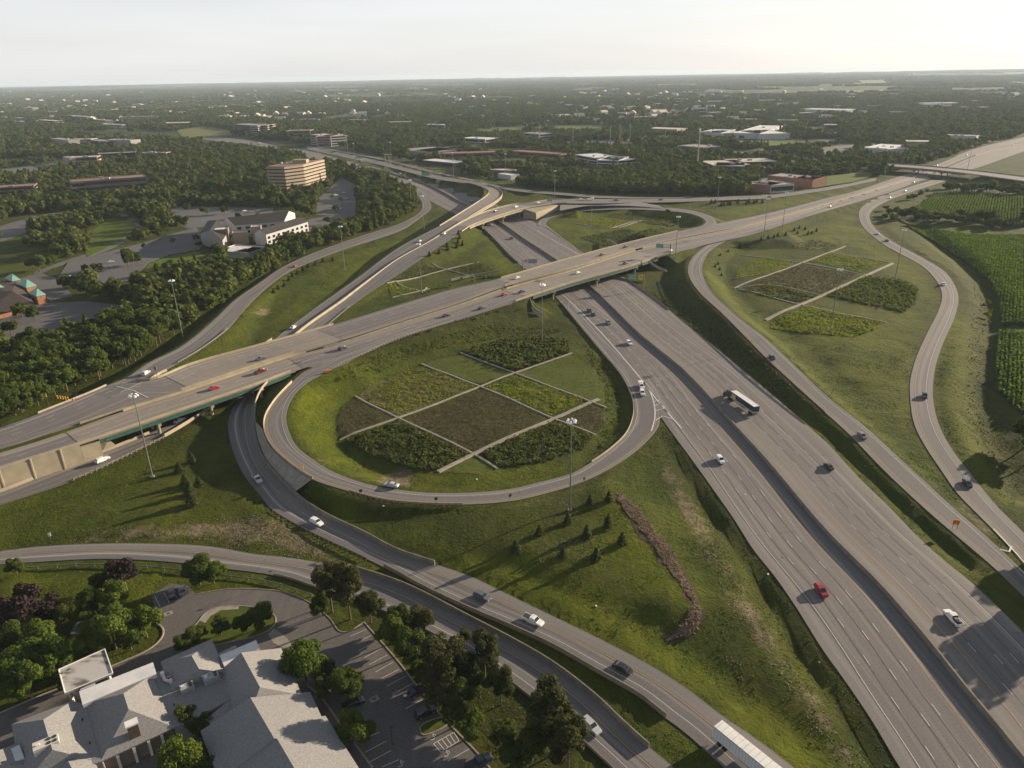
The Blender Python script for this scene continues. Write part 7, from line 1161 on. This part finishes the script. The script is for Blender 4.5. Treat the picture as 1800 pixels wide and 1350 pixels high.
# flip False = the road's own direction (from near to far / left to right)
for a in [('suv', 'red', 1443, 1042, 'ml', 1, 'red SUV in the lower right freeway lanes'), ('pickup', 'white', 1674, 1090, 'mr', 0, 'white pickup with a loaded dark bed on the right carriageway'), ('sedan', 'black', 1456, 822, 'mr', 0, 'black sedan on the right freeway carriageway below the blue truck'), ('suv', 'white', 1266, 811, 'ml', 1, 'white SUV on the left freeway carriageway beside the grass wedge'),
          ('suv', 'white', 1106, 605, 'ml', 1, 'white SUV coming down the freeway just below the bridge'), ('suv', 'grey', 1069, 569, 'ml', 1, 'dark grey car between the white SUV and the bridge'), ('suv', 'black', 1036, 548, 'ml', 1, 'black SUV, rear of the pair nearest the bridge'), ('sedan', 'black', 1043, 554, 'ml', 1, 'black car, front of the pair nearest the bridge'), ('suv', 'white', 1129, 693, 'lp', 1, 'white SUV in front of the white van at the start of the loop ramp'),
          ('sedan', 'silver', 688, 855, 'lp', 1, 'silver car alone on the bottom of the loop ramp'),
          ('suv', 'white', 557, 921, 'up', 0, 'white SUV with a dark sunroof leaving the dark underpass ramp'), ('pickup', 'silver', 453, 845, 'up', 0, 'silver pickup in the shade of the underpass ramp'), ('suv', 'slate', 848, 1052, 'up', 0, 'blue grey SUV behind the white pickup on the middle ramp'), ('pickup', 'white', 937, 1094, 'up', 0, 'white pickup on the middle ramp between two dark cars'), ('sedan', 'black', 1095, 1178, 'up', 0, 'black sedan on the middle ramp ahead of the white pickup'),
          ('sedan', 'black', 848, 1130, 'lo', 0, 'black sedan half hidden by pines on the lowest ramp'), ('suv', 'silver', 1039, 1280, 'lo', 0, 'silver SUV with a dark roof glass on the lowest ramp'),
          ('sedan', 'black', 1357, 630, 'rr', 0, 'black sedan high on the right ramp'), ('sedan', 'grey', 1515, 768, 'rr', 0, 'grey sedan midway along the right ramp'), ('sedan', 'black', 1700, 852, 'fr', 0, 'black sedan in the tree shade on the far right ramp'), ('suv', 'black', 1625, 698, 'fr', 0, 'dark SUV on the far right ramp before the bend'), ('sedan', 'white', 1658, 501, 'fr', 0, 'white car at the outer bend of the far right ramp'), ('sedan', 'black', 1559, 424, 'fr', 0, 'dark car close behind a white one at the top of the far right ramp'), ('sedan', 'white', 1543, 412, 'fr', 0, 'white car just ahead of a dark one at the top of the far right ramp'), ('sedan', 'white', 1564, 349, 'fr', 0, 'white car on the far right ramp near the highway'), ('sedan', 'white', 1591, 337, 'fr', 0, 'white car entering the highway from the far right ramp'),
          ('sedan', 'red', 377, 684, 's', 0, 'red car on the near side of the left bridge'), ('pickup', 'maroon', 459, 655, 's', 0, 'dark maroon pickup on the near side of the left bridge'), ('suv', 'navy', 603, 614, 's', 0, 'dark SUV where the elevated highway meets the loop lane'), ('sedan', 'black', 785, 556, 's', 0, 'black car above the loop, left one of two'), ('sedan', 'navy', 847, 543, 's', 0, 'dark car above the loop, right one of two'), ('sedan', 'red', 887, 519, 's', 0, 'bright red car approaching the freeway bridge'), ('sedan', 'black', 918, 514, 's', 0, 'black car just ahead of the red one on the freeway bridge'), ('sedan', 'white', 1015, 481, 's', 0, 'white car in the middle of the near freeway bridge'), ('sedan', 'maroon', 1100, 464, 's', 0, 'dark red car at the right end of the near freeway bridge'), ('sedan', 'white', 1178, 442, 's', 0, 'white car under the green sign right of the bridge'), ('sedan', 'white', 1459, 364, 's', 0, 'white car alone on the highway at the upper right'), ('sedan', 'white', 1606, 321, 's', 0, 'white car on the near side of the highway before the far overpass'),
          ('sedan', 'slate', 459, 632, 'n', 1, 'grey car on the far side of the left bridge'), ('sedan', 'white', 908, 490, 'n', 1, 'white car on the far side of the freeway bridge at its left end'), ('sedan', 'brown', 1058, 449, 'n', 1, 'brown car on the far side of the freeway bridge'), ('sedan', 'brown', 1100, 435, 'n', 1, 'brown car at the right end of the far freeway bridge'), ('sedan', 'navy', 1544, 320, 'n', 1, 'dark car on the far side of the highway at the upper right'), ('sedan', 'white', 1644, 304, 'n', 1, 'white car under the far overpass'), ('sedan', 'white', 1647, 292, 'n', 1, 'white car just beyond the far overpass'), ('sedan', 'white', 1699, 274, 'n', 1, 'white car beyond the far overpass, nearer of two'), ('sedan', 'white', 1781, 256, 'n', 1, 'white car beyond the far overpass, farther of two'),
          ('suv', 'white', 181, 811, 'wu', 0, 'white car beside the tan retaining wall at the left'), ('sedan', 'white', 316, 741, 'wu', 0, 'white car coming out of the shade under the left bridge'), ('sedan', 'white', 516, 577, 'wu', 0, 'white car just past the left bridge on the shaded lane'), ('sedan', 'silver', 738, 425, 'wu', 0, 'silver car high on the shaded ramp to the flyover'), ('sedan', 'white', 781, 412, 'fl', 0, 'white car on the sunny ramp to the flyover'), ('suv', 'black', 871, 373, 'fl', 0, 'black SUV on the right flyover'), ('suv', 'white', 907, 365, 'fl', 0, 'white SUV on the right flyover behind the black one'), ('suv', 'white', 946, 358, 'fl', 0, 'white car where the right flyover lands'), ('suv', 'white', 1022, 352, 'fl', 0, 'white van, left one of a close pair by the dark wood'), ('suv', 'white', 1036, 352, 'fl', 0, 'white car, right one of a close pair by the dark wood'), ('suv', 'black', 1083, 353, 'fl', 0, 'dark car on the road below the dark wood'), ('sedan', 'black', 1161, 352, 'fl', 0, 'small dark car on the road below the dark wood, right one'), ('sedan', 'slate', 1353, 347, 'fl', 0, 'blue grey car near the brick warehouse'),
          ('suv', 'silver', 257, 658, 'le', 0, 'silver car at the foot of the left ramp'), ('sedan', 'red', 519, 469, 'le', 0, 'red car halfway along the left ramp'),
          ('pickup', 'maroon', 899, 420, 'ml', 1, 'dark red pickup between the flyovers and the freeway bridge'), ('suv', 'black', 853, 396, 'ml', 1, 'black car at the edge of the flyover shadow'), ('suv', 'white', 863, 396, 'ml', 1, 'white car at the edge of the flyover shadow'),
          ('sedan', 'navy', 586, 277, 'ml', 1, 'dark car farthest left on the far freeway'), ('suv', 'blue', 594, 288, 'ml', 1, 'blue van on the outer lane of the far freeway'), ('sedan', 'black', 617, 292, 'ml', 1, 'black car in front of the blue van on the far freeway'), ('sedan', 'navy', 674, 300, 'ml', 1, 'dark car in the middle lanes of the far freeway'), ('suv', 'white', 704, 306, 'ml', 1, 'white van in the middle lanes of the far freeway'), ('suv', 'silver', 686, 316, 'ml', 1, 'pale car at the outer edge of the far freeway'), ('sedan', 'navy', 704, 322, 'ml', 1, 'dark car by the ramp exit of the far freeway'), ('suv', 'white', 724, 328, 'ml', 1, 'white car by the ramp exit of the far freeway'), ('sedan', 'white', 742, 341, 'ml', 1, 'white car nearest the left ramp gore'),
          ('sedan', 'maroon', 755, 327, 'mr', 0, 'dark red car right of the median on the far freeway'), ('sedan', 'navy', 797, 339, 'mr', 0, 'dark car left of the flyover on the far carriageway'), ('suv', 'navy', 829, 355, 'mr', 0, 'dark blue car closest to the flyover on the far carriageway'), ('sedan', 'white', 686, 289, 'wu', 0, 'white car on the outer lane beyond the flyover'), ('sedan', 'black', 697, 291, 'wu', 0, 'black car on the outer lane beyond the flyover')]: rcar(*a[:6], a[6], load='loaded' in a[6], detail=a[3] > 560)
def parked(kind, col, px, py, deg, label): q = at(px, py); q[2] = LZ if py > 1000 else q[2] + .25; car(kind, col, q, math.radians(deg), label)
parked('suv', 'black', 303, 1047, 118, 'dark SUV, left one of the two parked under the drive trees'); parked('sedan', 'grey', 321, 1041, 118, 'grey car, right one of the two parked under the drive trees'); parked('sedan', 'slate', 138, 1108, 100, 'teal grey car parked in deep shade behind the trees'); parked('suv', 'navy', 736, 1220, 32, 'dark car parked beside the motorcycle'); parked('suv', 'black', 748, 1256, 32, 'dark car parked in the shade below the motorcycle'); parked('pickup', 'navy', 842, 1345, 30, 'dark pickup cut by the bottom edge of the lot'); parked('sedan', 'black', 622, 1240, 30, 'black car hidden under the lot trees')
for k, (px, py, c) in enumerate([(28, 545, 'white'), (80, 528, 'black'), (124, 488, 'silver'), (166, 488, 'white'), (195, 462, 'silver'), (590, 344, 'white'), (605, 340, 'silver'), (610, 352, 'grey'), (596, 368, 'white'), (430, 372, 'white'), (442, 374, 'grey'), (455, 372, 'silver')]): parked('sedan', c, px, py, 40, ['pale car in front of the brick porch', 'dark car right of the brick porch', 'silver car by the pale shed in the left lot', 'white car in the middle of the left lot', 'silver car under the kerb of the left lot', 'white car nearest the office tower', 'silver car in the row by the office tower', 'grey car in the row by the office tower', 'white car in the lot below the office tower', 'white car behind the gabled building', 'grey car behind the gabled building', 'silver car behind the gabled building'][k])
# parked motorcycle
q = at(716, 1224); q[2] = LZ; t_ = thing('motorcycle', 'white and chrome motorcycle parked on the lot near the dark car', 'motorcycle', q, 1.2)
for x in (-.75, .8): o = link('wheel', MB().cyl((0, -.07, 0), (0, .07, 0), .32, .32, 12).me('wheel', TYRE), None, t_); o.location = (x, 0, .32)
MB().box((-.1, 0, .62), (1.1, .32, .36)).obj('engine', STEEL, t_); MB().box((-.45, 0, .86), (.7, .34, .12)).obj('seat', DARK, t_); MB().box((.25, 0, .92), (.5, .34, .26)).obj('tank', WHT, t_); MB().box((.62, 0, 1.15), (.08, .75, .08)).cyl((.62, 0, 1.1), (.8, 0, .35), .05).obj('handlebar', STEEL, t_); MB().box((-.75, 0, .80), (.45, .6, .35)).obj('pannier', WHT, t_)
# utility truck ahead of the white SUV
r = ROADS['loop_ramp']; q, a_, p_ = on_road(r, 1127, 681); t_ = car('pickup', 'white', q + [0, 0, .03], a_ + math.pi, 'white service van with a tall body following the white SUV to the loop'); MB().box((-1.6, 0, 1.5), (2.3, 1.9, 1.1)).obj('service_body', WHT, t_)
BLUEP = M('trailer_blue', (.012, .032, .085), (.02, .055, .10), .25, .4, lo=.3, hi=.7); YELP = M('trailer_yellow', (.50, .44, .20), (.40, .38, .20), .5, .5); TRW = M('trailer_white', (.66, .66, .65), (.60, .60, .60), .4, .45)
def semi(pos, yaw, label, blue, cabcol, L=16.0):
    t_ = thing('semi_truck', label, 'truck', tuple(pos), yaw); x0 = -L / 2
    MB().box((x0 + L / 2, 0, 2.55), (L, 2.55, 2.75)).obj('trailer', BLUEP if blue else TRW, t_); MB().box((x0 + L / 2, 0, 3.96), (L - .1, 2.5, .08)).obj('trailer_roof', WHT, t_)
    if blue: MB().box((x0 + L * .5, 0, 1.5), (L + .03, 2.6, .55)).obj('lower_band', YELP, t_); MB().box((x0 + L - 2.4, 0, 2.6), (2.8, 2.6, 1.5)).obj('front_emblem_panel', YELP, t_)
    else:
        for k in range(22): MB().box((x0 + .4 + k * (L - .8) / 21, 0, 2.5), (.05, 2.6, 2.6)).obj('side_rib', GREYP, t_)
    rb = MB()
    for k in range(13): rb.box((x0 + .6 + k * (L - 1.2) / 12, 0, 4.005), (.06, 2.4, .02))
    rb.obj('roof_bow', GREYP, t_)
    MB().box((x0 - .02, 0, 2.5), (.05, .06, 2.6)).obj('door_seam', DARK, t_)
    MB().box((x0 + L / 2, 0, 3.9), (L + .04, 2.58, .14)).obj('top_rail', STEEL, t_); MB().box((x0 + .5, 0, .95), (.15, 2.3, .2)).obj('rear_bumper', DARK, t_)
    for sy in (-1, 1): MB().box((x0 + 8, sy * 1.0, .95), (4.5, .06, .7)).obj('side_skirt', GREYP if not blue else DARK, t_); MB().cyl((x0 + 11.3, sy * .8, .1), (x0 + 11.3, sy * .8, 1.2), .08).obj('landing_leg', DARK, t_)
    for x in (x0 + 1.6, x0 + 2.9):
        for sy in (-1, 1): o = link('wheel', MB().cyl((0, -.28, 0), (0, .28, 0), .5, .5, 14).me('wheel', TYRE), None, t_); o.location = (x, sy * .95, .5)
    c = x0 + L; cm = PAINT[cabcol]
    MB().box((c + 1.9, 0, 2.2), (2.2, 2.4, 2.6)).obj('sleeper_cab', cm, t_); b = MB(); b.add([(c + 3.0, -1.15, .9), (c + 3.0, 1.15, .9), (c + 3.0, 1.15, 2.9), (c + 3.0, -1.15, 2.9), (c + 3.9, -1.1, .9), (c + 3.9, 1.1, .9), (c + 3.4, 1.05, 2.7), (c + 3.4, -1.05, 2.7)], [(0, 3, 2, 1), (4, 5, 6, 7), (0, 1, 5, 4), (3, 7, 6, 2), (1, 2, 6, 5), (0, 4, 7, 3)]); b.obj('cab_front', cm, t_)
    MB().box((c + 4.6, 0, 1.25), (1.7, 1.7, 1.1)).obj('bonnet', cm, t_); MB().box((c + 3.75, 0, 2.25), (.12, 1.9, .75), 0).obj('windscreen', GLASS, t_); MB().box((c + 5.5, 0, .7), (.15, 2.2, .4)).obj('front_bumper', STEEL, t_); MB().box((c + .8, 0, .85), (5.5, .9, .3)).obj('chassis', DARK, t_)
    for sy in (-1, 1): MB().cyl((c + .75, sy * .95, 1), (c + .75, sy * .95, 3.9), .09).obj('exhaust_stack', STEEL, t_); MB().cyl((c + 1.3, sy * 1.0, .65), (c + 2.6, sy * 1.0, .65), .32).obj('fuel_tank', STEEL, t_)
    for x in (c - .7, c + .5, c + 4.6):
        for sy in (-1, 1): o = link('wheel', MB().cyl((0, -.26, 0), (0, .26, 0), .5, .5, 14).me('wheel', TYRE), None, t_); o.location = (x, sy * .98, .5)
    return t_
q1, a_, _ = on_road(ROADS['mainline_right'], 1288, 703); q2, a2, _ = on_road(ROADS['mainline_right'], 1328, 731); c = (q1 + q2) / 2; d = q1 - q2; semi((c[0], c[1], .04), math.atan2(d[1], d[0]), 'blue and yellow articulated truck casting a long shadow on the freeway', True, 'black')
qa = G(1254, 1270, 4); ang = on_road(ROADS['underpass_ramp'], 1310, 1330)[1]; u = np.array([math.cos(ang), math.sin(ang)]); nn = np.array([-u[1], u[0]]); c = G(1263, 1270, 4)[:2] + u * 8.0 - nn * .2
semi((c[0], c[1], .04), ang, 'long plain white trailer truck leaving the picture at the bottom', False, 'white')
q, a_, _ = on_road(ROADS['mainline_right'], 636, 286); o_ = semi((q[0], q[1], .04), a_, 'dark truck with a short trailer on the far freeway', False, 'black', 9.0)
q, a_, _ = on_road(ROADS['mainline_left'], 455, 254); semi((q[0], q[1], .04), a_ + math.pi, 'white truck far up the freeway at the left', False, 'white', 12.0)

# ------------------------------------------------------------------ high masts, signs, signals
ARM = [(math.cos(k * math.pi / 3), math.sin(k * math.pi / 3)) for k in range(6)]; polm = MB().cyl((0, 0, -.3), (0, 0, 30), .27, .11, 10).me('pole', STEEL); basem = MB().cyl((0, 0, -.4), (0, 0, .35), .75, .7, 10).me('base', CONCG)
ringm = MB(); 
for k in range(6): a0, a1 = ARM[k], ARM[(k + 1) % 6]; ringm.cyl((a0[0] * .9, a0[1] * .9, 29.7), (a1[0] * .9, a1[1] * .9, 29.7), .07, .07, 5)
ringm = ringm.me('ring', STEEL); lampm = MB().cyl((0, 0, .28), (0, 0, -.3), .22, .52, 10).me('lamp_head', LAMP)
def mast(px, py, label, h=30.0, lamps=6):
    q = at(px, py); t_ = thing('light_mast', label, 'lamp post', q, .3, 'high lighting masts'); t_.scale = (1, 1, h / 30); link('pole', polm, None, t_); link('base', basem, None, t_); link('ring', ringm, None, t_)
    for k in range(lamps): o = link('lamp_head', lampm, None, t_); o.location = (ARM[k][0] * 1.15, ARM[k][1] * 1.15, 29.6)
for px, py, lb in [(268, 838, 'high lighting mast on the left grass triangle in front of the tan bridge'), (1002, 897, 'high lighting mast on the grass wedge below the near loop'), (953, 604, 'high lighting mast rising in front of the freeway bridge'), (1461, 573, 'high lighting mast in the yellow plot of the right loop'), (321, 591, 'high lighting mast in front of the dense tree belt at the left'), (606, 474, 'high lighting mast on the lawn right of the left ramp'), (741, 514, 'high lighting mast in the left triangle'), (1574, 487, 'high lighting mast by the far right ramp bend'), (1039, 413, 'high lighting mast inside the far loop'), (975, 352, 'high lighting mast behind the right flyover landing'),
                   (1260, 368, 'high lighting mast left of the small evergreens'), (1187, 459, 'high lighting mast by the right end of the freeway bridge'), (1342, 420, 'lighting mast at the top left of the right loop'), (1375, 404, 'lighting mast beside the highway above the right loop'), (1544, 307, 'lighting mast left of the far overpass'), (1387, 332, 'lighting mast in front of the long brick warehouse'), (746, 407, 'lighting mast behind the ramps to the flyovers'), (724, 371, 'lighting mast beside the tree belt at the ramp gore'), (797, 311, 'lighting mast by the white-roofed building'), (624, 287, 'lighting mast on the far freeway right of the tower'), (612, 270, 'lighting mast across the far freeway'), (560, 272, 'lighting mast behind the office tower'), (688, 286, 'lighting mast left of the rainbow coloured billboard'), (889, 313, 'lighting mast behind the tan-roofed shed'), (1463, 268, 'lighting mast at the left end of the far overpass road'), (1376, 250, 'lighting mast at the sunlit end of the pale warehouse'), (1700, 300, 'lighting mast right of the far overpass pier')]: mast(px, py, lb)
q = at(1225, 299); t_ = thing('cell_tower', 'tall pale monopole tower in front of the cream-roofed hall', 'tower', q); MB().cyl((0, 0, -1), (0, 0, 52), .9, .55, 10).obj('pole', GREYP, t_); MB().cyl((0, 0, 49), (0, 0, 52.5), 1.3, 1.3, 8).obj('antenna_ring', WHT, t_)
for k, (px, py) in enumerate([(1007, 252), (949, 250), (1089, 252), (1107, 250), (1072, 256), (1169, 244)]): q = at(px, py); t_ = thing('transmission_pole', 'thin steel power pole above the substation trees', 'pole', q, 0, 'power poles by the substation'); MB().cyl((0, 0, -1), (0, 0, 34), .45, .25, 6).obj('pole', GREYP, t_); MB().box((0, 0, 31), (6, .3, .3)).box((0, 0, 27), (6, .3, .3)).obj('crossarm', GREYP, t_)
def signpost(px, py, w_, h, z, m, label, yaw, posts=1, back=None, zb=None, pole=None, extra=None):
    q = at(px, py) if zb is None else G(px, py, zb); t_ = thing('road_sign', label, 'sign', q, yaw); MB().box((0, 0, z), (w_, .12, h)).obj('panel', m, t_); MB().box((0, -.075, z), (w_ * .93, .02, h * .90)).obj('border', WHT if m is GREENS else DARK, t_); MB().box((0, -.09, z), (w_ * .90, .02, h * .84)).obj('face', m, t_)
    for k in range(posts): x = 0 if posts == 1 else (-.5 + k / (posts - 1)) * w_ * .7; MB().cyl((x, .12, -.3), (x, .12, z), .07 if w_ < 3 else .16, None, 6).obj('post', pole or STEEL, t_)
    return t_
face = lambda px, py: math.atan2(G(px, py)[1], G(px, py)[0]) - math.pi / 2
t_ = signpost(1678, 930, 1.7, 1.5, 2.3, ORGS, 'orange warning sign on two posts between the freeway and the right ramp', -.3, 2)
for k in (0, 1): MB().box((-.35 + k * .7, -.11, 2.35), (.12, .02, .7)).obj('arrow_mark', DARK, t_)
for px, py, lb, yw in [(475, 781, 'small yellow curve sign on the left side of the loop ramp', -.9), (533, 830, 'yellow curve sign on the lower left side of the loop ramp', -.6), (635, 872, 'dark back of a curve sign at the loop guardrail, left one', .2), (767, 886, 'dark back of a curve sign at the loop guardrail, right one', .3), (897, 880, 'dark back of a curve sign at the bottom of the loop ramp', .6), (1027, 850, 'dark back of a curve sign at the lower right of the loop ramp', .8), (532, 641, 'small yellow sign at the nose between highway and loop ramp', -1.2)]: signpost(px, py, .95, .95, 1.9, YELS if 'yellow' in lb else DARK, lb, yw)
q = G(575, 655, 7); t_ = thing('crash_cushion', 'orange end marker where the loop guardrail starts', 'marker', q, .4); MB().box((0, 0, .6), (1.8, .8, 1.2)).obj('panel', ORGS, t_); MB().box((1.5, 0, .4), (1.2, .5, .6)).obj('base', STEEL, t_)
def gantry(px, py, zb, H_, arm, yaw, panels, label, pole=STEEL, back=False):
    q = G(px, py, zb); t_ = thing('overhead_sign', label, 'sign', q, yaw); MB().cyl((0, 0, -.5), (0, 0, H_), .34, .28, 8).obj('post', pole, t_); MB().box((-arm / 2, 0, H_ - .6), (arm, .2, .2)).box((-arm / 2, 0, H_ - 2.2), (arm, .2, .2)).obj('arm', pole, t_)
    for x, w_, h, m in panels:
        MB().box((x, -.35, H_ - 1.4), (w_, .12, h)).obj('panel', m, t_)
        if m is GREENS:
            MB().box((x, -.43, H_ - 1.4), (w_ * .95, .02, h * .92)).obj('border', WHT, t_); MB().box((x, -.445, H_ - 1.4), (w_ * .93, .02, h * .87)).obj('face', GREENS, t_)
            for r_ in range(3 if h > 2.5 else 2):
                for j in range(5): MB().box((x - w_ * .34 + j * w_ * .17, -.46, H_ - 1.4 + h * (.26 - .26 * r_)), (w_ * .12, .01, .26)).obj('legend_stroke', WHT, t_)
        elif m is YELS: MB().box((x, -.43, H_ - 1.1), (.22, .02, h * .5)).box((x, -.43, H_ - 1.0), (w_ * .6, .02, .25)).obj('arrow_mark', DARK, t_)
    return t_
gantry(1177.5, 451, 6.6, 8.5, 8.5, -.25, [(-7.2, 4.6, 3.0, GREENS)], 'green overhead sign on a dark arm right of the freeway bridge', DARK)
gantry(1131, 507, .6, 8.5, 9.5, -.1, [(-6.9, 4.9, 3.0, GREENS), (-2.0, 2.3, 3.2, YELS)], 'green and yellow overhead sign pair beside the freeway just below the bridge')
gantry(919.5, 475, .5, 7.8, -8.5, -.12, [(2.0, 2.0, 1.6, GREYP), (6.5, 6.0, 3.0, GREYP)], 'grey back of an overhead sign above the left freeway carriageway')
gantry(970, 360, 6, 6.0, 4, .0, [(-2.4, 4.5, 2.6, GREYP)], 'grey back of a sign by the right flyover landing')
gantry(757, 314, 4, 7, 9, -.15, [(-6, 10, 4.0, GREENS)], 'distant green sign above the collector lane')
q = at(681, 287); t_ = thing('billboard', 'distant billboard painted in bands of green, yellow, blue and red', 'billboard', q, -.1); MB().cyl((-3, 0, -1), (-3, 0, 12), .3).cyl((3, 0, -1), (3, 0, 12), .3).obj('post', STEEL, t_)
for z, x, w_, c in ((14.2, -2, 11, (.10, .35, .05)), (15.6, 0, 10, (.02, .10, .30)), (12.6, 2, 11, (.6, .45, .03)), (11.6, 4.5, 7, (.40, .03, .02))): MB().box((x, -.2, z), (w_, .3, 1.6)).obj('panel', M('billboard_' + str(z), c), t_)
# traffic signals hung across the highway at the left
SIG = M('signal_yellow', (.70, .36, .03), (.55, .28, .02), 1, .5); LENS = M('signal_lens_dark', (.05, .02, .015), (.03, .03, .02), 1, .4)
q = G(87, 718, 6.8); e = G(136, 726, 6.8); t_ = thing('traffic_signal', 'traffic signal mast with a row of yellow signal heads over the highway at the left', 'traffic light', q); v = (e - q); L = np.linalg.norm(v); u = v / L; MB().cyl((0, 0, -.4), (0, 0, 6.6), .17, .14, 8).obj('pole', DARK, t_); MB().cyl((0, 0, 6.0), tuple(u * L + np.array([0, 0, 5.6])), .11, .07, 6).obj('mast_arm', DARK, t_)
for f in (.0, .42, .52, .61, .70, .79, .98):
    p = u * L * f; hd = MB().box((p[0], p[1], 5.55), (.42, .5, 1.25), .4).obj('signal_head', SIG, t_)
    for k in range(3): MB().cyl((p[0], p[1] - .28, 5.15 + k * .4), (p[0], p[1] - .36, 5.15 + k * .4), .15, .15, 8).obj('lens', LENS, hd)
signpost(134, 705, 1.6, 1.8, 3.0, DARK, 'dark back of a square sign behind the pale highway rail', .3, 1, zb=6.9, pole=DARK); q = G(276, 660, 7.9); t_ = thing('signal_post', 'short post with a dark brownish signal box at the nose of the left ramp', 'traffic light', q); MB().cyl((0, 0, -1), (0, 0, 3.0), .1).obj('post', BARK, t_); MB().box((0, 0, 3.3), (.8, .6, 1.4)).obj('signal_head', M('signal_brown', (.16, .06, .03), (.10, .05, .03)), t_)
signpost(89, 948, .7, 1.1, 1.6, WHT, 'small white sign on the left grass triangle', .3); 
def lamp_small(px, py, h, label): q = at(px, py); t_ = thing('street_lamp', label, 'lamp post', q); MB().cyl((0, 0, -.2), (0, 0, h), .09, .06, 6).obj('pole', DARK, t_); MB().box((.4, 0, h), (.9, .3, .14)).obj('lamp_head', DARK, t_)
lamp_small(477, 1029, 4.5, 'short dark lamp post between the lowest ramp and the drive'); lamp_small(288, 1020, 5.0, 'dark lamp post on the lawn left of the parked cars'); lamp_small(690, 1310, 5, 'dark lamp post at the lower lot kerb'); lamp_small(165, 490, 8, 'pale lamp post in the left lot')
# small litter and markers in the grass
for k, (px, py) in enumerate([(1376, 980), (1350, 1010), (1440, 1165), (1310, 870), (1374, 1185), (1048, 1066), (1062, 785), (838, 843), (1520, 820), (674, 890), (900, 700)]):
    q = at(px, py); MB().box((q[0], q[1], q[2] + .12), (.5, .35, .25), k).obj('stone', WHT if k % 2 else CONC, label='small pale object lying in the roadside grass', category='stone', group='pale bits in the roadside grass')

# ------------------------------------------------------------------ air
if HAZE:
    vm = bpy.data.materials.new('haze'); vm.use_nodes = True; t = vm.node_tree; t.nodes.clear(); vo = t.nodes.new('ShaderNodeVolumePrincipled'); vo.inputs['Color'].default_value = (.66, .80, .95, 1); vo.inputs['Density'].default_value = .000045; vo.inputs['Anisotropy'].default_value = .1
    ou = t.nodes.new('ShaderNodeOutputMaterial'); t.links.new(vo.outputs[0], ou.inputs['Volume'])
    z0 = float(H.min()) - 1; MB().box((0, 11100, (z0 + 132) / 2), (52600, 23000, 132 - z0)).obj('haze', vm, kind='stuff')
